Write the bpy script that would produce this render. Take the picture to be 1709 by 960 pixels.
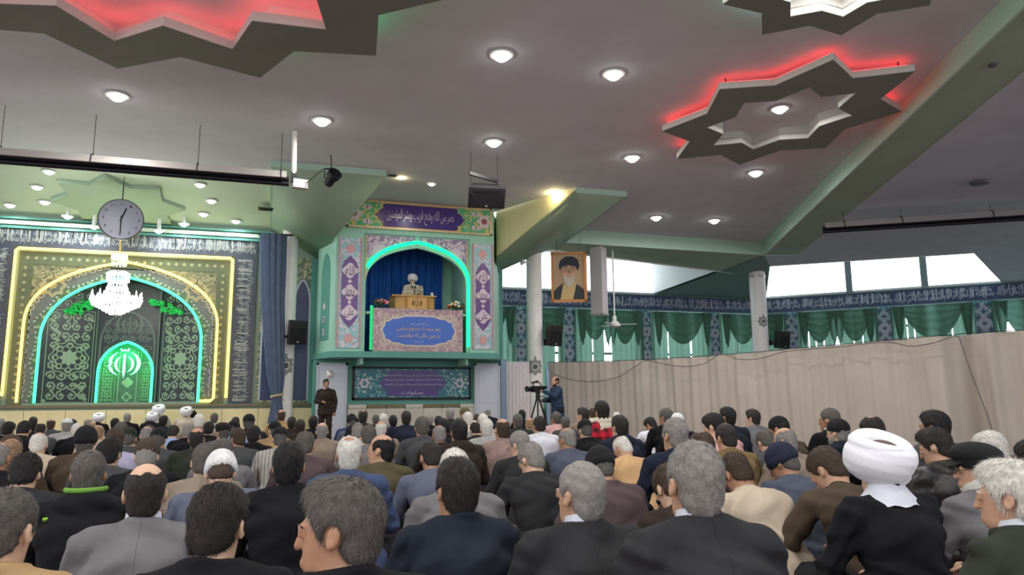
import bpy, bmesh, math, random, unicodedata
import numpy as np
from math import sin, cos, pi, radians, sqrt, atan2, floor
from mathutils import Vector, Matrix
from mathutils.geometry import tessellate_polygon

for _o in list(bpy.data.objects): bpy.data.objects.remove(_o)
SC = bpy.context.scene
COL = SC.collection
rng = random.Random(7)

# ---------------------------------------------------------------- camera
F, EYE = 1234.0, 1.02
YAW, ROLL, PITCH = radians(18), radians(.5), math.atan((674-480)/1234.0)
D_ = Vector((sin(YAW)*cos(PITCH), cos(YAW)*cos(PITCH), sin(PITCH)))
_r = Vector((cos(YAW), -sin(YAW), 0)); _u = _r.cross(D_)
R_ = _r*cos(ROLL) - _u*sin(ROLL); U_ = _u*cos(ROLL) + _r*sin(ROLL)
EYEP = Vector((0, 0, EYE))
cam = bpy.data.cameras.new('camera'); camo = bpy.data.objects.new('camera', cam); COL.objects.link(camo)
camo.matrix_world = Matrix(((R_.x, U_.x, -D_.x, 0), (R_.y, U_.y, -D_.y, 0), (R_.z, U_.z, -D_.z, EYE), (0, 0, 0, 1)))
cam.sensor_width = 36; cam.lens = F/1709*36; cam.clip_start = .05; cam.clip_end = 200
SC.camera = camo
# ---------------------------------------------------------------- world, light, exposure
w = bpy.data.worlds.new('overcast'); SC.world = w; w.use_nodes = True
w.node_tree.nodes['Background'].inputs[0].default_value = (.93, .97, 1, 1)
w.node_tree.nodes['Background'].inputs[1].default_value = 1.7
SC.view_settings.view_transform = 'Standard'; SC.view_settings.look = 'None'
SC.view_settings.exposure = 0.0; SC.view_settings.gamma = 1
SC.view_settings.use_curve_mapping = False
DOWN_W, BAY_W, WIN_E = 62, 16, 3.0

def ray(px, py): return D_*F + R_*(px-854.5) - U_*(py-480)
def at_z(px, py, z):
    v = ray(px, py); return EYEP + v*((z-EYE)/v.z)
def at_y(px, py, Y):
    v = ray(px, py); return EYEP + v*(Y/v.y)
def at_d(px, py, d): return EYEP + ray(px, py)*(d/F)
def at_plane(px, py, p, n):
    v = ray(px, py); n = Vector(n); return EYEP + v*((Vector(p)-EYEP).dot(n)/v.dot(n))

# ---------------------------------------------------------------- materials
def lin(c):
    return tuple(((v/255)/12.92 if v/255 <= .04045 else ((v/255+.055)/1.055)**2.4) for v in c)
_M = {}
def mat(name, c, rough=.6, metal=0, bump=0, bscale=60, var=0, vscale=8, emit=0, alpha=1, trans=0, spec=.4):
    if name in _M: return _M[name]
    m = bpy.data.materials.new(name); m.use_nodes = True; _M[name] = m
    nt = m.node_tree; b = nt.nodes['Principled BSDF']
    l = lin(c)
    b.inputs['Base Color'].default_value = (*l, 1); b.inputs['Roughness'].default_value = rough
    b.inputs['Metallic'].default_value = metal; b.inputs['Specular IOR Level'].default_value = spec
    if emit:
        b.inputs['Emission Color'].default_value = (*l, 1); b.inputs['Emission Strength'].default_value = emit
    if var or bump:
        tc = nt.nodes.new('ShaderNodeTexCoord')
    if var:
        n = nt.nodes.new('ShaderNodeTexNoise'); n.inputs['Scale'].default_value = vscale; n.inputs['Detail'].default_value = 4
        nt.links.new(tc.outputs['Object'], n.inputs['Vector'])
        r = nt.nodes.new('ShaderNodeValToRGB')
        r.color_ramp.elements[0].position = .3; r.color_ramp.elements[1].position = .7
        r.color_ramp.elements[0].color = (*[max(0, v*(1-var)) for v in l], 1)
        r.color_ramp.elements[1].color = (*[min(1, v*(1+var)) for v in l], 1)
        nt.links.new(n.outputs['Fac'], r.inputs[0]); nt.links.new(r.outputs[0], b.inputs['Base Color'])
    if bump:
        n2 = nt.nodes.new('ShaderNodeTexNoise'); n2.inputs['Scale'].default_value = bscale; n2.inputs['Detail'].default_value = 3
        nt.links.new(tc.outputs['Object'], n2.inputs['Vector'])
        bp = nt.nodes.new('ShaderNodeBump'); bp.inputs['Strength'].default_value = bump; bp.inputs['Distance'].default_value = .02
        nt.links.new(n2.outputs['Fac'], bp.inputs['Height']); nt.links.new(bp.outputs[0], b.inputs['Normal'])
    if trans:
        t = nt.nodes.new('ShaderNodeBsdfTranslucent'); t.inputs[0].default_value = (*l, 1)
        mx = nt.nodes.new('ShaderNodeMixShader'); mx.inputs[0].default_value = trans
        out = nt.nodes['Material Output']
        nt.links.new(b.outputs[0], mx.inputs[1]); nt.links.new(t.outputs[0], mx.inputs[2])
        last = mx
        if alpha < 1:
            tr = nt.nodes.new('ShaderNodeBsdfTransparent'); m2 = nt.nodes.new('ShaderNodeMixShader'); m2.inputs[0].default_value = alpha
            nt.links.new(tr.outputs[0], m2.inputs[1]); nt.links.new(mx.outputs[0], m2.inputs[2]); last = m2
        nt.links.new(last.outputs[0], out.inputs[0])
    return m
def tilemat(name, c1, c2, scale=9, rough=.3, c3=None):
    """glazed floral tile: blossoms and vines as flat print"""
    if name in _M: return _M[name]
    m = mat(name, c1, rough); nt = m.node_tree; b = nt.nodes['Principled BSDF']
    tc = nt.nodes.new('ShaderNodeTexCoord')
    v = nt.nodes.new('ShaderNodeTexVoronoi'); v.inputs['Scale'].default_value = scale
    n = nt.nodes.new('ShaderNodeTexWave'); n.wave_type = 'RINGS'; n.inputs['Scale'].default_value = scale*.35
    n.inputs['Distortion'].default_value = 9; n.inputs['Detail'].default_value = 1; n.inputs['Detail Scale'].default_value = 2
    nt.links.new(tc.outputs['Object'], v.inputs['Vector']); nt.links.new(tc.outputs['Object'], n.inputs['Vector'])
    r1 = nt.nodes.new('ShaderNodeValToRGB'); r1.color_ramp.elements[0].position = .26; r1.color_ramp.elements[1].position = .34
    r1.color_ramp.elements[0].color = (*lin(c3 or c2), 1); r1.color_ramp.elements[1].color = (*lin(c1), 1)
    r2 = nt.nodes.new('ShaderNodeValToRGB'); r2.color_ramp.elements[0].position = .80; r2.color_ramp.elements[1].position = .86
    r2.color_ramp.elements[0].color = (0, 0, 0, 1); r2.color_ramp.elements[1].color = (1, 1, 1, 1)
    mx = nt.nodes.new('ShaderNodeMixRGB'); mx.inputs[2].default_value = (*lin(c2), 1)
    nt.links.new(v.outputs['Distance'], r1.inputs[0]); nt.links.new(n.outputs['Fac'], r2.inputs[0])
    nt.links.new(r2.outputs[0], mx.inputs[0]); nt.links.new(r1.outputs[0], mx.inputs[1])
    nt.links.new(mx.outputs[0], b.inputs['Base Color'])
    return m
# ---------------------------------------------------------------- mesh builder
class MB:
    def __init__(s): s.v = []; s.f = []
    def add(s, vs, fs):
        n = len(s.v); s.v += [tuple(v) for v in vs]; s.f += [tuple(i+n for i in f) for f in fs]; return s
    def box(s, c, size, rz=0, M=None):
        hx, hy, hz = [q/2 for q in size]; vs = []
        for z in (-hz, hz):
            for x, y in ((-hx, -hy), (hx, -hy), (hx, hy), (-hx, hy)):
                p = Vector((x, y, z))
                if M is not None: p = M @ p
                elif rz: p = Vector((x*cos(rz)-y*sin(rz), x*sin(rz)+y*cos(rz), z))
                vs.append(p + Vector(c))
        return s.add(vs, [(3, 2, 1, 0), (4, 5, 6, 7), (0, 1, 5, 4), (1, 2, 6, 5), (2, 3, 7, 6), (3, 0, 4, 7)])
    def bar(s, a, b, wd, ht, upv=(0, 0, 1)):
        a = Vector(a); b = Vector(b); d = (b-a); L = d.length; d.normalize()
        x = d.cross(Vector(upv))
        if x.length < 1e-4: x = d.cross(Vector((1, 0, 0)))
        x.normalize(); z = x.cross(d)
        M = Matrix((x, d, z)).transposed()
        return s.box((a+b)/2, (wd, L, ht), M=M)
    def tube(s, path, r, n=8, closed=False, caps=True):
        P = [Vector(p) for p in path]; N = len(P); vs = []; fs = []
        rr = r if isinstance(r, (list, tuple)) else [r]*N
        prev = None
        for i, p in enumerate(P):
            t = (P[(i+1) % N]-P[i-1]) if closed else (P[min(i+1, N-1)]-P[max(i-1, 0)])
            t.normalize()
            if prev is None:
                x = t.cross(Vector((0, 0, 1)))
                if x.length < .05: x = t.cross(Vector((0, 1, 0)))
            else: x = prev - t*prev.dot(t)
            x.normalize(); prev = x; y = t.cross(x)
            for k in range(n):
                a = 2*pi*k/n; vs.append(p + (x*cos(a)+y*sin(a))*rr[i])
        for i in range(N if closed else N-1):
            j = (i+1) % N
            for k in range(n):
                fs.append((i*n+k, i*n+(k+1) % n, j*n+(k+1) % n, j*n+k))
        if caps and not closed: fs += [tuple(range(n-1, -1, -1)), tuple(range((N-1)*n, N*n))]
        return s.add(vs, fs)
    def lathe(s, prof, n=24, c=(0, 0, 0), M=None, rad=None):
        vs = []; fs = []
        for r, z in prof:
            for k in range(n):
                a = 2*pi*k/n; q = r if rad is None else rad(r, z, a)
                p = Vector((q*cos(a), q*sin(a), z))
                if M is not None: p = M @ p
                vs.append(p+Vector(c))
        for i in range(len(prof)-1):
            for k in range(n):
                fs.append((i*n+k, i*n+(k+1) % n, (i+1)*n+(k+1) % n, (i+1)*n+k))
        fs.append(tuple(range(n-1, -1, -1))); fs.append(tuple(range((len(prof)-1)*n, len(prof)*n)))
        return s.add(vs, fs)
    def prism(s, loops, fr, d):
        """polygon with holes (2D loops) extruded by d along frame normal; fr(u,v,w)->point"""
        L3 = [[Vector((u, v, 0)) for u, v in l] for l in loops]
        tris = tessellate_polygon(L3)
        flat = [p for l in loops for p in l]; n = len(flat)
        vs = [fr(u, v, 0) for u, v in flat] + [fr(u, v, d) for u, v in flat]
        fs = [tuple(t) for t in tris] + [(t[2]+n, t[1]+n, t[0]+n) for t in tris]
        o = 0
        for l in loops:
            m = len(l)
            for i in range(m): fs.append((o+i, o+(i+1) % m, n+o+(i+1) % m, n+o+i))
            o += m
        return s.add(vs, fs)
    def grid(s, nu, nv, fn, thick=None):
        vs = [fn(i/(nu-1), j/(nv-1)) for j in range(nv) for i in range(nu)]
        fs = [(j*nu+i, j*nu+i+1, (j+1)*nu+i+1, (j+1)*nu+i) for j in range(nv-1) for i in range(nu-1)]
        return s.add(vs, fs)
    def ball(s, c, r, nu=8, nv=6, sc=(1, 1, 1)):
        return s.lathe([(max(.0005, r*sin(pi*j/nv)), -r*cos(pi*j/nv)) for j in range(nv+1)], nu, c, M=Matrix.Diagonal(sc))
    def build(s, name, m, parent=None, smooth=False, loc=None, fix=True):
        me = bpy.data.meshes.new(name)
        o0 = Vector(loc) if loc is not None else None
        vs = s.v if o0 is None else [tuple(Vector(v)-o0) for v in s.v]
        me.from_pydata(vs, [], s.f); me.update()
        if fix:
            b = bmesh.new(); b.from_mesh(me); bmesh.ops.recalc_face_normals(b, faces=b.faces); b.to_mesh(me); b.free()
        if smooth:
            me.polygons.foreach_set('use_smooth', [True]*len(me.polygons))
            if smooth == 'auto': me.set_sharp_from_angle(angle=radians(40))
        o = bpy.data.objects.new(name, me); COL.objects.link(o)
        if m: me.materials.append(m)
        if o0 is not None: o.location = o0
        if parent: par(o, parent)
        return o
def par(o, p):
    o.parent = p
    if not p.parent: o.matrix_parent_inverse = Matrix.Translation(p.location).inverted()
def tag(o, label, cat, group=None, kind=None):
    o['label'] = label; o['category'] = cat
    if group: o['group'] = group
    if kind: o['kind'] = kind
    return o
def empty(name, loc, label=None, cat=None, group=None):
    o = bpy.data.objects.new(name, None); COL.objects.link(o); o.location = loc; o.empty_display_size = .1
    if label: tag(o, label, cat, group)
    return o
def struct(o): o['kind'] = 'structure'; return o
def stuff(o): o['kind'] = 'stuff'; return o
def frY(Y):   # a vertical frame facing the hall: u = x, v = z, w goes back into the wall
    return lambda u, v, w: Vector((u, Y+w, v))
def frL(a, b, off=0):  # vertical frame along the plan line a->b, w goes away from the hall (left normal)
    a = Vector((a[0], a[1], 0)); b = Vector((b[0], b[1], 0)); d = (b-a).normalized(); n = Vector((-d.y, d.x, 0))
    return lambda u, v, w: a + d*u + n*(w+off) + Vector((0, 0, v))

# ---------------------------------------------------------------- Arabic lettering
_FORMS = {}
for cp in list(range(0xFB50, 0xFC00)) + list(range(0xFE70, 0xFEFD)):
    d = unicodedata.decomposition(chr(cp)).split()
    if len(d) >= 2 and d[0] in ('<isolated>', '<initial>', '<medial>', '<final>'):
        _FORMS.setdefault(''.join(chr(int(x, 16)) for x in d[1:]), {})[d[0][1:4]] = chr(cp)
def shape_ar(t):
    t = t.replace('لا', '\u0001').replace('لأ', '\u0001')
    key = lambda ch: 'لا' if ch == '\u0001' else ch
    out = []
    for i, ch in enumerate(t):
        f = _FORMS.get(key(ch))
        if not f: out.append(ch); continue
        pf = _FORMS.get(key(t[i-1]), {}) if i else {}
        nf = _FORMS.get(key(t[i+1]), {}) if i+1 < len(t) else {}
        jp = 'ini' in pf and 'fin' in f
        jn = 'ini' in f and 'fin' in nf
        k = 'med' if jp and jn else 'fin' if jp else 'ini' if jn else 'iso'
        out.append(f.get(k) or f.get('iso') or ch)
    return ''.join(reversed(out))
_TX = {}
def text_mesh(t, arabic=True, res=2, bold=0):
    """flat triangulated outline of a line of text, normalised to height 1, starting at x=0"""
    if (t, res, bold) in _TX: return _TX[(t, res, bold)]
    c = bpy.data.curves.new('lettering', 'FONT'); c.body = shape_ar(t) if arabic else t; c.resolution_u = res; c.offset = bold
    o = bpy.data.objects.new('lettering', c); COL.objects.link(o)
    bpy.context.view_layer.update()
    me = bpy.data.meshes.new_from_object(o.evaluated_get(bpy.context.evaluated_depsgraph_get()))
    vs = [(v.co.x, v.co.y) for v in me.vertices]; fs = [tuple(p.vertices) for p in me.polygons]
    bpy.data.objects.remove(o); bpy.data.curves.remove(c); bpy.data.meshes.remove(me)
    if not vs: vs, fs = [(0, 0), (.5, 0), (.5, 1)], [(0, 1, 2)]
    x0 = min(v[0] for v in vs); y0 = min(v[1] for v in vs); x1 = max(v[0] for v in vs); y1 = max(v[1] for v in vs); h = (y1-y0) or 1
    vs = [((a-x0)/h, (b-y0)/h) for a, b in vs]
    _TX[(t, res, bold)] = (vs, fs, (x1-x0)/h); return _TX[(t, res, bold)]
def put_text(mb, t, fr, u0, v0, wd, ht, w=-.006, arabic=True, res=2, bold=0):
    vs, fs, L = text_mesh(t, arabic, res, bold)
    mb.add([fr(u0+a/L*wd, v0+b*ht, w) for a, b in vs], fs)
BAND = ['بسم الله الرحمن الرحیم', 'انما یعمر مساجد الله من آمن بالله', 'والیوم الآخر واقام الصلاة', 'وآتی الزکاة ولم یخش الا الله']
def script_band(mb, fr, L, h, seed=0, lean=0, strokes=True, unit=None):
    """tall inscription: two interlaced lines of script plus the long upright strokes"""
    r = random.Random(seed); u = L; k = seed; unit = unit or h*3.2
    n = max(1, round(L/unit)); wd = L/n
    for i in range(n):
        put_text(mb, BAND[(k+i) % 4], fr, L-(i+1)*wd+.02*wd, h*.06, wd*.96, h*.62, res=1, bold=.018)
        put_text(mb, BAND[(k+i+2) % 4], fr, L-(i+1)*wd+.06*wd, h*.46, wd*.88, h*.48, -.004, res=1, bold=.018)
        if strokes:
            for q in range(int(wd/h*5)):
                x = L-(i+1)*wd + r.random()*wd; b = h*r.uniform(.15, .4); t = h*r.uniform(.82, .96); s_ = h*.028
                mb.add([fr(x-s_, b, -.005), fr(x+s_, b, -.005), fr(x+s_*1.6, t, -.005), fr(x-s_*1.2, t, -.005)], [(0, 1, 2, 3)])
# ---------------------------------------------------------------- ornament
def ribbon(mb, pts, wd, fr, w=-.006):
    n = len(pts); vs = []
    for i, (u, v) in enumerate(pts):
        a = pts[max(i-1, 0)]; b = pts[min(i+1, n-1)]; dx, dy = b[0]-a[0], b[1]-a[1]; l = sqrt(dx*dx+dy*dy) or 1
        ww = wd if not callable(wd) else wd(i/(n-1))
        vs += [fr(u-dy/l*ww/2, v+dx/l*ww/2, w), fr(u+dy/l*ww/2, v-dx/l*ww/2, w)]
    mb.add(vs, [(2*i, 2*i+1, 2*i+3, 2*i+2) for i in range(n-1)])
def disc(mb, u, v, r, fr, w=-.007, n=10, lobes=0, amp=.2, ph=0, sy=1):
    vs = []
    for k in range(n):
        a = 2*pi*k/n + ph; q = r*(1+amp*cos(lobes*a)) if lobes else r
        vs.append(fr(u+q*cos(a), v+q*sin(a)*sy, w))
    mb.add(vs, [tuple(range(n))])
def ringp(mb, u, v, r0, r1, fr, w=-.007, n=16, lobes=0, amp=.12):
    vs = []
    for k in range(n):
        a = 2*pi*k/n; g = 1+amp*cos(lobes*a) if lobes else 1
        vs += [fr(u+r0*g*cos(a), v+r0*g*sin(a), w), fr(u+r1*g*cos(a), v+r1*g*sin(a), w)]
    mb.add(vs, [(2*k, 2*k+1, (2*k+3) % (2*n), (2*k+2) % (2*n)) for k in range(n)])
def spiral(mb, u, v, r, turns, a0, sgn, wd, fr, flowers=True, w=-.006):
    pts = []
    for i in range(28):
        t = i/27; a = a0 + sgn*turns*2*pi*t; q = r*(1-.8*t); pts.append((u+q*cos(a), v+q*sin(a)))
    ribbon(mb, pts, wd, fr, w)
    if flowers:
        for t in (.08, .2, .33, .46, .6, .75):
            a = a0 + sgn*turns*2*pi*t; q = r*(1-.8*t)+ r*.17
            disc(mb, u+q*cos(a), v+q*sin(a), r*.13, fr, w-.001, 8, 4, .3, a)
        disc(mb, u, v, r*.24, fr, w-.001, 12, 6, .18)
def arabesque(mb, fr, u0, v0, u1, v1, n, wd, seed=0, inside=None):
    """mirror-symmetric vine scrolls filling a rectangle; n scrolls across each half"""
    r = random.Random(seed); uc = (u0+u1)/2; W = (u1-u0)/2; s = W/n; m = max(1, round((v1-v0)/s)); t = (v1-v0)/m
    for j in range(m):
        for i in range(n):
            a0 = r.choice((0, pi/2, pi, -pi/2)); sg = 1 if (i+j) % 2 else -1
            for side in (1, -1):
                u = uc+side*(i+.5)*s; v = v0+(j+.5)*t
                if inside and not inside(u, v): continue
                spiral(mb, u, v, min(s, t)*.46, 1.25, a0 if side > 0 else pi-a0, sg*side, wd, fr)
def arch_pts(hw, z0, zs, za, n=14, keel=.55):
    """half outlines: jamb from z0 to spring zs, then pointed curve to apex za; returns full polyline left-bottom to right-bottom"""
    H = za-zs; half = [(hw, z0), (hw, zs)]
    for i in range(1, n+1):
        t = i/n
        x = hw*((1-t)**2 + 2*t*(1-t)*.98*1.0 + 0*t) if False else hw*((1-t)**3 + 3*t*(1-t)**2*1.0 + 3*t*t*(1-t)*keel)
        z = zs + H*(3*t*(1-t)**2*.52 + 3*t*t*(1-t)*.86 + t**3)
        half.append((x, z))
    return [(-x, z) for x, z in half] + [(x, z) for x, z in reversed(half[:-1])]
def emblem(mb, fr, u, v, s, w=-.01):
    """four crescents, a central sword and a small tashdid above: the emblem shown on lectern and mihrab"""
    def cres(sg, R, r_, off, dv=0):
        pts_o = []; pts_i = []
        for i in range(15):
            a = radians(-76 + 152*i/14)
            pts_o.append((sg*(off + R*cos(a)), v+dv + R*sin(a)))
            pts_i.append((sg*(off + R*cos(a) - r_*max(0, cos(a*1.15))), v+dv + R*.97*sin(a)))
        vs = [fr(u+a, b, w) for a, b in pts_o] + [fr(u+a, b, w) for a, b in pts_i]
        mb.add(vs, [(i, i+1, 16+i, 15+i) for i in range(14)])
    for sg in (-1, 1):
        cres(sg, s*.44, s*.13, s*.12); cres(sg, s*.30, s*.10, s*.04, -s*.02)
    mb.add([fr(u-s*.035, v+s*.36, w), fr(u+s*.035, v+s*.36, w), fr(u+s*.05, v-s*.3, w), fr(u, v-s*.55, w), fr(u-s*.05, v-s*.3, w)], [(0, 1, 2, 3, 4)])
    ribbon(mb, [(u-s*.14, v+s*.58), (u-s*.1, v+s*.47), (u, v+s*.52), (u+s*.1, v+s*.47), (u+s*.14, v+s*.58)], s*.06, fr, w)
def poly_ngon(r, n, th=0, sx=1, sy=1): return [(r*sx*cos(th+2*pi*k/n), r*sy*sin(th+2*pi*k/n)) for k in range(n)]
def scallop(u0, v0, u1, v1, lob=.16):
    """cartouche outline with scalloped ends"""
    h = v1-v0; c = (v0+v1)/2; o = []
    prof = [(0, 0), (.10, .02), (.16, .10), (.10, .18), (.22, .24), (.34, .33), (.36, .42), (.5, .5)]
    full = prof + [(a, 1-b) for a, b in reversed(prof[:-1])]
    right = [(u1-h*.5+h*a, v0+h*b) for a, b in full]
    left = [(u0+h*.5-h*a, v0+h*b) for a, b in reversed(full)]
    return right+left
# ================================================================ SETTING
HC = 6.6
def S(Y): return 6.45 - .07*(Y-17.3)
MINT = mat('mint_paint', (158, 206, 186), .55, var=.05, vscale=2)
MINTD = mat('teal_paint', (92, 156, 142), .5, var=.05, vscale=2)
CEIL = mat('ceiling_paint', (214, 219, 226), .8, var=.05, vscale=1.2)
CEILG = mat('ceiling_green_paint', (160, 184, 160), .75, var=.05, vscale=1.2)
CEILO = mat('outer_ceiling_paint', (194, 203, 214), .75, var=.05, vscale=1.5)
FASC = mat('fascia_paint', (178, 208, 190), .6)
PALE = mat('pale_green_paint', (206, 226, 204), .65)
MARBLE = mat('cream_marble', (238, 222, 170), .35, var=.12, vscale=1.5)
MARBLEW = mat('grey_marble', (206, 200, 186), .35, var=.1, vscale=2)
WHITE = mat('white_enamel', (225, 225, 222), .45)
STEEL = mat('brushed_steel', (196, 190, 186), .32, .55)
BLACK = mat('black_plastic', (22, 22, 24), .5)
DGREY = mat('dark_metal', (45, 45, 48), .45, .5)
GOLD = mat('gold_trim', (210, 180, 96), .4, .3)

# floor: red patterned prayer carpet
fm = tilemat('red_carpet', (96, 40, 44), (160, 136, 124), 7, .95, (54, 26, 32))
struct(MB().add([(-16, -7, 0), (32, -7, 0), (32, 30, 0), (-16, 30, 0)], [(0, 1, 2, 3)]).build('floor', fm, fix=False))

def slab(name, pts, m, parent=None, th=.08, fix=True):
    """thin horizontal/sloped slab through 3D points (underside given), thickness upward"""
    n = len(pts); b = MB()
    tri = tessellate_polygon([[Vector((p[0], p[1], 0)) for p in pts]])
    vs = [Vector(p) for p in pts] + [Vector(p)+Vector((0, 0, th)) for p in pts]
    fs = [tuple(t) for t in tri] + [tuple(i+n for i in reversed(t)) for t in tri] + [(i, (i+1) % n, n+(i+1) % n, n+i) for i in range(n)]
    return b.add(vs, fs).build(name, m, parent)
CX0, CX1 = -.16, 2.44          # left soffit block
NX1, RX1 = 7.38, 8.85          # notch and right soffit block
BY0 = 18.4
FY, EY = 17.25, 21.69          # front fascia, far ceiling edge
P0 = (16.45, EY); P1 = (9.63, 7.07); dP = Vector((P1[0]-P0[0], P1[1]-P0[1])).normalized()
P2 = tuple(Vector(P1) + dP*14.5)
ceil = slab('ceiling', [(-16, -7, HC), (P2[0], P2[1], HC), (P1[0], P1[1], HC), (P0[0], P0[1], HC), (RX1, EY, HC), (RX1, FY, HC), (NX1, FY, HC), (6.0, 20.4, HC), (6.0, 22.3, HC),
      (1.2, 22.3, HC), (1.5, 20.1, HC), (CX1, FY, HC), (CX0, FY, HC), (CX0, BY0+.1, HC), (-16, BY0+.1, HC)], CEIL)
struct(ceil)
def vpanel(name, a, b, z0a, z1, m, z0b=None, th=.04, parent=None):
    z0b = z0a if z0b is None else z0b
    a = Vector((*a, 0)); b = Vector((*b, 0)); n = Vector((-(b-a).y, (b-a).x, 0)).normalized()*th; q = MB()
    vs = []
    for o in (n*-.3, n):
        vs += [a+o+Vector((0, 0, z0a)), b+o+Vector((0, 0, z0b)), b+o+Vector((0, 0, z1)), a+o+Vector((0, 0, z1))]
    q.add(vs, [(0, 1, 2, 3), (7, 6, 5, 4), (0, 4, 5, 1), (1, 5, 6, 2), (2, 6, 7, 3), (3, 7, 4, 0)])
    return q.build(name, m, parent)
tn = [0]
def trim(*a, **k):
    tn[0] += 1; o = vpanel('trim_%d' % tn[0], *a, **k); o['kind'] = 'structure'; return o
trim((CX0, FY), (CX1, FY), S(FY), HC+.05, FASC)
trim((NX1, FY), (RX1, FY), S(FY), HC+.05, FASC)
trim((RX1, FY), (RX1, EY), S(FY), HC+.05, FASC, z0b=S(EY))
trim((RX1, EY), P0, S(EY), HC+.05, FASC)
# beam along the slanting right edge of the ceiling
nr = Vector((-dP.y, dP.x)); nr = nr if nr.x > 0 else -nr
BW = 1.15
def off(p, d): return (p[0]+nr.x*d, p[1]+nr.y*d)
trim(P0, P2, S(EY), HC+.05, FASC, z0b=6.3)
zb = lambda p: S(EY) + (6.3-S(EY))*min(1, (Vector(p)-Vector(P0)).length/16)
struct(slab('ceiling_beam', [(*P0, zb(P0)), (*off(P0, BW), zb(P0)-.02), (*off(P1, BW), 6.29), (*off(P2, BW), 6.29), (*P2, 6.3), (*P1, 6.3)], CEILG))
# soffits
W0 = (21.2, 28.6); W1 = (29, 20.8); W2 = (31.5, 9); ZW = S(28.6)
O0 = (21.45, 28.35); O1 = (27.9, 21.9); I0 = (17.6, 22.9); I1 = (22.9, 18.9); ZI = 6.03
def fan(name, pts, m, smooth_=False):
    n = len(pts); b = MB()
    b.add([Vector(p) for p in pts] + [Vector(p)+Vector((0, 0, .08)) for p in pts], [(0, i, i+1) for i in range(1, n-1)] + [(n, n+i+1, n+i) for i in range(1, n-1)] + [(i, (i+1) % n, n+(i+1) % n, n+i) for i in range(n)])
    o = b.build(name, m, smooth=smooth_); return struct(o)
Lq = lambda p: (p.x, p.y, p.z)
DL_ = Lq(at_y(558, 398, 20.0)); DR_ = Lq(at_y(829, 433, 20.3)); FR_ = Lq(at_y(826, 456, 22.0)); EP = Lq(at_z(897, 414, 6.0))
fan('soffit_left', [(CX0, FY, S(FY)), (CX1, FY, S(FY)), DL_, (1.25, 22.4, 5.25), (CX0, 22.4, S(22.4)-.02)], CEILG, True)
fan('soffit_right', [(RX1, EY, S(EY)), EP, FR_, DR_, (NX1, FY, S(FY)), (RX1, FY, S(FY))], CEILG, True)
fan('soffit_far', [(RX1, EY, S(EY)), (P0[0], P0[1], S(EY)), (17.0, 24.3, S(24.3)), EP], CEILG)
def notch_face(a, b, za, zb_, m):
    tn[0] += 1
    o = MB().add([(a[0], a[1], za), (b[0], b[1], zb_), (b[0], b[1], HC+.05), (a[0], a[1], HC+.05)], [(0, 1, 2, 3)]).build('trim_%d' % tn[0], m, fix=False); return struct(o)
notch_face((NX1, FY), DR_, S(FY), DR_[2], mat('fascia_baked_yellow_light', (214, 208, 160), .6))  # yellow flood light on the notch fascia is put into its colour
notch_face(DR_, FR_, DR_[2], FR_[2], mat('fascia_baked_yellow_light', (214, 208, 160), .6))
notch_face((CX1, FY), DL_, S(FY), DL_[2], FASC)
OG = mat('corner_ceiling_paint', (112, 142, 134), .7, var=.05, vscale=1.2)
z0 = S(EY)-.02
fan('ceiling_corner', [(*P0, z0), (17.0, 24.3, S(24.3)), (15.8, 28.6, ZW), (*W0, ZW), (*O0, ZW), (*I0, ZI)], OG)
A0 = off(P0, BW); A1 = off(P1, BW); A2 = off(P2, BW)
fan('ceiling_outer', [(*A0, z0-.01), (*I0, ZI), (*I1, ZI)], CEILO)
fan('ceiling_outer', [(*A0, z0-.01), (*I1, ZI), (*A1, 6.28)], CEILO)
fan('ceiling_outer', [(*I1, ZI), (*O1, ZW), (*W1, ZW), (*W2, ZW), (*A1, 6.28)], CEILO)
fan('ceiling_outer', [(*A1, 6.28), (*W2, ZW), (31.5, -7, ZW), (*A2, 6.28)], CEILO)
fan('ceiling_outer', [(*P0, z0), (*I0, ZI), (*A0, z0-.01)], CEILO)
# left bay ceiling over the mihrab with its moulding
struct(slab('bay_ceiling', [(-16, BY0, HC-.02), (CX0, BY0, HC-.02), (CX0, 22.4, S(22.4)+.02), (-16, 22.4, S(22.4)+.02)], PALE))
trim((CX0, FY), (CX0, 22.2), S(FY)-.01, S(FY)+.16, FASC, z0b=S(22.2)-.02)
for zz, th, dy in ((5.98, .05, 0), (5.86, .10, .05), (5.74, .06, .1)):
    tn[0] += 1; struct(MB().box((-8, 22.14+dy*.3-.04, zz), (15.7, .1, th)).build('trim_%d' % tn[0], PALE if th > .07 else MINTD))

# ---------------------------------------------------------------- far window walls (three facets of the octagon)
GLASSW = mat('daylight_glass', (240, 247, 255), .3, emit=WIN_E)
FRM = mat('window_frame_grey', (120, 140, 142), .5)
SCRIPTB = mat('navy_script_tile', (58, 76, 112), .3, var=.15, vscale=4)
SCRIPTW = mat('script_glaze', (178, 186, 200), .4)
TURQ = tilemat('turquoise_tile', (72, 148, 164), (176, 200, 196), 7, .3, (40, 60, 96))
CURT = mat('green_drape', (98, 136, 120), .85, var=.12, vscale=5, trans=.35)
SHEER = mat('sheer_green_drape', (112, 146, 130), .85, trans=.5, var=.1, vscale=6)
FB = frL((4.5, 28.6), W0); LB = 16.7
FC = frL(W0, W1); LC = (Vector(W1)-Vector(W0)).length
FD = frL(W1, W2); LD = (Vector(W2)-Vector(W1)).length
ZT, ZB = 5.66, 4.98
wn = [0]
def uof(fr, px, py):
    a = fr(0, 0, 0); b = fr(1, 0, 0); n = (b-a).cross(Vector((0, 0, 1)))
    p = at_plane(px, py, a, n); return (p-a).dot(b-a), p.z
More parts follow.
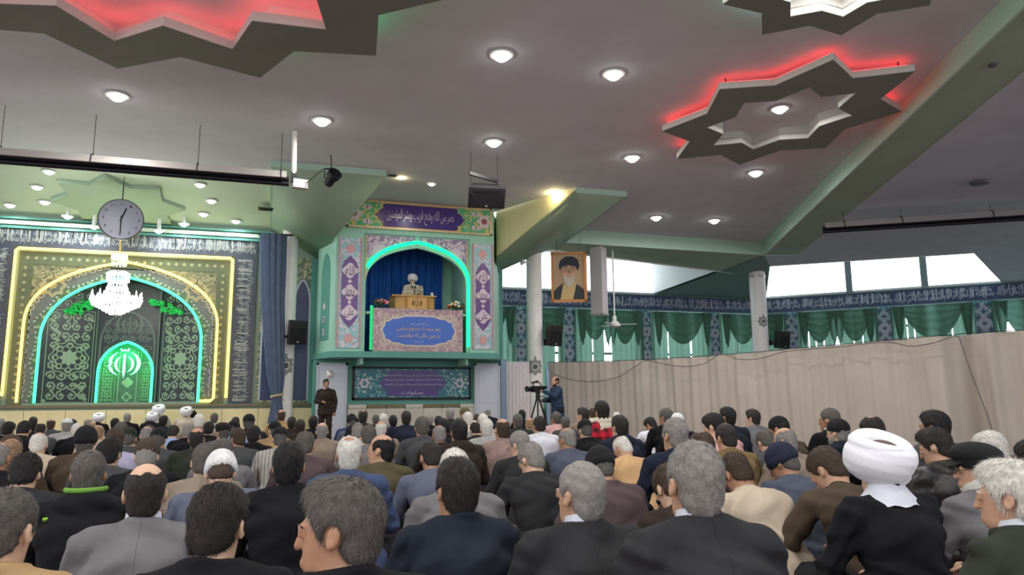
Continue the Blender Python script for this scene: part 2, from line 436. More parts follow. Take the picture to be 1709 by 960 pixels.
def window_bay(fr, u0, u1, label_wall):
    """one tall window: glass, frame, transoms"""
    wn[0] += 1
    w_ = MB().prism([[(u0, .9), (u1, .9), (u1, ZB), (u0, ZB)]], lambda u, v, w: fr(u, v, w+.30), .02).build('window_%d' % wn[0], GLASSW)
    struct(w_)
    for z in (.9, 2.0, 3.05, 4.1, ZB-.05):
        MB().prism([[(u0, z), (u1, z), (u1, z+.1), (u0, z+.1)]], lambda u, v, w: fr(u, v, w+.22), .06).build('transom', FRM, w_)
    n = max(2, round((u1-u0)/1.1))
    for k in range(n+1):
        u = u0+(u1-u0)*k/n
        MB().prism([[(u-.04, .9), (u+.04, .9), (u+.04, ZB), (u-.04, ZB)]], lambda u, v, w: fr(u, v, w+.20), .07).build('mullion', FRM, w_)
def wall_far(name, fr, L, pil, m=MINTD):
    """wall facet with window openings between pilasters at (u, width)"""
    holes = []; edges = [0] + [x for p in pil for x in (p[0]-p[1]/2, p[0]+p[1]/2)] + [L]
    for i in range(0, len(edges), 2):
        a, b = edges[i]+.08, edges[i+1]-.08
        if b-a > .5: holes.append((a, b))
    outer = [(0, 0), (L, 0), (L, ZT), (0, ZT)]
    w_ = MB().prism([outer] + [[(a, .9), (a, ZB), (b, ZB), (b, .9)] for a, b in holes], fr, .35).build(name, m); struct(w_)
    band = MB().prism([[(0, ZB), (L, ZB), (L, ZT), (0, ZT)]], lambda u, v, w: fr(u, v, w-.06), .055).build('inscription_band', SCRIPTB, w_)
    for z, t in ((ZB-.02, .05), (ZT-.03, .05)):
        MB().prism([[(0, z), (L, z), (L, z+t), (0, z+t)]], lambda u, v, w: fr(u, v, w-.09), .03).build('band_moulding', FRM, w_)
    t = MB(); script_band(t, lambda u, v, w: fr(u, ZB+.05+v, w-.062), L, .58, seed=len(name)*3+wn[0], unit=1.9); t.build('inscription', SCRIPTW, band, fix=False)
    for u, wd in pil:
        p = MB().prism([[(u-wd/2, 0), (u+wd/2, 0), (u+wd/2, ZB), (u-wd/2, ZB)]], lambda u, v, w: fr(u, v, w-.12), .115).build('pilaster', TURQ, w_)
        q = MB()
        for k in range(6):
            z = 4.55-k*.5
            ff = lambda a, b, w: fr(a, b, w-.122)
            if k % 2: disc(q, u, z, wd*.42, ff, -.012, 24, 6, .2)
            else: ringp(q, u, z, wd*.2, wd*.36, ff, -.012, 24, 4, .3)
        q.build('medallion', mat('pale_glaze', (168, 176, 190), .35), p, fix=False)
        q = MB()
        for k in range(6):
            z = 4.55-k*.5
            for s_ in (-1, 1): disc(q, u+s_*wd*.30, z+.25, wd*.15, ff, -.012, 8, 4, .3)
            disc(q, u, z, wd*.13, ff, -.014, 12, 6, .2)
        q.build('medallion', mat('navy_glaze', (76, 92, 116), .35), p, fix=False)
    for a, b in holes: window_bay(fr, a, b, name)
    return holes
def pil(fr, lst): return [(uof(fr, px, 560)[0], wd) for px, wd in lst]
hB = wall_far('wall_far', FB, LB, pil(FB, [(868, .5), (949, .5), (1077, .5), (1191, .5)]))
hC = wall_far('wall_right', FC, LC, pil(FC, [(1323, .55), (1478, .6), (1645, .65)]))
hD = wall_far('wall_side', FD, LD, [(.35, .5), (4, .6), (8, .6)])
def drapes(fr, a, b, label, gaps, swags=2, seed=0, zlow=.1):
    """pleated sheer drapes with gaps plus overlapping swags; one thing"""
    r = random.Random(seed); o = fr((a+b)/2, 0, -.2)
    t = empty('window_drapes', o, label, 'curtain', 'green drapes along the far windows')
    L = b-a; cuts = [a-.13] + gaps + [b+.13]
    for i in range(0, len(cuts), 2):
        u0, u1 = cuts[i], cuts[i+1]; n = max(16, int((u1-u0)*26)); ph = r.random()*9
        MB().grid(n, 8, lambda s, v: fr(u0+(u1-u0)*s, zlow+(ZB-.05-zlow)*v, -.14+.05*sin((u0+(u1-u0)*s)*24+ph)+.02*sin((u0+(u1-u0)*s)*57+v*2))).build('drape', SHEER, t, smooth=True, fix=False)
    sw = (L+.08)/swags
    for k in range(swags):
        u0 = a-.04+k*sw-(.1 if k else 0); u1 = a-.04+(k+1)*sw+(.1 if k < swags-1 else 0); dr = r.uniform(1.15, 1.35)
        def f(s, v, u0=u0, u1=u1, dr=dr):
            c = (4*s*(1-s))**.75; uu = u0+(u1-u0)*(s*(1-.25*v*1.0)+.125*v)
            return fr(uu, ZB-.06-(dr*c+.12)*v, -.24-.10*c*sin(pi*min(1, v*1.05))-.035*sin(v*26+3*c)*c)
        MB().grid(22, 22, f).build('swag', CURT, t, smooth=True, fix=False)
        for e, sg in ((u0+.22, 1), (u1-.22, -1)):
            MB().grid(10, 10, lambda s, v: fr(e+sg*(s-.5)*(.5-.25*v), ZB-.06-v*(1.6-.5*abs(s-.5)*2), -.30-.05*sin(s*22))).build('jabot', CURT, t, smooth=True, fix=False)
    return t
names = ['behind the pulpit side', 'left of the portrait pilaster', 'between the hanging pier and the ceiling fan', 'straight ahead right of the ceiling fan', 'left of the far right column']
g0 = uof(FB, 1012, 600)[0]
for i, (a, b) in enumerate(hB):
    gp = []
    if a < g0 < b: gp = [g0-.14, g0+.22]
    for px in (1112, 1150, 1228, 1240, 925, 985):
        u = uof(FB, px, 590)[0]
        if a+.2 < u < b-.2 and not any(abs(u-q) < .5 for q in gp): gp += [u, u+.09]
    drapes(FB, a, b, 'green sheer drapes with swags, ' + names[min(i, 4)], sorted(gp), max(1, round((b-a)/1.9)), i)
nC = ['by the far right column', 'under the first clerestory panes', 'under the last clerestory panes', 'at the right edge of the frame']
for i, (a, b) in enumerate(hC):
    gp = []
    for px, wd in ((1398, .3), (1557, .3), (1350, .05), (1362, .05), (1375, .05), (1425, .05), (1440, .05), (1515, .05), (1527, .05), (1580, .05), (1590, .05), (1690, .7)):
        u = uof(FC, px, 560)[0]
        if a+.15 < u < b-.15: gp += [u-wd/2, u+wd/2]
    drapes(FC, a, b, 'green sheer drapes with swags ' + nC[min(i, 3)], sorted(gp), max(1, round((b-a)/1.9)), 20+i)
for i, (a, b) in enumerate(hD[:2]):
    drapes(FD, a, b, 'green sheer drapes with swags on the side wall, ' + ('nearer the corner' if i == 0 else 'farther from the corner'), [], max(1, round((b-a)/1.9)), 30+i)
# clerestory dormers
CHK = mat('dormer_white', (222, 228, 226), .6)
def dormer(fr, u0, u1, inner, zin, ztop, mull, name):
    wn[0] += 1
    gl = MB().prism([[(u0, ZT), (u1, ZT), (u1, ztop), (u0, ztop)]], lambda u, v, w: fr(u, v, w+.05), .02).build('window_%d' % wn[0], GLASSW); struct(gl)
    for u in mull: MB().prism([[(u-.13, ZT), (u+.13, ZT), (u+.13, ztop), (u-.13, ztop)]], lambda u, v, w: fr(u, v, w-.05), .09).build('mullion', FRM, gl)
    MB().prism([[(u0, ZT), (u1, ZT), (u1, ZT+.10), (u0, ZT+.10)]], lambda u, v, w: fr(u, v, w-.05), .09).build('sill', CHK, gl)
    a = fr(u0, 0, 0); b = fr(u1, 0, 0)
    i0 = Vector((*inner[0], 0)); i1 = Vector((*inner[1], 0))
    for p, q in ((i0, a), (i1, b)):
        m = MB(); m.add([p+Vector((0, 0, zin)), q+Vector((0, 0, ZT)), q+Vector((0, 0, ztop)), p+Vector((0, 0, ztop))], [(0, 1, 2, 3)])
        struct(m.build('dormer_cheek', CHK, fix=False))
    struct(MB().add([i0+Vector((0, 0, ztop)), i1+Vector((0, 0, ztop)), b+Vector((0, 0, ztop)), a+Vector((0, 0, ztop))], [(0, 1, 2, 3)]).build('dormer_roof', CHK, fix=False))
    struct(vpanel('dormer_lip', tuple(inner[0]), tuple(inner[1]), zin-.02, ztop, CHK))
dormer(FB, 2.6, 11.3, (EP[:2], (17.0, 24.3)), S(24.2), 7.15, [], 'b')
uu = [uof(FC, px, 450)[0] for px in (1300, 1415, 1541, 1663)]
dormer(FC, .35, uu[3]+.2, (I0, I1), ZI, 7.25, uu[1:3], 'c')

# ---------------------------------------------------------------- mihrab wall and pulpit bay walls
YW = 22.2
fw = frY(YW)
def wx(px, py=560, Y=YW): return at_y(px, py, Y).x
def wz(px, py, Y=YW): return at_y(px, py, Y).z
xc = (wx(20, 500)+wx(386, 500))/2
HWY = (wx(386.5, 432)-wx(23, 412))/2
ZW0 = 1.08                                   # top of the marble dado
zr = wz(200, 423)                            # yellow rectangle top
ya = arch_pts(wx(362, 560)-xc, ZW0+.06, wz(362, 545), wz(205, 438), keel=.62)
ga = arch_pts(wx(336, 570)-xc, ZW0+.06, wz(336, 570), wz(207, 463), keel=.62)
sa = arch_pts((wx(253, 640)-wx(159, 640))/2, ZW0+.06, wz(160, 622, 22.9), wz(208, 571, 22.9), keel=.6)
sh = lambda pts, c=xc: [(x+c, z) for x, z in pts]
wallm = MB().prism([[(-14, 0), (1.6, 0), (1.6, S(YW)+.05), (-14, S(YW)+.05)], sh(ga)], fw, .12).build('wall_front', mat('grey_green_plaster', (140, 158, 140), .6), None); struct(wallm)
# dado of cream marble slabs
for i in range(16):
    x = -13.6+i*.95
    MB().box((x+.475-.004, YW-.03, ZW0/2-.06), (.938, .05, ZW0-.14)).build('marble_slab', MARBLE, wallm)
MB().box((-6.2, YW-.035, ZW0-.03), (15.6, .09, .07)).build('dado_cap', mat('brown_marble', (122, 112, 84), .4, var=.1), wallm)
# inscription frame around the mihrab
NAVYT = mat('grey_navy_tile', (70, 74, 84), .35, var=.12, vscale=3)
LGLAZE = mat('pale_script_glaze', (158, 160, 152), .4)
bo = wx(425, 540)-xc; bi = HWY+.03; zt = wz(425, 401)
fr_panel = MB().prism([[(xc-bo, ZW0), (xc-bo, zt), (xc+bo, zt), (xc+bo, ZW0), (xc+bi, ZW0), (xc+bi, zr+.05), (xc-bi, zr+.05), (xc-bi, ZW0)]], lambda u, v, w: fw(u, v, w-.06), .055).build('inscription_frame', NAVYT, wallm)
t = MB()
fq = lambda u, v, w: fw(xc-bo+.04+u, zr+.09+v, w-.062)
script_band(t, fq, 2*bo-.08, zt-zr-.12, 3, unit=1.0)
hh = bo-bi-.1
f1 = lambda u, v, w: fw(xc+bo-.04-v, ZW0+.05+u, w-.062)
script_band(t, f1, zr-ZW0-.05, hh, 5, unit=.8)
f2 = lambda u, v, w: fw(xc-bi-.05-v, ZW0+.05+u, w-.062)
script_band(t, f2, zr-ZW0-.05, hh, 6, unit=.8)
t.build('inscription', LGLAZE, fr_panel, fix=False)
# recessed stepped border inside the yellow neon
yb = HWY-.1; yi = yb-.33
GOLDT = tilemat('gold_floral_tile', (118, 116, 84), (150, 144, 104), 6, .4, (84, 84, 62))
MB().prism([[(xc-yb, ZW0), (xc-yb, zr-.06), (xc+yb, zr-.06), (xc+yb, ZW0), (xc+yi, ZW0), (xc+yi, zr-.42), (xc-yi, zr-.42), (xc-yi, ZW0)]], lambda u, v, w: fw(u, v, w-.03), .028).build('border_strip', mat('olive_tile', (94, 100, 72), .4, var=.1), wallm)
q = MB()
for k in range(18):
    for s_ in (-1, 1): disc(q, xc+s_*(yb-.16), ZW0+.2+k*.2, .045, fw, -.036, 8)
for k in range(-12, 13): disc(q, xc+k*.2, zr-.24, .045, fw, -.036, 8)
q.build('border_stud', mat('pale_gold_glaze', (150, 150, 108), .4), wallm, fix=False)
# spandrels between the yellow arch and the frame
yo = sh([(x*1.0, z) for x, z in ya])
sp = [(xc-yi, ZW0), (xc-yi, zr-.42), (xc+yi, zr-.42), (xc+yi, ZW0)]
spn = MB().prism([sp + list(reversed(yo))], lambda u, v, w: fw(u, v, w-.02), .018).build('spandrel', GOLDT, wallm)
q = MB(); topz = zr-.5
def in_sp(u, v):
    a = abs(u-xc); return a > np.interp(v, [z for x, z in ya[len(ya)//2:]][::-1], [x for x, z in ya[len(ya)//2:]][::-1])+.16
for s_ in (-1, 1):
    c = (xc+s_*(yi-.5), zr-.95)
    ringp(q, *c, .20, .30, fw, -.026, 32, 8, .14); disc(q, *c, .10, fw, -.026, 16, 8, .2)
arabesque(q, lambda u, v, w: fw(u, v, w-.02), xc-yi+.05, ZW0+1.4, xc+yi-.05, zr-.45, 6, .022, 4, in_sp)
q.build('spandrel_scroll', mat('spandrel_gold', (158, 150, 112), .4), spn, fix=False)
# white scrolled ring and scalloped inner ring between the two arches
def between(o_pts, i_pts, name, m, w0, d, par_):
    return MB().prism([o_pts+list(reversed(i_pts))], lambda u, v, w: fw(u, v, w+w0), d).build(name, m, par_)
def mix(a, b, t): return [(x0*(1-t)+x1*t, z0*(1-t)+z1*t) for (x0, z0), (x1, z1) in zip(a, b)]
def dense(p, k):
    o = []
    for i in range(len(p)-1):
        for j in range(k): o.append((p[i][0]+(p[i+1][0]-p[i][0])*j/k, p[i][1]+(p[i+1][1]-p[i][1])*j/k))
    return o+[p[-1]]
def resamp(p, n):
    L = [0]
    for i in range(1, len(p)): L.append(L[-1]+math.hypot(p[i][0]-p[i-1][0], p[i][1]-p[i-1][1]))
    return [(float(np.interp(L[-1]*k/(n-1), L, [a for a, b in p])), float(np.interp(L[-1]*k/(n-1), L, [b for a, b in p]))) for k in range(n)]
N_ = 161
Y_, G_ = resamp(sh(ya), N_), resamp(sh(ga), N_)
lob = [(Y_[i][0]*(1-t)+G_[i][0]*t, Y_[i][1]*(1-t)+G_[i][1]*t) for i in range(N_) for t in [.40+.34*abs(sin(pi*i*9/(N_-1)))**.7]]
between(Y_, lob, 'white_ring', mat('grey_white_tile', (104, 108, 100), .4, var=.1), -.015, .013, wallm)
between(lob, G_, 'scalloped_ring', mat('olive_green_tile', (92, 104, 78), .4, var=.1), -.008, .006, wallm)
q = MB()
for i in range(3, N_-3, 3):
    m_ = (Y_[i][0]*.8+lob[i][0]*.2, Y_[i][1]*.8+lob[i][1]*.2)
    spiral(q, *m_, .11, 1.3, i, 1 if i % 2 else -1, .032, lambda u, v, w: fw(u, v, w-.016), False)
for i in range(1, N_-1, 2):
    m_ = (lob[i][0]*.9+G_[i][0]*.1, lob[i][1]*.9+G_[i][1]*.1)
    disc(q, *m_, .035, lambda u, v, w: fw(u, v, w-.018), 0, 8)
q.build('ring_scroll', LGLAZE, wallm, fix=False)
q = MB()
for i in range(4, N_-4, 5):
    m_ = (lob[i][0]*.45+G_[i][0]*.55, lob[i][1]*.45+G_[i][1]*.55); disc(q, *m_, .05, fw, -.012, 10, 5, .25)
q.build('ring_blossom', mat('pale_olive', (150, 158, 120), .4), wallm, fix=False)
# the niche: five-sided recess behind the green arch
gx = ga[-1][0]; yn = 22.9; nx = gx*.40
NICHE = mat('niche_tile', (40, 48, 52), .35, var=.2, vscale=3)
zap = max(z for x, z in ga)+.25
nb = MB()
pl = [(xc-gx-.02, YW+.1), (xc-nx, yn), (xc+nx, yn), (xc+gx+.02, YW+.1)]
for k in range(3):
    a, b = pl[k], pl[k+1]
    if k == 1:
        nb.prism([[(a[0], ZW0-.1), (b[0], ZW0-.1), (b[0], zap), (a[0], zap)], sh(sa)], frY(yn), .04)
    else: nb.add([(*a, ZW0-.1), (*b, ZW0-.1), (*b, zap), (*a, zap)], [(0, 1, 2, 3)])
nb.add([(*p, ZW0) for p in pl], [(0, 1, 2, 3)]); nb.add([(*p, zap) for p in pl], [(0, 1, 2, 3)])
niche = nb.build('mihrab_niche', NICHE, wallm, fix=False)
VINE = mat('vine_glaze', (136, 150, 126), .4)
for k, (a, b) in enumerate(((pl[0], pl[1]), (pl[2], pl[3]))):
    fr = frL(a, b); L = (Vector(a)-Vector(b)).length
    q = MB(); lo, hi = .18, L-.12; z1, z2 = ZW0+.12, ZW0+2.5
    cu, cv = (lo+hi)/2, (z1+z2)/2-.05
    arabesque(q, fr, lo, z1, hi, z2, 2, .036, 3+k, lambda u, v: math.hypot((u-cu), (v-cv)*1.0) > .42)
    for j in range(34):
        a_ = j*2.4; uq = lo+(hi-lo)*((j*.618) % 1); vq = z1+(z2-z1)*((j*.377) % 1)
        if math.hypot(uq-cu, vq-cv) > .5: disc(q, uq, vq, .05, fr, -.013, 12, 5, .28, a_)
    for rr_, lb in ((.46, 8), (.36, 8)): ringp(q, cu, cv, rr_-.03, rr_, fr, -.012, 48, lb, .08)
    disc(q, cu, cv, .2, fr, -.012, 32, 8, .2)
    for j in range(8):
        a_ = j*pi/4; ringp(q, cu+.33*cos(a_), cv+.33*sin(a_), .05, .085, fr, -.014, 12)
    for uu_, vv_, u2, v2 in ((lo-.05, z1-.05, hi+.05, z1-.03), (lo-.05, z2+.03, hi+.05, z2+.05), (lo-.05, z1-.05, lo-.03, z2+.05), (hi+.03, z1-.05, hi+.05, z2+.05)):
        q.add([fr(uu_, vv_, -.01), fr(u2, vv_, -.01), fr(u2, v2, -.01), fr(uu_, v2, -.01)], [(0, 1, 2, 3)])
    arabesque(q, fr, lo, z2+.1, hi, z2+1.1, 2, .026, 9+k)
    q.build('scroll_panel', VINE, niche, fix=False)
fn = frY(yn); q = MB()
oa = arch_pts(nx-.1, ZW0+.06, wz(160, 575, yn), wz(208, 520, yn), keel=.7)
ribbon(q, sh(oa), .05, fn, -.012)
arabesque(q, fn, xc-nx+.15, max(z for x, z in sa)+.02, xc+nx-.15, max(z for x, z in oa)-.25, 3, .024, 6)
for s_ in (-1, 1):
    for zz in (2.2, 2.6, 2.9): spiral(q, xc+s_*(nx-.3), zz, .13, 1.2, 0, s_, .02, fn)
emblem(q, fn, xc+.02, wz(209, 541, yn), .62, -.014)
q.build('niche_scroll', mat('grey_vine_glaze', (96, 106, 98), .4), niche, fix=False)
# muqarnas-like fillets that split the niche head
q = MB()
for s_ in (-1, 1): q.bar((xc+s_*nx, yn-.02, ZW0), (xc+s_*nx, yn-.02, zap-.1), .05, .04)
q.build('niche_fillet', mat('fillet_green', (88, 110, 96), .4), niche)
# small inner niche, lit green
sx = sa[-1][0]
inn = MB(); pl2 = [(xc-sx, yn+.03), (xc-sx*.42, yn+.38), (xc+sx*.42, yn+.38), (xc+sx, yn+.03)]; zt2 = max(z for x, z in sa)+.06
for k in range(3): inn.add([(*pl2[k], ZW0-.1), (*pl2[k+1], ZW0-.1), (*pl2[k+1], zt2), (*pl2[k], zt2)], [(0, 1, 2, 3)])
inn.add([(*p, ZW0) for p in pl2], [(0, 1, 2, 3)]); inn.add([(*p, zt2) for p in pl2], [(0, 1, 2, 3)])
inner = inn.build('inner_niche', mat('green_grey_tile', (84, 118, 96), .35, var=.12, vscale=4), niche, fix=False)
q = MB()
for k in range(3):
    fr = frL(pl2[k], pl2[k+1]); L = (Vector(pl2[k])-Vector(pl2[k+1])).length
    if k == 1:
        ringp(q, L/2, ZW0+.22, .07, .11, fr, -.01, 24, 4, .2); disc(q, L/2, ZW0+.62, .13, fr, -.01, 24, 4, .14)
    else:
        arabesque(q, fr, .1, ZW0+.1, L-.1, ZW0+1.2, 2, .016, k)
    for u in (.04, L-.06): q.add([fr(u, ZW0+.05, -.01), fr(u+.02, ZW0+.05, -.01), fr(u+.02, zt2-.3, -.01), fr(u, zt2-.3, -.01)], [(0, 1, 2, 3)])
q.build('niche_scroll', mat('mint_vine_glaze', (156, 190, 150), .4), inner, fix=False)
# navy floral panels on the wall to the right of the mihrab, behind the column
FLOR = mat('navy_tile', (44, 56, 92), .3, var=.15, vscale=3)
for (pa, pb) in ((431, 476), (484, 521)):
    xa, xb = wx(pa), wx(pb); xm = (xa+xb)/2; hw_ = (xb-xa)/2
    ap = arch_pts(hw_-.09, ZW0+.1, 3.9, 4.65, 10)
    pnl = MB().prism([[(xa, ZW0+.02), (xb, ZW0+.02), (xb, 5.3), (xa, 5.3)]], lambda u, v, w: fw(u, v, w-.03), .028).build('tile_panel', tilemat('olive_floral_tile', (96, 112, 92), (170, 170, 130), 9, .35), wallm)
    f3 = lambda u, v, w: fw(u, v, w-.034)
    MB().prism([sh(ap, xm)], lambda u, v, w: fw(u, v, w-.045), .014).build('arched_panel', FLOR, pnl)
    q = MB(); ribbon(q, sh(ap, xm), .05, f3, -.016); arabesque(q, f3, xm-hw_+.13, ZW0+.15, xm+hw_-.13, 4.2, 1, .03, pa, None); arabesque(q, f3, xm-hw_+.13, ZW0+.3, xm+hw_-.13, 4.1, 2, .018, pb, None)
    q.build('floral_scroll', mat('pale_blue_glaze', (176, 186, 200), .35), pnl, fix=False)
MB().box((wx(527), YW-.05, (ZW0+5.3)/2), (.35, .08, 5.3-ZW0)).build('teal_pier', MINTD, wallm)
# ================================================================ PULPIT BALCONY
YP = 20.0
fp = frY(YP)
def px_(a, b=560, Y=YP): return at_y(a, b, Y).x
def pz_(b, a=690, Y=YP): return at_y(a, b, Y).z
X0, X1 = px_(557), px_(825); ZS = pz_(588)
pul = empty('pulpit_balcony', ((X0+X1)/2, YP+.9, 2.2), 'mint green raised pulpit balcony with pointed arch and tile panels', 'balcony')
rx0, rx1, rzt = px_(604.5), px_(784), pz_(394)
MB().prism([[(X0, ZS), (rx0, ZS), (rx0, rzt), (rx1, rzt), (rx1, ZS), (X1, ZS), (X1, HC), (X0, HC)]], fp, .14).build('front_wall', MINT, pul)
ocx = (px_(609)+px_(779))/2; ohw = (px_(779)-px_(609))/2
oa = arch_pts(ohw, ZS, pz_(474), pz_(413), 14, keel=.66)
OA = sh(oa, ocx)
MB().prism([[(rx0, ZS), (rx0, rzt), (rx1, rzt), (rx1, ZS)] + list(reversed(OA))], lambda u, v, w: fp(u, v, w+.07), .12).build('arch_wall', MINT, pul)
MAUVE = tilemat('mauve_floral_tile', (146, 132, 168), (214, 200, 206), 9, .3, (188, 150, 170))
AQUA = tilemat('aqua_floral_tile', (150, 196, 204), (216, 206, 214), 9, .3, (196, 150, 168))
GREENT = tilemat('green_floral_tile', (84, 178, 132), (214, 190, 110), 8, .3, (150, 210, 180))
PURP = mat('purple_glaze', (112, 82, 140), .3)
PURD = mat('deep_purple_glaze', (74, 54, 128), .25)
LILAC = mat('pale_lilac_glaze', (214, 200, 210), .35)
# spandrels beside the arch
na = sh(arch_pts(ohw+.10, ZS, pz_(468), pz_(401), 14, keel=.66), ocx)
right = [p for p in na if p[0] >= ocx-1e-6 and p[1] > pz_(472)]
right = sorted(right, key=lambda p: p[0])
for sg in (1, -1):
    pts = [(ocx+sg*(x-ocx+.06), z) for x, z in right]
    e = ocx+sg*(rx1-.06-ocx)
    poly = [pts[0], (pts[0][0], rzt-.03), (e, rzt-.03), (e, pts[-1][1])] + [(min(p[0], e-.01) if sg > 0 else max(p[0], e+.01), p[1]) for p in reversed(pts[1:])]
    s_ = MB().prism([poly], lambda u, v, w: fp(u, v, w+.05), .018).build('spandrel_panel', MAUVE, pul)
    q = MB(); f5 = lambda u, v, w: fp(u, v, w+.048)
    c = (e-sg*.33, rzt-.42)
    disc(q, *c, .17, f5, -.004, 28, 7, .22); ringp(q, *c, .2, .235, f5, -.004, 28, 7, .1)
    for k in range(9): disc(q, e-sg*(.55+.13*k), rzt-.16-.05*(k % 3), .05, f5, -.004, 10, 5, .25)
    q.build('blossom', LILAC, s_, fix=False)
    q = MB(); q.add([fp(e, pts[-1][1], .04), fp(e-sg*.025, pts[-1][1], .04), fp(e-sg*.025, rzt-.03, .04), fp(e, rzt-.03, .04)], [(0, 1, 2, 3)])
    q.build('panel_trim', GOLD, s_, fix=False)
# frieze
fx0, fx1 = px_(573), px_(820.5); fz0, fz1 = pz_(386.5, 698), pz_(341, 698)
frz = MB().box(((fx0+fx1)/2, YP-.03, (fz0+fz1)/2), (fx1-fx0, .05, fz1-fz0)).build('frieze_panel', GREENT, pul)
ff = lambda u, v, w: fp(u, v, w-.058)
q = MB()
for a, b, c, d in ((fx0, fz0, fx1, fz0+.05), (fx0, fz1-.05, fx1, fz1), (fx1-.05, fz0, fx1, fz1), (fx0, fz0, fx0+.05, fz1)):
    q.box(((a+c)/2, YP-.065, (b+d)/2), (c-a, .02, d-b))
q.build('frieze_trim', mat('pink_gold_trim', (214, 186, 150), .3, .3), frz)
cx0, cx1 = px_(620), px_(776)
ct = scallop(cx0-.03, fz0+.04, cx1+.03, fz1-.04); MB().prism([ct], lambda u, v, w: ff(u, v, w-.004), .003).build('cartouche_border', GOLD, frz)
MB().prism([scallop(cx0, fz0+.07, cx1, fz1-.07)], lambda u, v, w: ff(u, v, w-.012), .01).build('cartouche', PURD, frz)
q = MB(); put_text(q, 'نصر من الله وفتح قریب وبشر المؤمنین', ff, cx0+.35, fz0+.17, cx1-cx0-.7, fz1-fz0-.36, -.016)
q.build('inscription', mat('silver_script', (214, 206, 216), .25, .4), frz, fix=False)
q = MB()
for s_ in (-1, 1):
    u = (cx0+cx1)/2+s_*((cx1-cx0)/2+.55); v = (fz0+fz1)/2
    disc(q, u, v, .2, ff, -.006, 32, 6, .22)
    for a in range(4): disc(q, u-s_*.3+.1*(a % 2), v+(.2 if a < 2 else -.2), .07, ff, -.006, 16, 5, .3)
q.build('blossom', LILAC, frz, fix=False)
q = MB()
for s_ in (-1, 1):
    u = (cx0+cx1)/2+s_*((cx1-cx0)/2+.55); v = (fz0+fz1)/2; disc(q, u, v, .09, ff, -.01, 16, 8, .2)
q.build('blossom', mat('rose_glaze', (150, 90, 100), .3), frz, fix=False)
# side panels with three medallions each
for (a, b, t_, bt, meds) in ((564, 598.5, 397, 581, (452, 488, 522)), (790.5, 820.5, 408, 583, (463, 494.5, 529))):
    u0, u1 = px_(a), px_(b); um = (u0+u1)/2; m_ = (a+b)/2
    v0, v1 = pz_(bt, m_), pz_(t_, m_); hw_ = (u1-u0)/2
    p = MB().box((um, YP-.02, (v0+v1)/2), (u1-u0, .035, v1-v0)).build('side_panel', AQUA, pul)
    f6 = lambda u, v, w: fp(u, v, w-.04)
    q = MB()
    for x in (u0-.02, u1+.02): q.box((x, YP-.03, (v0+v1)/2), (.035, .06, v1-v0))
    q.build('panel_trim', mat('rose_trim', (196, 150, 160), .35), p)
    c_ = [pz_(k, m_) for k in meds]; hi, lo = c_[0]+.36, c_[2]-.36; w_ = hw_-.05
    ol = [(-w_, lo+.25), (-w_*.7, lo+.12), (0, lo-.05), (w_*.7, lo+.12), (w_, lo+.25), (w_, hi-.25), (w_*.7, hi-.1), (0, hi+.05), (-w_*.7, hi-.1), (-w_, hi-.25)]
    pm = MB().prism([[(um+x, z) for x, z in ol]], lambda u, v, w: f6(u, v, w-.006), .005).build('purple_field', PURP, p)
    q = MB()
    for c in c_: disc(q, um, c, w_*.86, f6, -.012, 32, 4, .13, 0)
    for k in range(2): disc(q, um, (c_[k]+c_[k+1])/2, .05, f6, -.012, 10, 4, .3)
    q.build('medallion', LILAC, p, fix=False)
    q = MB()
    for c, tx in zip(c_, ('الله', 'محمد', 'علی')): put_text(q, tx, f6, um-.13, c-.13, .26, .26, -.016)
    q.build('lettering', mat('violet_ink', (96, 70, 110), .4), p, fix=False)
    q = MB()
    for v in (v0+.25, v1-.3):
        disc(q, um, v, .12, f6, -.006, 24, 6, .25)
    q.build('blossom', mat('coral_glaze', (214, 160, 160), .35), p, fix=False)
# floor slab, inner room, chamfered flank
xa, xb = px_(521, 590, 21.3), px_(838, 590, 21.3)
slabp = [(X0-.06, YP-.08), (X1+.06, YP-.08), (xb, 21.5), (xb, 22.15), (xa, 22.15), (xa, 21.4)]
q = MB().prism([slabp], lambda u, v, w: Vector((u, v, ZS-.16+w)), .16); q.build('floor_slab', MINTD, pul)
q = MB(); fl = [(X0, YP+.14), (px_(530, 500, 21.2), 21.4)]
frc = frL(fl[1], fl[0]); Lc = (Vector(fl[0])-Vector(fl[1])).length
q.prism([[(0, ZS), (Lc, ZS), (Lc, S(21)), (0, S(21))]], frc, .08); fk = q.build('flank_wall', MINT, pul)
MB().prism([sh(arch_pts(.30, ZS+.35, 4.6, 5.2, 8), Lc/2)], lambda u, v, w: frc(u, v, w-.02), .018).build('flank_niche', MINTD, fk)
q = MB(); f7 = lambda u, v, w: frc(u, v, w-.03)
for v in (3.0, 3.35): ringp(q, Lc/2, v, .05, .1, f7, -.004, 16)
disc(q, Lc/2, 3.7, .1, f7, -.004, 16, 4, .2); q.build('flank_medallion', LILAC, fk, fix=False)
fr2 = (X1, YP+.14), (px_(838, 500, 21.4)-.1, 21.5)
q = MB().prism([[(0, ZS), ((Vector(fr2[1])-Vector(fr2[0])).length, ZS), ((Vector(fr2[1])-Vector(fr2[0])).length, HC), (0, HC)]], frL(*fr2), .08); q.build('flank_wall', MINT, pul)
YB = 21.95
q = MB().box(((OA[0][0]+OA[-1][0])/2, YB+.06, 4.3), (2*ohw+.6, .08, 4.4)); q.build('back_wall', MINT, pul)
for x in (OA[0][0]-.05, OA[-1][0]+.05):
    q = MB().box((x, (YP+YB)/2+.1, 4.3), (.08, YB-YP-.15, 4.4)); q.build('inner_side_wall', MINT, pul)
MB().box((ocx, (YP+YB)/2+.1, 6.35), (2*ohw+.3, YB-YP-.15, .08)).build('inner_ceiling', MINT, pul)
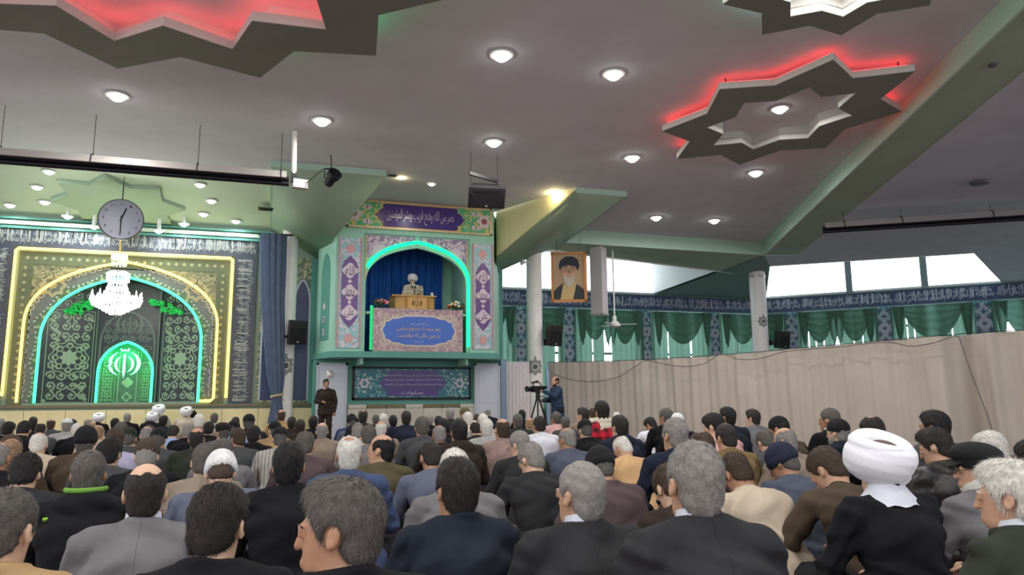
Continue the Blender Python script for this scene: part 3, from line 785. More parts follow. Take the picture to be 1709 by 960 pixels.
# parapet
q0, q1, qz = px_(622.5, 560, 19.95), px_(772.5, 560, 19.95), pz_(516, 697, 19.95)
MB().box(((q0+q1)/2, YP+.06, (ZS+qz)/2), (q1-q0, .16, qz-ZS)).build('parapet', MINT, pul)
fpz = frY(YP-.03)
bn = empty('pulpit_banner', ((q0+q1)/2, YP-.03, ZS), 'mauve cloth banner with blue cartouche and yellow script hung on the pulpit parapet', 'banner')
MB().box(((q0+q1)/2, YP-.03, (ZS+qz)/2+.01), (q1-q0, .03, qz-ZS-.02)).build('cloth', tilemat('banner_floral', (176, 150, 158), (210, 190, 186), 14, .7, (150, 120, 140)), bn)
bx0, bx1 = px_(638), px_(758); bz0, bz1 = pz_(578), pz_(527.5)
MB().box(((q0+q1)/2, YP-.048, (ZS+qz)/2), (q1-q0-.34, .006, qz-ZS-.3)).build('border_field', tilemat('banner_inner_floral', (206, 190, 180), (170, 150, 150), 16, .7), bn)
def cloud(u0, v0, u1, v1, lobes=14, amp=.055):
    c = ((u0+u1)/2, (v0+v1)/2); a, b = (u1-u0)/2, (v1-v0)/2; o = []
    for k in range(168):
        t = 2*pi*k/168; q = 1-amp*abs(sin(lobes*t/2))
        x = abs(cos(t))**.62*(1 if cos(t) > 0 else -1); z = abs(sin(t))**.62*(1 if sin(t) > 0 else -1)
        z *= 1-.13*abs(sin(2*t))
        o.append((c[0]+a*x*q, c[1]+b*z*q))
    return o
BL = mat('banner_blue', (86, 122, 206), .7)
MB().prism([cloud(bx0-.04, bz0-.04, bx1+.04, bz1+.04)], lambda u, v, w: fpz(u, v, w-.026), .004).build('cartouche_border', mat('banner_cream', (222, 206, 190), .7), bn)
crt = MB().prism([cloud(bx0, bz0, bx1, bz1)], lambda u, v, w: fpz(u, v, w-.032), .005).build('cartouche', BL, bn)
q = MB(); put_text(q, 'نماز جمعه یک اجتماع سیاسی', fpz, px_(661.5), pz_(554.5), px_(734.5)-px_(661.5), .135, -.036)
put_text(q, 'در عین حالی که عبادتست', fpz, px_(662), pz_(565), px_(733.5)-px_(662), .135, -.036)
q.build('lettering', mat('yellow_ink', (240, 196, 70), .6), bn, fix=False)
q = MB(); put_text(q, 'بسم الله الرحمن الرحیم', fpz, px_(684), pz_(545.5), px_(714)-px_(684), .12, -.036)
put_text(q, 'امام جمعه', fpz, px_(690), pz_(574.5), px_(706)-px_(690), .1, -.036)
q.build('lettering', mat('pale_blue_ink', (176, 190, 236), .6), bn, fix=False)
# blue curtain at the back of the pulpit room
BLUE = mat('royal_blue_velvet', (28, 92, 176), .7, var=.12, vscale=4)
xr = px_(735.5, 480, YB-.1)
def blu(s, v):
    x = OA[0][0]+.02+(xr-OA[0][0])*s
    return Vector((x, YB-.12-.05*sin(x*21)-.025*sin(x*47+1), ZS+.1+(6.2-ZS)*v))
tag(MB().grid(110, 6, blu).build('back_curtain', BLUE, None, smooth=True, fix=False), 'royal blue pleated curtain hung behind the seated preacher', 'curtain')
# inner clutter at lower left of the opening
# lectern
YL = 20.5
l0, l1 = px_(654, 505, YL), px_(728, 505, YL); lz1 = pz_(494, 690, YL); lz0 = ZS+.02
lec = empty('lectern', ((l0+l1)/2, YL, lz0), 'light wooden lectern with dark emblem on the pulpit', 'lectern')
WOOD = mat('maple_veneer', (222, 172, 104), .45, var=.08, vscale=3)
WOODD = mat('maple_edge', (176, 126, 66), .5)
lx = [l0, px_(660.5, 505, YL), px_(678, 505, YL), px_(714.5, 505, YL), l1]
def lp(name, a, b, ya_, yb_):
    return MB().prism([[(0, lz0), ((Vector((b, yb_))-Vector((a, ya_))).length, lz0), ((Vector((b, yb_))-Vector((a, ya_))).length, lz1), (0, lz1)]], frL((a, ya_), (b, yb_)), .04).build(name, WOOD, lec)
lp('side_wing', lx[0], lx[1], YL+.5, YL+.12); lp('wing_panel', lx[1], lx[2], YL+.12, YL)
ctr = lp('center_panel', lx[2], lx[3], YL, YL); lp('wing_panel', lx[3]+.01, lx[4]-.03, YL, YL+.12)
q = MB()
for x in (lx[2], lx[3]): q.box((x, YL-.01, (lz0+lz1)/2), (.05, .05, lz1-lz0))
q.build('edge_strip', WOODD, lec)
MB().box(((l0+l1)/2, YL+.3, lz1), (l1-l0, .7, .03)).build('desk_top', WOOD, lec)
q = MB(); emblem(q, frY(YL-.004), (lx[2]+lx[3])/2, lz1-.20, .26, -.004); q.build('emblem', mat('bronze_ink', (84, 60, 30), .5), ctr, fix=False)
q = MB(); put_text(q, 'ستاد نماز جمعه', frY(YL-.004), lx[2]+.09, lz1-.44, lx[3]-lx[2]-.18, .10, -.004); q.build('lettering', mat('bronze_ink', (84, 60, 30), .5), ctr, fix=False)
# cup, microphones, chair
cu = at_y(721, 494, YL+.2); tag(MB().lathe([(.03, 0), (.04, .005), (.045, .12), (.04, .12), (.035, .02)], 12, (cu.x, YL+.2, lz1+.015)).build('cup', WHITE, None, smooth='auto'), 'small white cup on the right end of the lectern', 'cup')
mi = empty('microphone', (px_(692, 490, YL+.25), YL+.25, lz1+.015), 'black gooseneck microphones on the lectern before the preacher', 'microphone')
mx = px_(692, 490, YL+.25)
q = MB(); q.lathe([(.06, 0), (.06, .02), (.02, .03)], 12, (mx, YL+.25, lz1+.017)); q.build('base', BLACK, mi)
for dx in (-.05, .03):
    q = MB(); q.tube([(mx, YL+.25, lz1+.03), (mx+dx*.3, YL+.27, lz1+.18), (mx+dx, YL+.33, lz1+.30)], .008, 6); n_ = q.build('gooseneck', BLACK, mi)
    q = MB(); q.tube([(mx+dx, YL+.33, lz1+.29), (mx+dx*1.2, YL+.40, lz1+.34)], .022, 8); q.build('capsule', BLACK, n_)
ch = empty('armchair', (px_(697, 480, YB-.45), YB-.45, ZS), 'dark high-backed chair behind the preacher', 'chair')
chx = px_(697, 480, YB-.4); DBLUE = mat('dark_blue_leather', (26, 40, 56), .5)
q = MB(); q.box((chx, YB-.32, ZS+1.02), (.52, .1, .85)); q.build('backrest', DBLUE, ch)
MB().box((chx, YB-.6, ZS+.48), (.52, .5, .1)).build('seat', DBLUE, ch)
for dx in (-.22, .22):
    for dy in (-.8, -.38): MB().box((chx+dx, YB+dy, ZS+.22), (.04, .04, .43)).build('leg', DGREY, ch)
# flower arrangements
def flowers(c, wd, ht, cols, label, seed):
    r = random.Random(seed); t = empty('flower_arrangement', c, label, 'flowers')
    MB().lathe([(wd*.28, 0), (wd*.36, ht*.15), (wd*.40, ht*.28), (wd*.3, ht*.28)], 14, c).build('pot', mat('dark_pot', (60, 62, 54), .5), t)
    q = MB()
    for k in range(46):
        a = r.random()*6.28; rr = wd*.5*sqrt(r.random()); b = Vector((c[0]+rr*cos(a), c[1]+rr*sin(a)*.6, c[2]+ht*r.uniform(.3, .75)))
        e = b+Vector((r.uniform(-.06, .06), r.uniform(-.05, .05), .09)); s_ = Vector((.025, 0, 0))
        q.add([b, (b+e)/2+s_, e, (b+e)/2-s_], [(0, 1, 2, 3)])
    q.build('leaf', mat('leaf_green', (52, 84, 44), .6), t, fix=False)
    for k in range(26):
        a = r.random()*6.28; rr = wd*.5*sqrt(r.random()); z = c[2]+ht*(.95-.35*(rr/(wd*.5))**2)-.03
        q = MB(); rad = r.uniform(.035, .055)
        q.ball((c[0]+rr*cos(a), c[1]+rr*sin(a)*.6, z), rad, 7, 5, (1, 1, .8)); cc = r.choice(cols)
        q.build('blossom', mat('petal_%d_%d_%d' % cc, cc, .7), t, smooth=True)
    return t
flowers((px_(637, 515, 20.25), 20.25, qz-.08), .52, .40, [(214, 110, 130), (224, 140, 150), (196, 60, 70), (232, 170, 176)], 'bouquet of pink and red roses on the left of the parapet', 1)
flowers((px_(760.5, 515, 20.25), 20.25, qz-.08), .44, .40, [(230, 226, 210), (204, 60, 50), (220, 150, 60), (236, 230, 220)], 'bouquet of white, orange and red flowers on the right of the parapet', 2)
for a in (637, 760.5): pass
MB().box((ocx, 20.25, qz-.12), (2*ohw-.05, .42, .06)).build('parapet_shelf', MINT, pul)

# ================================================================ WALL BELOW THE PULPIT
YLW = 21.1
wl = px_(523, 600, YLW); wr = px_(836, 600, YLW)
low = MB().box(((wl+wr)/2, YLW+.1, (ZS-.16)/2), (wr-wl, .15, ZS-.17)).build('wall_pulpit_base', MINTD, None); struct(low)
sz0, sz1, sx0, sx1 = pz_(667, 690, YLW), pz_(612.5, 690, YLW), px_(588, 640, YLW), px_(785.5, 640, YLW)
fs_ = frY(YLW)
sg = empty('tile_sign', ((sx0+sx1)/2, YLW, sz0), 'black framed turquoise and purple tile sign with white script below the pulpit', 'sign')
q = MB()
for a, b, c, d in ((sx0, sz0, sx1, sz0+.06), (sx0, sz1-.06, sx1, sz1), (sx0, sz0, sx0+.06, sz1), (sx1-.06, sz0, sx1, sz1)): q.box(((a+c)/2, YLW-.02, (b+d)/2), (c-a, .06, d-b))
q.build('frame', BLACK, sg)
MB().box(((sx0+sx1)/2, YLW+.0, (sz0+sz1)/2), (sx1-sx0-.1, .03, sz1-sz0-.1)).build('tile_field', tilemat('teal_floral_tile', (38, 116, 130), (130, 170, 168), 10, .3, (24, 70, 96)), sg)
cx_, cz_ = (sx0+sx1)/2-.03, (sz0+sz1)/2
ctr_ = MB().prism([scallop(px_(630, 640, YLW), sz0+.1, px_(747, 640, YLW), sz1-.1)], lambda u, v, w: fs_(u, v, w-.03), .012).build('cartouche', PURD, sg)
q = MB()
lw = px_(740, 640, YLW)-px_(641, 640, YLW); lx0 = px_(641, 640, YLW)
for r_, z in enumerate((.62, .50, .36)):
    for k in range(3): put_text(q, BAND[(r_+k) % 4], fs_, lx0+lw*k/3+.02, sz0+.9*z*(sz1-sz0)/.84+.02, lw/3-.04, .085, -.034, res=1)
put_text(q, 'صلوات', fs_, cx_-.3, sz0+.13, .62, .11, -.034, res=1)
q.build('lettering', mat('white_ink', (206, 204, 220), .4), sg, fix=False)
q = MB()
for u in (px_(608, 640, YLW), px_(767, 640, YLW)):
    ringp(q, u, cz_, .07, .13, fs_, -.022, 24, 6, .2); disc(q, u-.3 if u < cx_ else u+.26, cz_, .04, fs_, -.022)
    for a in range(6): disc(q, u+.2*cos(a*pi/3+.5), cz_+.24*sin(a*pi/3+.5), .035, fs_, -.022, 8, 4, .3)
q.build('blossom', LILAC, sg, fix=False)
# marble dado under the sign
for k in range(7):
    a = px_(580, 680, YLW)+k*.53
    MB().box((a+.26, YLW-.02, .47), (.52, .07, .9)).build('marble_slab', MARBLEW, low)
    MB().box((a+.26, YLW-.03, .98), (.5, .06, .10)).build('marble_border', mat('brown_marble', (122, 112, 84), .4, var=.1) if k % 3 else MARBLEW, low)
def plain_door(name, a, b, ytop, Y):
    u0, u1 = px_(a, 650, Y), px_(b, 650, Y); z = pz_(ytop, (a+b)/2, Y)
    DW = mat('pale_door_paint', (206, 212, 222), .5)
    d = MB().box(((u0+u1)/2, Y-.02, z/2), (u1-u0, .05, z)).build(name, DW, None); struct(d)
    q = MB()
    for x0, x1, z0, z1 in ((u0, u0+.06, 0, z), (u1-.06, u1, 0, z), (u0, u1, z-.06, z)): q.box(((x0+x1)/2, Y-.055, (z0+z1)/2), (x1-x0, .03, z1-z0))
    q.build('door_frame', mat('grey_door_frame', (190, 198, 208), .5), d)
    for z0, z1 in ((.15, .95), (1.05, z-.15)): MB().box(((u0+u1)/2, Y-.05, (z0+z1)/2), (u1-u0-.28, .02, z1-z0)).build('door_panel', DW, d)
    return d
plain_door('door_1', 527, 579, 606, YLW-.04); plain_door('door_2', 791, 834, 607, YLW-.06)
q = MB().box((px_(840, 650, YLW), YLW+.05, 1.17), (px_(845, 650, YLW)-px_(835.5, 650, YLW), .2, 2.34)).build('trim_20', mat('steel_blue_paint', (128, 152, 172), .4, .2)); struct(q)
ORB = at_y(550, 625, YLW-.1)
tag(MB().lathe([(.02, -.12), (.07, -.1), (.10, 0), (.07, .1), (.02, .12)], 14, ORB).tube([ORB+Vector((0, 0, 0)), ORB+Vector((0, .12, 0))], .015, 6).build('wall_lamp', mat('mirror_glass', (220, 220, 215), .15, .3), None, smooth='auto'), 'small round glass lamp on the door behind the standing guard', 'lamp')
# side wall closing the bay right of the pulpit
struct(MB().box((px_(838, 500, 21.5)+.05, 25.2, 3.3), (.12, 6.8, 6.6)).build('wall_side_bay', MINTD))
struct(MB().box((1.3, 22.3, 3.2), (.12, .3, 6.3)).build('trim_21', MINTD))
# ================================================================ LAMPS
NEON_Y = mat('yellow_neon', (255, 214, 96), .5, emit=3.6)
NEON_G = mat('green_neon', (70, 255, 170), .5, emit=1.9)
NEON_G2 = mat('aqua_neon', (20, 255, 170), .5, emit=1.3)
def neon(path, r, m, label, holders=True):
    t = tag(MB().tube(path, r, 8).build('neon_tube', m, None, smooth='auto'), label, 'neon light')
    return t
Yn = YW-.09
hw2 = HWY-.02
neon([(xc-hw2, Yn, wz(8, 661)), (xc-hw2, Yn, zr-.06), (xc-hw2+.06, Yn, zr), (xc+hw2-.06, Yn, zr), (xc+hw2, Yn, zr-.06), (xc+hw2, Yn, wz(376, 664))], .034, NEON_Y, 'yellow neon tube along the square frame of the mihrab')
yp = [(x, YW-.06, z) for x, z in sh(ya)]
neon([(ya[0][0]+xc, YW-.06, ZW0+.08)] + yp[1:-1] + [(ya[-1][0]+xc, YW-.06, ZW0+.16), (ya[-1][0]+xc-.08, YW-.06, ZW0+.09), (ga[-1][0]+xc+.05, YW-.06, ZW0+.09)], .034, NEON_Y, 'yellow neon tube along the large pointed arch of the mihrab')
neon([(x, YW-.06, z) for x, z in sh(ga)], .036, NEON_G, 'green neon tube along the niche arch inside the yellow arch')
neon([(x, yn-.05, z) for x, z in sh(sa)], .036, NEON_G, 'small green neon arch around the inner prayer niche')
npth = sh(arch_pts(ohw+.045, pz_(578), pz_(470), pz_(404), 14, keel=.66), ocx)
k0 = next(i for i, p in enumerate(npth) if p[1] > pz_(453))
neon([(x, YP+.02, z) for x, z in npth[k0:]], .05, NEON_G2, 'thick aqua neon tube on the pulpit arch')
xg = px_(619.5); neon([(xg, YP+.03, pz_(585)), (xg, YP+.03, pz_(512))], .045, mat('deep_green_neon', (30, 190, 110), .5, emit=.8), 'short upright green neon left of the pulpit parapet')
# lit emblem in the inner niche
ez = wz(207, 606, yn+.2); ex = at_y(207.5, 606, yn+.2).x
q = MB(); emblem(q, frY(yn+.2), ex, ez-.02, .74, 0); 
tag(q.build('neon_emblem', mat('pale_green_neon', (150, 255, 205), .5, emit=2.2), None, fix=False), 'glowing pale green neon emblem in the inner prayer niche', 'emblem')
lgt = bpy.data.lights.new('niche_glow', 'POINT'); lgt.energy = 34; lgt.color = (.02, 1, .30); lgt.shadow_soft_size = .15
lo = bpy.data.objects.new('niche_glow', lgt); COL.objects.link(lo); lo.location = (ex, yn-.1, ez+.25)
# leaf garlands in the niche head; green light on them put in as emission
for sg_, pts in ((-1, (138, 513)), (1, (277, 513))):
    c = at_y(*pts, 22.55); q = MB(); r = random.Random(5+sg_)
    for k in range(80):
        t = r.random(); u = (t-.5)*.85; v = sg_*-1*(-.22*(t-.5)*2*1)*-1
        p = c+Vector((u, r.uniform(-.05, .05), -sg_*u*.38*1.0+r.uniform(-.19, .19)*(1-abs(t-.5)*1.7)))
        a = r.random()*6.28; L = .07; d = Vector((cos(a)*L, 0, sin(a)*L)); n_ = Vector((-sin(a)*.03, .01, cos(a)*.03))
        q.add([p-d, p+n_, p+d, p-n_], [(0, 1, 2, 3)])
    o = q.build('leaf_garland', mat('green_leaf_baked_glow', (20, 170, 70), .5, emit=.4), None, fix=False)
    tag(o, 'green leaf garland with painted-in glow in the niche head, ' + ('left' if sg_ < 0 else 'right') + ' of the chandelier', 'lamp')

LAMPW = mat('lamp_white', (255, 252, 246), .5, emit=14)
LAMPB = mat('lamp_cool', (225, 240, 255), .5, emit=7)
def downlight(p, r, label, group, lampm, watts, col=(1, .97, .93), size=None):
    t = empty('ceiling_downlight', p, label, 'ceiling light', group)
    MB().lathe([(r*1.0, 0), (r*1.28, -.005), (r*1.32, -.03), (r*1.02, -.035), (r*1.0, -.01)], 20, p).build('rim', WHITE, t, smooth='auto')
    MB().lathe([(.001, -r*.85), (r*.42, -r*.77), (r*.75, -r*.54), (r*.95, -r*.25), (r, -.012)], 20, p).build('diffuser', lampm, t, smooth=True)
    l = bpy.data.lights.new('downlight', 'AREA'); l.shape = 'DISK'; l.size = r*2; l.energy = watts; l.color = col
    o = bpy.data.objects.new('downlight', l); COL.objects.link(o); o.location = p+Vector((0, 0, -r*.95))
    o.parent = t; o.matrix_parent_inverse = Matrix.Translation(p).inverted()
    return t
DL = [(196, 158, 'first from the left, under the big red star'), (537, 200, 'above the white heater pipe'), (837, 90, 'nearer of the pair in the middle of the ceiling, left'), (1024, 122, 'nearer of the pair in the middle of the ceiling, right'),
      (824, 236, 'above the hanging loudspeaker'), (1055, 262, 'between the loudspeaker and the red ringed star'), (1261, 287, 'below the red ringed star'), (1095, 362, 'deepest pair, left one above the far windows'), (1192, 367, 'deepest pair, right one above the far windows')]
for px, py, lb in DL:
    downlight(at_z(px, py, HC), .15, 'round white ceiling downlight, ' + lb, 'downlights in the main ceiling', LAMPW, DOWN_W)
for Y in (7.1, 3.4, -.3, -4.0):           # the lamp grid goes on over the photographer
    for i in range(-3, 4):
        X = .75+3.6*i
        if X > P1[0]-.4+(Y-P1[1])*.47 or (Vector((X, Y))-Vector((-1.95, 8.08))).length < 3.6 and Y > 5 or (Vector((X, Y))-Vector((6.64, 6.8))).length < 1.9: continue
        downlight(Vector((X, Y, HC)), .135, 'round white ceiling downlight behind the photographer', 'downlights behind the photographer', LAMPW, DOWN_W)
downlight(at_z(720.5, 305.5, HC), .10, 'small round ceiling light above the pulpit frieze', None, mat('lamp_soft', (255, 246, 226), .5, emit=2), 12)
def sz(px, py, lo=5.6, hi=6.9):      # on the sloped bay ceiling
    a = Vector((0, BY0, HC-.02)); b = Vector((0, 22.4, S(22.4)+.02)); d = b-a
    return at_plane(px, py, a, (0, -d.z, d.y))
BL_ = [(82, 285, 'front left'), (62, 311, 'second row left'), (17, 341, 'outer left'), (75, 336, 'inner left'), (113, 360, 'left, near the moulding'), (157, 377, 'left of the clock over the inscription'), (265, 384, 'right of the clock over the inscription'), (307, 373, 'right, near the moulding'), (340, 356, 'inner right'), (353, 334, 'second row right'), (334, 307, 'front right'), (394, 368, 'outer right')]
for px, py, lb in BL_:
    p = sz(px, py); low_ = p.y > 21.8
    if low_: p = at_y(px, py, 21.7)
    t = downlight(p, .115, 'small cool bay downlight, ' + lb, 'downlights over the mihrab bay', LAMPB, BAY_W, (.85, .95, 1))
    if low_: MB().lathe([(.05, -.01), (.05, S(21.7)+.2-p.z)], 12, p).build('stem', WHITE, t)
# pale star panel in the bay ceiling, with its dark tips
sc_ = sz(200, 338); slope = (S(22.4)+.02-HC+.02)/(22.4-BY0)
star = []
for k in range(16):
    a = 2*pi*k/16; r = 1.5 if k % 2 == 0 else 1.1; star.append((sc_.x+r*cos(a)*1.05, sc_.y+r*sin(a)*1.25))
q = MB(); n_ = len(star)
q.add([(x, y, sc_.z+slope*(y-sc_.y)-.10) for x, y in star] + [(x, y, sc_.z+slope*(y-sc_.y)-.004) for x, y in star], [tuple(range(n_))] + [(i, (i+1) % n_, n_+(i+1) % n_, n_+i) for i in range(n_)])
tag(q.build('ceiling_star', mat('bay_star_paint', (170, 196, 172), .7), None), 'pale green star shaped ceiling panel above the clock', 'ceiling panel')

# ---- star rings hung under the main ceiling
PANEL = mat('star_ring_paint', (124, 130, 120), .75, var=.05, vscale=1.5)
PANELE = mat('star_edge_paint', (206, 204, 198), .6)
def starpts(c, R, r, n, th, sx=1, sy=1):
    return [(c[0]+(R if k % 2 == 0 else r)*sx*cos(th+pi*k/n), c[1]+(R if k % 2 == 0 else r)*sy*sin(th+pi*k/n)) for k in range(2*n)]
def star_ring(c, z, th_, out, inn, label, led_out=None, led_in=None, str_=6, core=1.0):
    t = empty('star_ring', (c[0], c[1], z), label, 'ceiling panel')
    MB().prism([out, list(reversed(inn))], lambda u, v, w: Vector((u, v, z+w)), .012).build('soffit_face', PANEL, t)
    n = len(out)
    q = MB(); q.add([(x, y, z+.012) for x, y in out]+[(x, y, z+th_) for x, y in out], [(i, (i+1) % n, n+(i+1) % n, n+i) for i in range(n)]); q.build('outer_edge', PANELE, t, fix=False)
    m = len(inn)
    q = MB(); q.add([(x, y, z+.012) for x, y in inn]+[(x, y, z+th_) for x, y in inn], [(i, (i+1) % m, m+(i+1) % m, m+i) for i in range(m)]); q.build('inner_edge', PANELE, t, fix=False)
    k = MB(); k.prism([out, list(reversed(inn))], lambda u, v, w: Vector((u, v, z+th_+w)), .01); k.build('top_board', PANELE, t)
    q = MB(); cw = [(c[0]+(x-c[0])*core, c[1]+(y-c[1])*core) for x, y in inn]  # inner wall of small rings; added in the big ring as LED light block
    q.add([(x, y, z+th_*.9) for x, y in cw]+[(x, y, HC+.01) for x, y in cw], [(i, (i+1) % m, m+(i+1) % m, m+i) for i in range(m)]); q.build('core_baffle', PANELE, t, fix=False)
    for pts, led, s_ in ((out, led_out, .95), (inn, led_in, 1.05)):
        if led:
            p3 = [(c[0]+(x-c[0])*s_, c[1]+(y-c[1])*s_, z+th_+.03) for x, y in pts]
            MB().tube(p3, .02, 6, closed=True).build('led_strip', mat('led_%d_%d_%d' % led, led, .5, emit=str_), t)
    for i in range(0, n, 4):
        x, y = out[i]; x2, y2 = c[0]+(x-c[0])*.9, c[1]+(y-c[1])*.9
        MB().tube([(x2, y2, z+th_), (x2, y2, HC+.02)], .012, 5).build('hanger', DGREY, t)
    return t
c1 = (9.08, 11.3); S1 = dict(n=8, th=radians(21), sx=2.07/2.4, sy=2.68/2.4)
star_ring(c1, 6.33, .12, starpts(c1, 2.4, 1.78, **S1), starpts(c1, 1.46, 1.08, **S1), 'eight pointed star ring with red light around its rim and a lamp in its middle', (255, 62, 62), None, 5)
MB_ = downlight(Vector((c1[0]+.02, c1[1]-.05, HC)), .135, 'round white downlight inside the red rimmed star ring', 'downlights in the main ceiling', LAMPW, DOWN_W)
c2 = (-1.95, 8.08); S2 = dict(n=12, th=radians(67))
star_ring(c2, 6.2, .14, starpts(c2, 4.08, 3.38, **S2), starpts(c2, 3.12, 2.45, **S2), 'huge twelve pointed star ring glowing red inside, over the front rows', (60, 200, 120), (255, 84, 82), 6, 1.13)
c3 = (6.64, 6.8); S3 = dict(n=8, th=radians(6))
star_ring(c3, 6.2, .12, starpts(c3, 1.5, 1.12, **S3), starpts(c3, .95, .72, **S3), 'star ring cut by the top of the frame above the red rimmed one', (150, 235, 205), None, 5)
downlight(Vector((c3[0], c3[1], HC)), .12, 'downlight inside the topmost star ring at the frame edge', None, LAMPW, DOWN_W)
# ---- warm floods in the notch above the pulpit
for px, py, lb in ((655, 291, 'left'), (946, 322, 'right')):
    p = at_y(px, py, FY+.35) if px < 800 else at_plane(px, py, (NX1-.06, 0, 0), (1, 0, 0))
    t = empty('flood_lamp', p, 'small warm flood lamp at the %s corner of the ceiling notch' % lb, 'lamp')
    MB().box(p, (.2, .1, .1)).build('housing', DGREY, t)
    MB().box(p+Vector((0, .04, .06)), (.16, .08, .012)).build('lens', mat('warm_lens', (255, 216, 140), .5, emit=6), t)
    l = bpy.data.lights.new('flood', 'POINT'); l.energy = 20; l.color = (1, .82, .45); l.shadow_soft_size = .06
    o = bpy.data.objects.new('flood', l); COL.objects.link(o); o.location = p+Vector((.25 if px < 800 else -.3, .15, -.02)); o.parent = t; o.matrix_parent_inverse = Matrix.Translation(p).inverted()

# ---- chandelier
ct_ = at_d(200, 424, 18.6); cb_ = at_d(200, 524, 18.6); CX, CY = ct_.x, ct_.y
chd = empty('chandelier', (CX, CY, ct_.z), 'brilliant tiered crystal chandelier hanging before the mihrab', 'chandelier')
CRY = mat('lit_crystal', (255, 255, 250), .2, emit=5)
zt_, zb_ = ct_.z, cb_.z; H = zt_-zb_; pxm = 18.6/1234
top_z = sz(202, 300).z+.2
MB().tube([(CX, CY, zt_), (CX, CY, S(CY)+.14)], .018, 6).build('stem', GOLD, chd)
MB().lathe([(.02, 0), (24*pxm*.5, -.02), (26*pxm*.5, -.14), (20*pxm*.5, -.16), (.02, -.15)], 20, (CX, CY, zt_)).build('crown', mat('lit_gold', (255, 236, 170), .3, .3, emit=1.5), chd, smooth='auto')
prof = [(426, 20), (455, 22), (458, 33), (468, 33), (470, 23), (482, 31), (496, 44), (500, 76), (508, 70), (513, 50), (520, 28), (525, 8)]
lay = [(w_*pxm/2, zt_-(y-424)*pxm) for y, w_ in prof]
for a, b in zip(lay[:-1], lay[1:]):
    n_ = max(10, int(max(a[0], b[0])*2*pi/.085)); q = MB()
    for k in range(n_):
        an = 2*pi*k/n_; rr = (a[0]+b[0])/2
        for r_, z in ((a[0], a[1]), (rr, (a[1]+b[1])/2)):
            q.lathe([(.002, -.06), (.022, -.025), (.002, .03)], 5, (CX+r_*cos(an), CY+r_*sin(an), z))
    stuff(q.build('crystal_tier', CRY, chd))
for k in range(12):
    an = 2*pi*k/12; r_ = 37*pxm
    MB().lathe([(.03, 0), (.04, .04), (.02, .05), (.012, .14), (.002, .17)], 8, (CX+r_*cos(an), CY+r_*sin(an), lay[7][1]+.02)).build('candle_bulb', CRY, chd)
lgt = bpy.data.lights.new('chandelier_glow', 'POINT'); lgt.energy = 85; lgt.shadow_soft_size = .4; lgt.color = (1, .97, .88)
lo = bpy.data.objects.new('chandelier_glow', lgt); COL.objects.link(lo); lo.location = (CX, CY-1.5, zb_+.9); lo.parent = chd; lo.matrix_parent_inverse = Matrix.Translation(chd.location).inverted()

# ================================================================ THINGS ON WALLS, COLUMNS AND CEILING
# clock
ck = at_d(202, 367, 17.6); rk = 34.5*17.6/1234
nrm = (EYEP-ck); nrm.z = 0; nrm.normalize(); cxv = Vector((-nrm.y, nrm.x, 0)); tilt = radians(0)
def fck(u, v, w): return ck + cxv*u + Vector((0, 0, v)) + nrm*(-w)
clk = empty('wall_clock', ck, 'large round grey clock hanging on a cable before the mihrab', 'clock')
def cyl(r, w0, w1, n=40):
    q = MB(); q.add([fck(r*cos(2*pi*k/n), r*sin(2*pi*k/n), w) for w in (w0, w1) for k in range(n)], [tuple(range(n)), tuple(range(2*n-1, n-1, -1))] + [(k, (k+1) % n, n+(k+1) % n, n+k) for k in range(n)]); return q
cyl(rk, -.06, .06).build('case', mat('clock_case', (60, 62, 70), .4, .3), clk)
cyl(rk*.95, -.075, -.058).build('dial', mat('clock_dial', (150, 152, 170), .25), clk)
q = MB()
for h in range(1, 13):
    a = pi/2-h*pi/6; s_ = rk*.13; wd_ = s_*(.62 if h < 10 else 1.1)
    q = MB(); put_text(q, str(h), fck, rk*.76*cos(a)-wd_/2, rk*.76*sin(a)-s_/2, wd_, s_, -.08, arabic=False)
    q.build('numeral', mat('clock_ink', (52, 52, 64), .5), clk, fix=False)
q = MB(); ribbon(q, [(-.02, -.06), (rk*.2, rk*.55)], .035, fck, -.084); q.build('hour_hand', BLACK, clk, fix=False)
q = MB(); ribbon(q, [(.0, .08), (rk*.0, -rk*.72)], .028, fck, -.088); q.build('minute_hand', BLACK, clk, fix=False)
MB().tube([ck+Vector((0, 0, rk)), ck+Vector((0, 0, rk+.34))], .012, 6).build('cable', DGREY, clk)
q = MB(); z9 = sz(202, 310); q.tube([ck+Vector((0, 0, rk+.33)), Vector((ck.x, ck.y, S(ck.y)+.16))], .008, 5); q.build('cable', DGREY, clk)

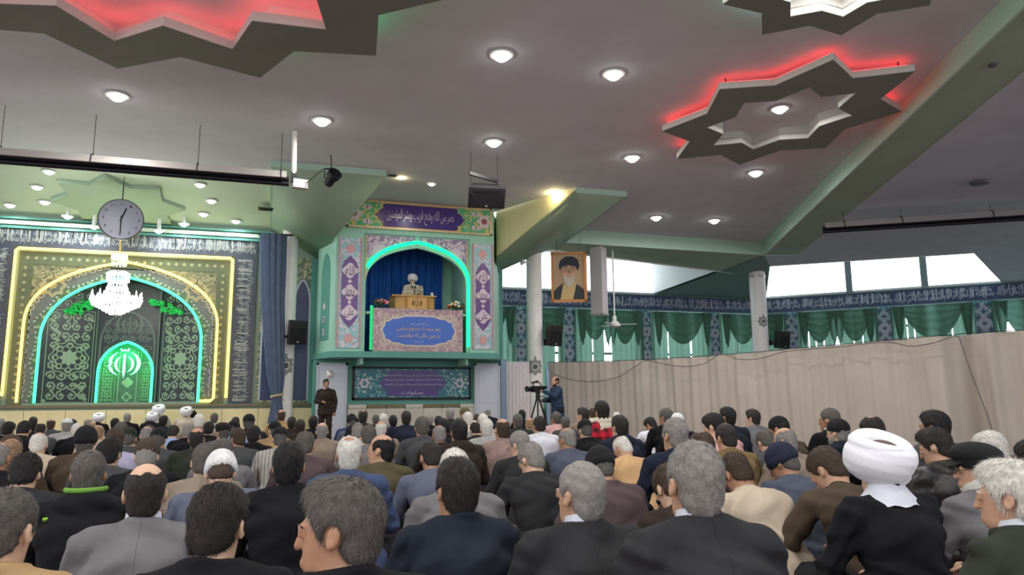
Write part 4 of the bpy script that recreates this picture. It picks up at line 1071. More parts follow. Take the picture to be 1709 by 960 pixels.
# columns
COLM = mat('column_paint', (246, 242, 240), .4, var=.03)
def column(px, Y, r, label, deco=None):
    p = at_y(px, 560, Y); t = empty('column', (p.x, Y, 0), label, 'column')
    zt = S(min(Y, 28)) + .06
    MB().lathe([(r*1.08, 0), (r*1.08, .12), (r, .14), (r, zt-.2), (r, zt)], 36, (p.x, Y, 0)).build('shaft', COLM, t, smooth='auto')
    q = MB(); q.lathe([(r+.012, zt-.28), (r+.012, zt-.2)], 36, (p.x, Y, 0)); q.build('collar', STEEL, t, smooth='auto')
    if deco:
        q = MB(); q2 = MB(); base = atan2(-p.y, -p.x)
        for py, s_ in deco:
            z = at_y(px, py, Y).z
            fr = lambda u, v, w: Vector((p.x+(r-w)*cos(base+deco_off+u/r), Y+(r-w)*sin(base+deco_off+u/r), z+v))
            deco_off = 0 if px < 1200 else .5
            ringp(q, 0, 0, s_*.62, s_, fr, -.004, 48, 8, .14)
            disc(q2, 0, 0, s_*.35, fr, -.006, 32, 8, .2); ringp(q2, 0, 0, s_*.5, s_*.6, fr, -.006, 48, 8, .12)
            for a in range(4): disc(q, s_*.25*cos(a*pi/2), 1.25*s_*(1 if a % 2 else -1) if a % 2 else 0, s_*.12, fr, -.005, 12, 4, .2)
        q.build('medallion', mat('grey_medallion', (150, 152, 150), .5), t, fix=False); q2.build('medallion', mat('dark_medallion', (86, 84, 84), .5), t, fix=False)
    return p
p1 = column(479, 21.55, .215, 'pale round column beside the tied blue curtain', [(611, .24)])
p2 = column(892.5, 21.9, .245, 'pale round column between the pulpit and the portrait', [(613, .24)])
p3 = column(1269, 24.0, .30, 'pale round column behind the beige curtain in front of the right windows', [(538, .2)])
# tied blue curtain
zc0, zc1 = 0, at_y(455, 392, 21.1).z
BC = mat('slate_blue_drape', (84, 98, 122), .8, var=.1, vscale=5)
def ctx(v):
    z = zc1*v
    y_ = 705-(705-392)*v
    c = np.interp(v, [0, .17, .22, .35, .7, 1], [461, 463, 463, 461, 456, 456.5]); hw_ = np.interp(v, [0, .1, .19, .22, .3, .5, .8, 1], [14, 11, 7, 7, 11, 14, 17, 18])
    return z, at_y(c, y_, 21.1).x, hw_*21.3/1234
def tied(s, v):
    z, x, h = ctx(v); a = 2*pi*s
    k = 1+.16*sin(11*a)+.08*sin(23*a+v*3)
    return Vector((x+h*k*cos(a), 21.1+h*.5*k*sin(a), z))
tc_ = empty('tied_curtain', (ctx(0)[1], 21.1, 0), 'slate blue curtain gathered with a tie beside the column', 'curtain')
MB().grid(120, 36, tied).build('drape', BC, tc_, smooth=True, fix=False)
z, x, h = ctx(.205); MB().tube([(x+h*1.25*cos(a*pi/8), 21.1+h*.75*sin(a*pi/8), z+.01*a) for a in range(17)], .035, 6).build('tieback', mat('beige_tie', (180, 164, 128), .7), tc_)
z, x, h = ctx(1); MB().bar((x-h*1.3, 21.1, z), (x+h*1.7, 21.1, z+.02), .05, .05).build('rail', DGREY, tc_)

def speaker(c, sx_, sy_, sz_, yaw, pitch, label, name='loudspeaker'):
    t = empty(name, c, label, 'speaker')
    M = Matrix.Rotation(yaw, 3, 'Z') @ Matrix.Rotation(pitch, 3, 'X')
    q = MB(); vs = []
    for z in (-.5, .5):
        for x, y in ((-.5, -.5), (.5, -.5), (.34, .5), (-.34, .5)): vs.append(Vector(c)+M @ Vector((x*sx_, y*sy_, z*sz_)))
    q.add(vs, [(3, 2, 1, 0), (4, 5, 6, 7), (0, 1, 5, 4), (1, 2, 6, 5), (2, 3, 7, 6), (3, 0, 4, 7)]); q.build('cabinet', mat('speaker_black', (34, 34, 36), .55), t)
    MB().box(Vector(c)+M @ Vector((0, -.5*sy_-.008, -.12*sz_)), (sx_*.88, .016, sz_*.66), M=M).build('grille', mat('speaker_grille', (20, 20, 22), .8), t)
    MB().box(Vector(c)+M @ Vector((0, -.5*sy_-.006, .34*sz_)), (sx_*.7, .014, sz_*.16), M=M).build('horn', BLACK, t)
    MB().box(Vector(c)+M @ Vector((0, -.5*sy_-.02, -.38*sz_)), (.05, .008, .035), M=M).build('badge', STEEL, t)
    return t, M
def mount(t, a, b):
    MB().bar(a, b, .06, .06).build('bracket', BLACK, t); MB().box(b, (.08, .08, .2)).build('wall_plate', BLACK, t)
c = at_y(494, 555, 21.05); t, M = speaker(c, .50, .36, .66, radians(18), radians(8), 'black loudspeaker on the column by the tied blue curtain'); mount(t, c+Vector((-.1, .15, -.1)), Vector((p1.x-.10, 21.55-.29, c.z-.1)))
c = at_y(923, 560, 21.55); t, M = speaker(c, .46, .36, .66, radians(14), radians(8), 'black loudspeaker on the column under the portrait'); mount(t, c+Vector((-.15, .1, -.15)), Vector((p2.x+.30, 21.80, c.z-.2)))
c = at_y(1304, 567, 23.6); t, M = speaker(c, .5, .4, .66, radians(10), radians(8), 'black loudspeaker low on the far right column'); mount(t, c+Vector((-.15, .1, -.1)), Vector((p3.x+.36, 23.9, c.z-.1)))
# small camera and horn on column 2
q = at_y(882, 421, 21.6); t = empty('wall_camera', q, 'white surveillance camera high on the column left of the portrait', 'camera')
MB().box(q, (.16, .3, .13)).build('body', WHITE, t); MB().lathe([(.05, 0), (.05, .02)], 12, q+Vector((-.0, -.15, 0)), M=Matrix.Rotation(radians(90), 3, 'X')).build('lens', BLACK, t); MB().bar(q+Vector((.05, .1, -.05)), (p2.x-.1, 21.72, q.z-.05), .04, .04).build('arm', WHITE, t)
q = at_y(881, 438, 21.6); t = empty('alarm_horn', q, 'small white horn below the surveillance camera on the column', 'horn')
MB().lathe([(.03, 0), (.04, .1), (.11, .22), (.10, .2), (.03, .08)], 14, q, M=Matrix.Rotation(radians(-90), 3, 'Y')).build('bell', WHITE, t, smooth='auto'); MB().bar(q, (p2.x-.15, 21.75, q.z), .04, .04).build('arm', WHITE, t)
# hanging loudspeaker and bar
c = at_d(810, 327, 16.6); t, M = speaker(c, .82, .5, .46, radians(-8), radians(28), 'wide black loudspeaker hanging from the ceiling before the pulpit', 'hanging_loudspeaker')
bz = at_d(808, 295.5, 16.6)
MB().bar(bz+Vector((-.34, .0, .06)), bz+Vector((.33, .05, -.06)), .07, .07).build('bar', BLACK, t)
for s_ in (-.31, .31):
    MB().tube([c+Vector((s_, .05, .2)), bz+Vector((s_, 0, 0))], .006, 4).build('cable', DGREY, t); MB().tube([bz+Vector((s_, 0, 0)), Vector((bz.x+s_, bz.y, HC+.01))], .006, 4).build('cable', DGREY, t)
# stage spotlight
c = at_d(553, 299, 16.5); t = empty('stage_spotlight', c, 'dark stage spotlight hanging under the fascia by the heater pipe', 'spotlight')
M = Matrix.Rotation(radians(25), 3, 'Z') @ Matrix.Rotation(radians(60), 3, 'X')
MB().lathe([(.05, -.2), (.1, -.16), (.11, .05), (.15, .08), (.16, .2), (.13, .2), (.1, .1)], 14, c, M=M).build('housing', DGREY, t, smooth='auto')
MB().tube([c+Vector((-.15, 0, 0)), c+Vector((-.15, 0, .22)), c+Vector((.15, 0, .22)), c+Vector((.15, 0, 0))], .015, 6).build('yoke', DGREY, t)
MB().tube([c+Vector((0, 0, .22)), c+Vector((-.02, .1, HC-c.z))], .012, 5).build('cable', DGREY, t)
MB().tube([at_d(510, 306, 15.2), at_d(522, 297, 15.5), at_d(540, 282, 16), c+Vector((-.05, 0, .25))], .01, 5).build('power_cable', DGREY, t)
# radiant tube heaters
def heater(a, b, label, posts, burner=True):
    a = Vector(a); b = Vector(b); d = (b-a).normalized(); L = (b-a).length; up = Vector((0, 0, 1)); sd = d.cross(up).normalized()
    t = empty('tube_heater', (a+b)/2, label, 'heater')
    prof = [(-.20, -.02), (-.13, .13), (.13, .13), (.20, -.02)]
    q = MB(); vs = []
    for p in (a, b):
        for u, v in prof: vs.append(p+sd*u+up*v)
        for u, v in reversed(prof): vs.append(p+sd*u*.94+up*(v-.012))
    q.add(vs, [(i, (i+1) % 8, 8+(i+1) % 8, 8+i) for i in range(8)]); q.build('reflector', STEEL, t)
    MB().tube([a-d*.05, b], .055, 12).build('burner_tube', mat('dark_tube', (30, 30, 38), .4, .3), t, smooth='auto')
    MB().tube([a-d*.05+sd*.0-up*.10, b-up*.10], .05, 12).build('return_tube', mat('dark_tube', (30, 30, 38), .4, .3), t, smooth='auto')
    for f in posts:
        p = a+(b-a)*f
        MB().tube([p+sd*-.21+up*-.05, p+sd*-.14+up*.14, p+up*.2, p+sd*.14+up*.14, p+sd*.21+up*-.05], .012, 5).build('hanger', DGREY, t)
        MB().tube([p+up*.2, Vector((p.x, p.y, HC+.01))], .006, 4).build('chain', DGREY, t)
    return t, d
a = at_z(478, 299, 5.62); b = at_z(-60, 256, 5.62)
t, d = heater(a, b, 'long silver and black tube heater hanging over the mihrab side', (.02, .30, .63, .9))
bx = at_z(500, 308, 5.56)
MB().box(bx, (.30, .2, .18), rz=.2).build('burner_box', mat('burner_white', (190, 190, 184), .5), t)
MB().box(bx+Vector((-.12, 0, .14)), (.12, .12, .22)).build('burner_fan', DGREY, t)
tp = at_z(492, 218, HC); MB().tube([bx+Vector((-.12, 0, .2)), tp], [.055, .05], 10).build('flue_pipe', mat('flue_white', (226, 224, 218), .4), t, smooth='auto')
a = at_z(1376, 381, 5.75); b = at_z(1760, 356, 5.75)
heater(a, b, 'long dark tube heater hanging under the right outer ceiling', (.09, .35, .74))
# ceiling vents and small detectors
for px, py, lb in ((450, 348.5, 'left of the pair above the tied curtain'), (511, 362.5, 'right of the pair above the tied curtain')):
    a_ = Vector((0, FY, S(FY))); n_ = Vector((0, .07, 1)); p = at_plane(px, py, a_, n_)
    t = empty('air_vent', p, 'dark slatted ceiling air vent, ' + lb, 'vent', 'ceiling air vents')
    MB().box(p+Vector((0, 0, -.01)), (.6, .34, .02)).build('frame', mat('vent_frame', (120, 124, 112), .6), t)
    for k in range(6): MB().box(p+Vector((0, -.12+k*.048, -.026)), (.52, .025, .012)).build('slat', DGREY, t)
for px, py, lb, r_ in ((1635, 306, 'large blurred dark one', .22), (1657, 108, 'small one near the beam', .07)):
    p = at_z(px, py, 6.12 if px == 1635 else 6.27)
    zc_ = p.z+.12
    t = tag(MB().lathe([(r_*.6, .15), (r_, .03), (r_*.9, -.02), (r_*.4, -.04)], 16, p).build('ceiling_fitting', mat('fitting_grey', (92, 92, 98), .5), None, smooth='auto'), 'round dark fitting on the right outer ceiling, ' + lb, 'ceiling fitting')
# portrait
pd = 22.6
def fpo(): 
    o = at_d(950.5, 504, pd); r_ = Vector((R_.x, R_.y, 0)).normalized(); n_ = Vector((-r_.y, r_.x, 0))
    return o, r_, n_
o_, r_, n_ = fpo(); sc = pd/1234
def fport(u, v, w): return o_ + r_*(u*sc) + Vector((0, 0, v*sc)) + n_*w      # u, v in twentieths of the picture
pt = empty('portrait', o_, 'framed portrait of a bearded man in black turban hung before the clerestory', 'picture')
MB().prism([[(-29.5, 0), (29.5, 0), (29.5, 84), (-29.5, 84)]], fport, .05).build('backing', mat('portrait_ground', (186, 156, 122), .6, var=.1, vscale=2), pt)
for a, b, c, d in ((-30, -1, 30, 4), (-30, 81, 30, 85), (-30, -1, -26.5, 85), (25, -1, 30, 85)):
    MB().prism([[(a, b), (c, b), (c, d), (a, d)]], lambda u, v, w: fport(u, v, w-.03), .04).build('frame_rail', mat('bronze_frame', (170, 116, 66), .35, .3), pt)
def pp(name, m, pts, w): MB().prism([pts], lambda u, v, q: fport(u, v, q-w), .004).build(name, m, pt)
def ell(cx, cy, a, b, n=28, t0=0, t1=2*pi): return [(cx+a*cos(t0+(t1-t0)*k/n), cy+b*sin(t0+(t1-t0)*k/n)) for k in range(n)]
pp('robe', mat('robe_dark', (52, 56, 58), .6), [(-26, 4), (25, 4), (25, 20), (17, 27), (8, 33), (-8, 33), (-18, 26), (-26, 18)], .006)
pp('shirt', mat('shirt_cream', (204, 178, 124), .6), [(-15, 4), (6, 4), (10, 20), (12, 32), (6, 36), (-6, 36), (-10, 30)], .012)
pp('face', mat('portrait_skin', (206, 164, 132), .6), ell(0, 48, 11, 16), .018)
pp('beard', mat('portrait_beard', (196, 186, 172), .6), [(-10, 45), (-6, 42), (0, 40), (6, 42), (10, 45), (9, 36), (5, 29), (0, 24), (-5, 29), (-9, 36)], .024)
pp('turban', mat('portrait_turban', (40, 40, 58), .6), [(-15, 54), (-11, 60), (0, 62), (11, 60), (15, 52), (18, 62), (15, 72), (7, 77), (-5, 77), (-14, 70), (-17, 61)], .024)
pp('nose', mat('portrait_shade', (176, 132, 104), .6), [(-1, 55), (1.5, 55), (3, 47.5), (-2.5, 47.5)], .022)
q = MB()
for s_ in (-5, 5):
    ringp(q, s_, 54, 3.6, 4.2, lambda u, v, w: fport(u, v, w-.024), 0, 20)
    ribbon(q, [(s_-3.5, 58.6), (s_, 59.4), (s_+3.5, 58.6)], 1.2, lambda u, v, w: fport(u, v, w-.023), 0); disc(q, s_, 54, 1.4, lambda u, v, w: fport(u, v, w-.022), 0, 10)
q.build('glasses', mat('portrait_dark', (84, 66, 56), .5), pt, fix=False)
q = MB()
for u in (-20, 20): q.tube([fport(u, 84, .02), Vector((fport(u, 84, .02).x, fport(u, 84, .02).y, S(21.7)-.0))], .008, 5)
q.build('cable', DGREY, pt)
# hanging square pier
a = at_d(1001, 526, 24.3); zt = 6.2
t = empty('hanging_duct', (a.x, a.y, a.z), 'pale square duct hanging from the ceiling right of the portrait', 'duct')
MB().box((a.x, a.y, (a.z+zt)/2), (.42, .42, zt-a.z), rz=radians(-50)).build('shaft', mat('duct_paint', (186, 180, 182), .5), t)
MB().box((a.x, a.y, a.z+.02), (.46, .46, .05), rz=radians(-50)).build('lip', mat('duct_lip', (160, 156, 158), .5), t)
# ceiling fan
h = at_d(1026, 542, 24.6); t = empty('ceiling_fan', h, 'white ceiling fan on a long rod in front of the green drapes', 'fan')
MB().tube([h, Vector((h.x, h.y, 7.14))], .028, 8).build('rod', WHITE, t, smooth='auto')
MB().lathe([(.04, .3), (.07, .26), (.06, .12), (.03, .1)], 12, h).build('rod_collar', WHITE, t, smooth='auto')
MB().lathe([(.04, .14), (.10, .10), (.19, .02), (.19, -.06), (.08, -.10), (.02, -.11)], 16, h).build('motor', WHITE, t, smooth='auto')
for k in range(3):
    an = radians(-20+120*k); e = Vector((cos(an), sin(an), 0))
    MB().bar(h+e*.15, h+e*.72+Vector((0, 0, .01)), .13, .012).build('blade', WHITE, t)

# beige partition curtain and its cable
BG = mat('beige_canvas', (188, 178, 167), .85, var=.06, vscale=1.5, bump=.15, bscale=30)
cp = [Vector((8.30, 22.05)), Vector((12.6, 10.9))]
L1 = (cp[1]-cp[0]).length; dcur = (cp[1]-cp[0])/L1; ncur = Vector((-dcur.y, dcur.x))
def ztop_px(px, py, p): return EYE+((EYEP+ray(px, py)*1).z-EYE)*0
tops = []
for px, py in ((916, 605), (985, 604), (1080, 601), (1180, 595), (1268, 588), (1330, 582), (1400, 576), (1480, 569), (1560, 562), (1593, 560), (1612, 557), (1650, 555), (1709, 552), (1800, 548)):
    v = ray(px, py); d2 = Vector((v.x, v.y)); A = cp[0]; s_ = (A.x*d2.y-A.y*d2.x)/(dcur.y*d2.x-dcur.x*d2.y)
    P = A+dcur*s_; tops.append((s_, EYE+v.z*(P.length/d2.length)))
ts = [a for a, b in tops]; tz = [b for a, b in tops]
sA, sB = ts[0]-.05, ts[-1]
def cpos(s): return cp[0]+dcur*s
sf = ts[9]
def curt(u, v):
    s = sA+(sB-sA)*u; zt_ = float(np.interp(s, ts, tz)); z = .02+(zt_-.02)*v
    n_ = .035*sin(s*9.5+.6*sin(s*1.3))*(.5+.5*v)+.02*sin(s*23+v)+.02*sin(s*4.1+v*2.5)
    g = (s-sf-.32)/.22; n_ += .33*math.exp(-g*g)*(1 if g < 0 else .9) + .10*sin((s-sf)*7+v*2)*math.exp(-((s-sf)/1.0)**2)
    P = cpos(s)-ncur*0; P = P+ncur*n_
    return Vector((P.x, P.y, z))
bt = empty('partition_curtain', (*cpos((sA+sB)/2), 0), 'long beige canvas partition curtain along the right side of the hall', 'curtain')
MB().grid(330, 26, curt).build('canvas', BG, bt, smooth=True, fix=False)
cab = []
for i in range(len(ts)-1):
    pass
for s_, z in zip(ts, tz): cab.append(Vector((*cpos(s_), z+.01)))
MB().tube(cab, .008, 5).build('support_wire', DGREY, bt)
# looping electric cable pinned along its top
loop = [(914, 604), (920, 622), (955, 634), (990, 637), (1030, 630), (1060, 612), (1078, 602), (1105, 607), (1140, 612), (1175, 607), (1203, 592), (1235, 600), (1270, 598), (1310, 587), (1350, 583), (1400, 579), (1450, 573), (1490, 572), (1520, 578), (1560, 572), (1595, 561), (1605, 575), (1620, 620), (1650, 700), (1665, 760)]
pth = []
for px, py in loop:
    v = ray(px, py); d2 = Vector((v.x, v.y)); A = cp[0]-ncur*.0; s_ = (A.x*d2.y-A.y*d2.x)/(dcur.y*d2.x-dcur.x*d2.y); P = A+dcur*s_
    k = P.length/d2.length; P3 = EYEP+v*k*.985; pth.append(P3)
def smooth(p, n=5):
    o = []
    for i in range(len(p)-1):
        a, b, c, d = p[max(i-1, 0)], p[i], p[i+1], p[min(i+2, len(p)-1)]
        for j in range(n):
            t = j/n; o.append(.5*((2*b)+(c-a)*t+(2*a-5*b+4*c-d)*t*t+(3*b-a-3*c+d)*t**3))
    return o+[p[-1]]
tag(MB().tube(smooth(pth), .011, 5).build('electric_cable', mat('grey_cable', (112, 106, 104), .6), None, smooth='auto'), 'thin grey cable looping along the top of the beige curtain', 'cable')
# white cloth panel left of column 2 and pale strip at the curtain's end
u0, u1 = at_y(846, 650, 21.75), at_y(884, 650, 21.75); z = at_y(865, 604, 21.75).z
tag(MB().grid(60, 6, lambda s, v: Vector((u0.x+(u1.x-u0.x)*s, 21.75+.018*sin(s*40), .02+(z-.02)*v))).build('cloth_screen', mat('pale_canvas', (236, 228, 230), .8, var=.04), None, smooth=True, fix=False), 'pale cloth screen between the white door and the column', 'curtain')
g = at_y(915.5, 650, 22.6); z = at_y(915, 607, 22.6).z
tag(MB().box((g.x, 22.6, z/2), (.16, .05, z)).build('glass_strip', mat('sky_blue_glass', (168, 200, 232), .2), None), 'narrow pale blue glass strip beside the column behind the camera', 'glass panel')
# ================================================================ PEOPLE
f32 = np.float32
def march(fn, lo, hi, h):
    """naive surface nets on a sparse-evaluated signed distance field"""
    lo = np.array(lo, f32); B = 8
    n = np.ceil((np.array(hi)-lo)/h/B).astype(int)*B
    nb = n//B
    A = np.full(n, 1.0, f32)
    c = [lo[i]+(np.arange(nb[i])*B+(B-1)/2)*h for i in range(3)]
    X, Y, Z = np.meshgrid(*c, indexing='ij')
    dc = fn(X.ravel().astype(f32), Y.ravel().astype(f32), Z.ravel().astype(f32)).reshape(nb)
    rad = B*h*.5*1.74*1.25+.01
    A = np.repeat(np.repeat(np.repeat(np.sign(dc).astype(f32), B, 0), B, 1), B, 2)
    ids = np.argwhere(np.abs(dc) < rad)
    g = np.arange(B)
    gx, gy, gz = [q.ravel() for q in np.meshgrid(g, g, g, indexing='ij')]
    ix = (ids[:, 0, None]*B+gx).ravel(); iy = (ids[:, 1, None]*B+gy).ravel(); iz = (ids[:, 2, None]*B+gz).ravel()
    A[ix, iy, iz] = fn((lo[0]+ix*h).astype(f32), (lo[1]+iy*h).astype(f32), (lo[2]+iz*h).astype(f32))
    A[0] = A[-1] = 1; A[:, 0] = A[:, -1] = 1; A[:, :, 0] = A[:, :, -1] = 1
    S_ = A < 0
    cnt = sum(S_[i:n[0]-1+i, j:n[1]-1+j, k:n[2]-1+k].astype(np.int8) for i in (0, 1) for j in (0, 1) for k in (0, 1))
    act = np.argwhere((cnt > 0) & (cnt < 8))
    vid = np.full(cnt.shape, -1, np.int32); vid[tuple(act.T)] = np.arange(len(act))
    P = np.zeros((len(act), 3)); W = np.zeros(len(act))
    crn = [(i, j, k) for i in (0, 1) for j in (0, 1) for k in (0, 1)]
    for a in crn:
        for ax in range(3):
            if a[ax]: continue
            b = list(a); b[ax] = 1
            va = A[act[:, 0]+a[0], act[:, 1]+a[1], act[:, 2]+a[2]]; vb = A[act[:, 0]+b[0], act[:, 1]+b[1], act[:, 2]+b[2]]
            m = (va < 0) != (vb < 0); t = np.where(m, va/np.where(m, va-vb, 1), 0)
            q = np.repeat(np.array(a, float)[None], len(act), 0); q[:, ax] += t
            P[m] += q[m]; W[m] += 1
    P = lo+(act+P/W[:, None])*h
    F_ = []
    for ax in range(3):
        o1, o2 = [(1, 2), (2, 0), (0, 1)][ax]
        s0 = [slice(None)]*3; s1 = [slice(None)]*3; s0[ax] = slice(0, -1); s1[ax] = slice(1, None)
        ch = S_[tuple(s0)] != S_[tuple(s1)]; e = np.argwhere(ch)
        ok = (e[:, o1] > 0) & (e[:, o2] > 0) & (e[:, o1] < n[o1]-1) & (e[:, o2] < n[o2]-1); e = e[ok]
        d1 = np.zeros(3, int); d1[o1] = 1; d2 = np.zeros(3, int); d2[o2] = 1
        q = np.stack([vid[tuple(e.T)], vid[tuple((e-d1).T)], vid[tuple((e-d1-d2).T)], vid[tuple((e-d2).T)]], 1)
        fl = S_[tuple(e.T)]; q[~fl] = q[~fl][:, ::-1]
        F_.append(q[(q >= 0).all(1)])
    return P, np.concatenate(F_)
def to_mesh(name, P, Q, m=None):
    me = bpy.data.meshes.new(name); me.vertices.add(len(P)); me.vertices.foreach_set('co', P.astype(f32).ravel())
    me.loops.add(Q.size); me.loops.foreach_set('vertex_index', Q.ravel().astype(np.int32))
    me.polygons.add(len(Q)); me.polygons.foreach_set('loop_start', np.arange(0, Q.size, 4, dtype=np.int32))
    me.polygons.foreach_set('use_smooth', np.ones(len(Q), bool)); me.update(calc_edges=True); me.validate()
    me.materials.append(m); return me
def strands(me, n, L, wd, seed=0):
    """short strands combed away from the crown, joined to the hair shell"""
    r = np.random.default_rng(seed); nf = len(me.polygons)
    c = np.empty(nf*3, f32); me.polygons.foreach_get('center', c); c = c.reshape(-1, 3)
    m = np.empty(nf*3, f32); me.polygons.foreach_get('normal', m); m = m.reshape(-1, 3)
    i = r.integers(0, nf, n); p = c[i]+r.normal(0, .0015, (n, 3)); m = m[i]
    t = p-np.array([.01, -.045, .14]); t = t-m*(t*m).sum(1)[:, None]; t += r.normal(0, .010, (n, 3)); t /= np.linalg.norm(t, axis=1)[:, None]+1e-6
    s = np.cross(m, t); ll = L*r.uniform(.5, 1.1, (n, 1)); w_ = wd*r.uniform(.6, 1.2, (n, 1))
    a = p-s*w_-m*.001; b = p+s*w_-m*.001; e = p+t*ll+m*ll*r.uniform(.10, .34, (n, 1))
    V = np.stack([a, b, e], 1).reshape(-1, 3); T = np.arange(3*n).reshape(-1, 3)
    nv = len(me.vertices); vs = np.empty(nv*3, f32); me.vertices.foreach_get('co', vs)
    fs = [tuple(q.vertices) for q in me.polygons]+[tuple(int(v)+nv for v in q) for q in T]
    o = bpy.data.meshes.new(me.name); o.from_pydata(np.concatenate([vs.reshape(-1, 3), V]).tolist(), [], fs); o.update()
    o.polygons.foreach_set('use_smooth', np.ones(len(fs), bool)); o.materials.append(me.materials[0]); return o
def cone(X, Y, Z, a, b, ra, rb, xs=1):
    ax, ay, az = a[0]*xs, a[1], a[2]; bx, by, bz = b[0]*xs-ax, b[1]-ay, b[2]-az
    px, py, pz = X*xs-ax, Y-ay, Z-az
    t = np.clip((px*bx+py*by+pz*bz)/max(1e-9, bx*bx+by*by+bz*bz), 0, 1)
    return np.sqrt((px-t*bx)**2+(py-t*by)**2+(pz-t*bz)**2)-(ra+(rb-ra)*t)
def ellip(X, Y, Z, c, r):
    x, y, z = (X-c[0])/r[0], (Y-c[1])/r[1], (Z-c[2])/r[2]
    k0 = np.sqrt(x*x+y*y+z*z)+1e-6; k1 = np.sqrt((x/r[0])**2+(y/r[1])**2+(z/r[2])**2)+1e-6
    return k0*(k0-1)/k1
def smin(a, b, k):
    h = np.clip(.5+.5*(b-a)/k, 0, 1); return b+(a-b)*h-k*h*(1-h)
def smax(a, b, k): return -smin(-a, -b, k)
def hloc(J, X, Y, Z):
    M, c = J['HM'], J['hc']; x, y, z = X-c[0], Y-c[1], Z-c[2]
    return [M[0][i]*x+M[1][i]*y+M[2][i]*z for i in range(3)]
def head_sdf(x, y, z):
    d = ellip(x, y, z, (0, -.015, .035), (.074, .097, .090))
    d = smin(d, ellip(x, y, z, (0, .030, -.045), (.058, .066, .078)), .04)
    d = smin(d, ellip(x, y, z, (0, .046, -.088), (.042, .042, .034)), .03)
    d = smin(d, cone(x, y, z, (-.036, .086, .02), (.036, .086, .02), .011, .011), .018)
    d = smax(d, -np.minimum(ellip(x, y, z, (-.032, .108, .003), (.018, .016, .011)), ellip(x, y, z, (.032, .108, .003), (.018, .016, .011))), .012)
    d = smin(d, np.minimum(ellip(x, y, z, (-.031, .088, .003), (.013, .012, .010)), ellip(x, y, z, (.031, .088, .003), (.013, .012, .010))), .004)
    d = smin(d, cone(x, y, z, (0, .095, .012), (0, .112, -.030), .008, .0115), .012)
    d = smin(d, cone(x, y, z, (-.02, .094, -.064), (.02, .094, -.064), .007, .007), .008)
    d = smin(d, cone(x, y, z, (-.017, .093, -.077), (.017, .093, -.077), .008, .008), .008)
    for s in (-1, 1):
        e = ellip(x, y+.25*(z+.008), z, (s*.081, -.008, -.006), (.011, .019, .031))
        e = smax(e, -ellip(x, y+.25*(z+.008), z, (s*.093, -.004, -.002), (.010, .011, .018)), .006)
        d = smin(d, e, .007)
    return d
def hand_sdf(X, Y, Z, w, fwd, side, up, curl=.6):
    w, fwd, side, up = [np.array(q, float) for q in (w, fwd, side, up)]
    pc = w+fwd*.045
    d = cone(X, Y, Z, w+fwd*.01, pc+fwd*.02, .026, .030)
    d = smin(d, cone(X, Y, Z, pc-side*.022+fwd*.02, pc+side*.024+fwd*.024, .016, .014), .02)
    for k, L in enumerate((.066, .076, .072, .056)):
        a = w+fwd*.085+side*(-.030+.0205*k); b = a+(fwd*cos(curl*.6)-up*sin(curl*.6))*L*.5; c = b+(fwd*cos(curl*1.7)-up*sin(curl*1.7))*L*.55
        d = smin(d, np.minimum(cone(X, Y, Z, a, b, .0095, .009), cone(X, Y, Z, b, c, .009, .0075)), .005)
    a = w+fwd*.03-side*.026; b = a+fwd*.032-side*.026; c = b+fwd*.03-side*.004-up*.008
    return smin(d, np.minimum(cone(X, Y, Z, a, b, .013, .011), cone(X, Y, Z, b, c, .011, .009)), .008)

def rotz(a): c, s = cos(a), sin(a); return np.array([[c, -s, 0], [s, c, 0], [0, 0, 1]])
def rotx(a): c, s = cos(a), sin(a); return np.array([[1, 0, 0], [0, c, -s], [0, s, c]])
def roty(a): c, s = cos(a), sin(a); return np.array([[c, 0, s], [0, 1, 0], [-s, 0, c]])
def seated(lean=10, hp=12, hy=0, roll=0, kneel=False, wide=1.0):
    """seated on the floor facing +Y; hy > 0 turns the head to its left"""
    J = {}; pz = .215 if kneel else .125
    a, b = radians(lean), radians(lean*1.7+6)
    J['pel'] = np.array([0, 0, pz]); J['wst'] = J['pel']+.17*np.array([0, sin(a*.4), cos(a*.4)])
    J['chs'] = J['wst']+.17*np.array([0, sin(a), cos(a)]); J['nb'] = J['chs']+.155*np.array([0, sin(b), cos(b)])
    t = radians(lean*.6+hp*.45)
    J['hc'] = J['nb']+.140*np.array([-.25*sin(radians(roll)), sin(t)+.10, cos(t)])
    J['HM'] = rotz(radians(hy)) @ roty(radians(roll)) @ rotx(-radians(hp))
    J['sh'] = []; J['el'] = []; J['wr'] = []; J['kn'] = []; J['an'] = []; J['hip'] = []; J['toe'] = []; J['hf'] = []
    for s in (-1, 1):
        sh_ = J['nb']+np.array([s*.192*wide, -.012, -.048]); J['sh'].append(sh_)
        J['el'].append(np.array([s*.285*wide, sh_[1]+.08, pz+.17])); J['wr'].append(np.array([s*.13, sh_[1]+.27, pz+.10])); J['hf'].append((-s*.55, .75, -.25))
        J['hip'].append(np.array([s*.10, .0, pz+.01]))
        if kneel: J['kn'].append(np.array([s*.14, .39, .10])); J['an'].append(np.array([s*.12, -.06, .06])); J['toe'].append(np.array([s*.07, -.2, .045]))
        else: J['kn'].append(np.array([s*.32, .29, .12])); J['an'].append(np.array([-s*.06, .37, .065])); J['toe'].append(np.array([-s*.19, .33, .05]))
    return J
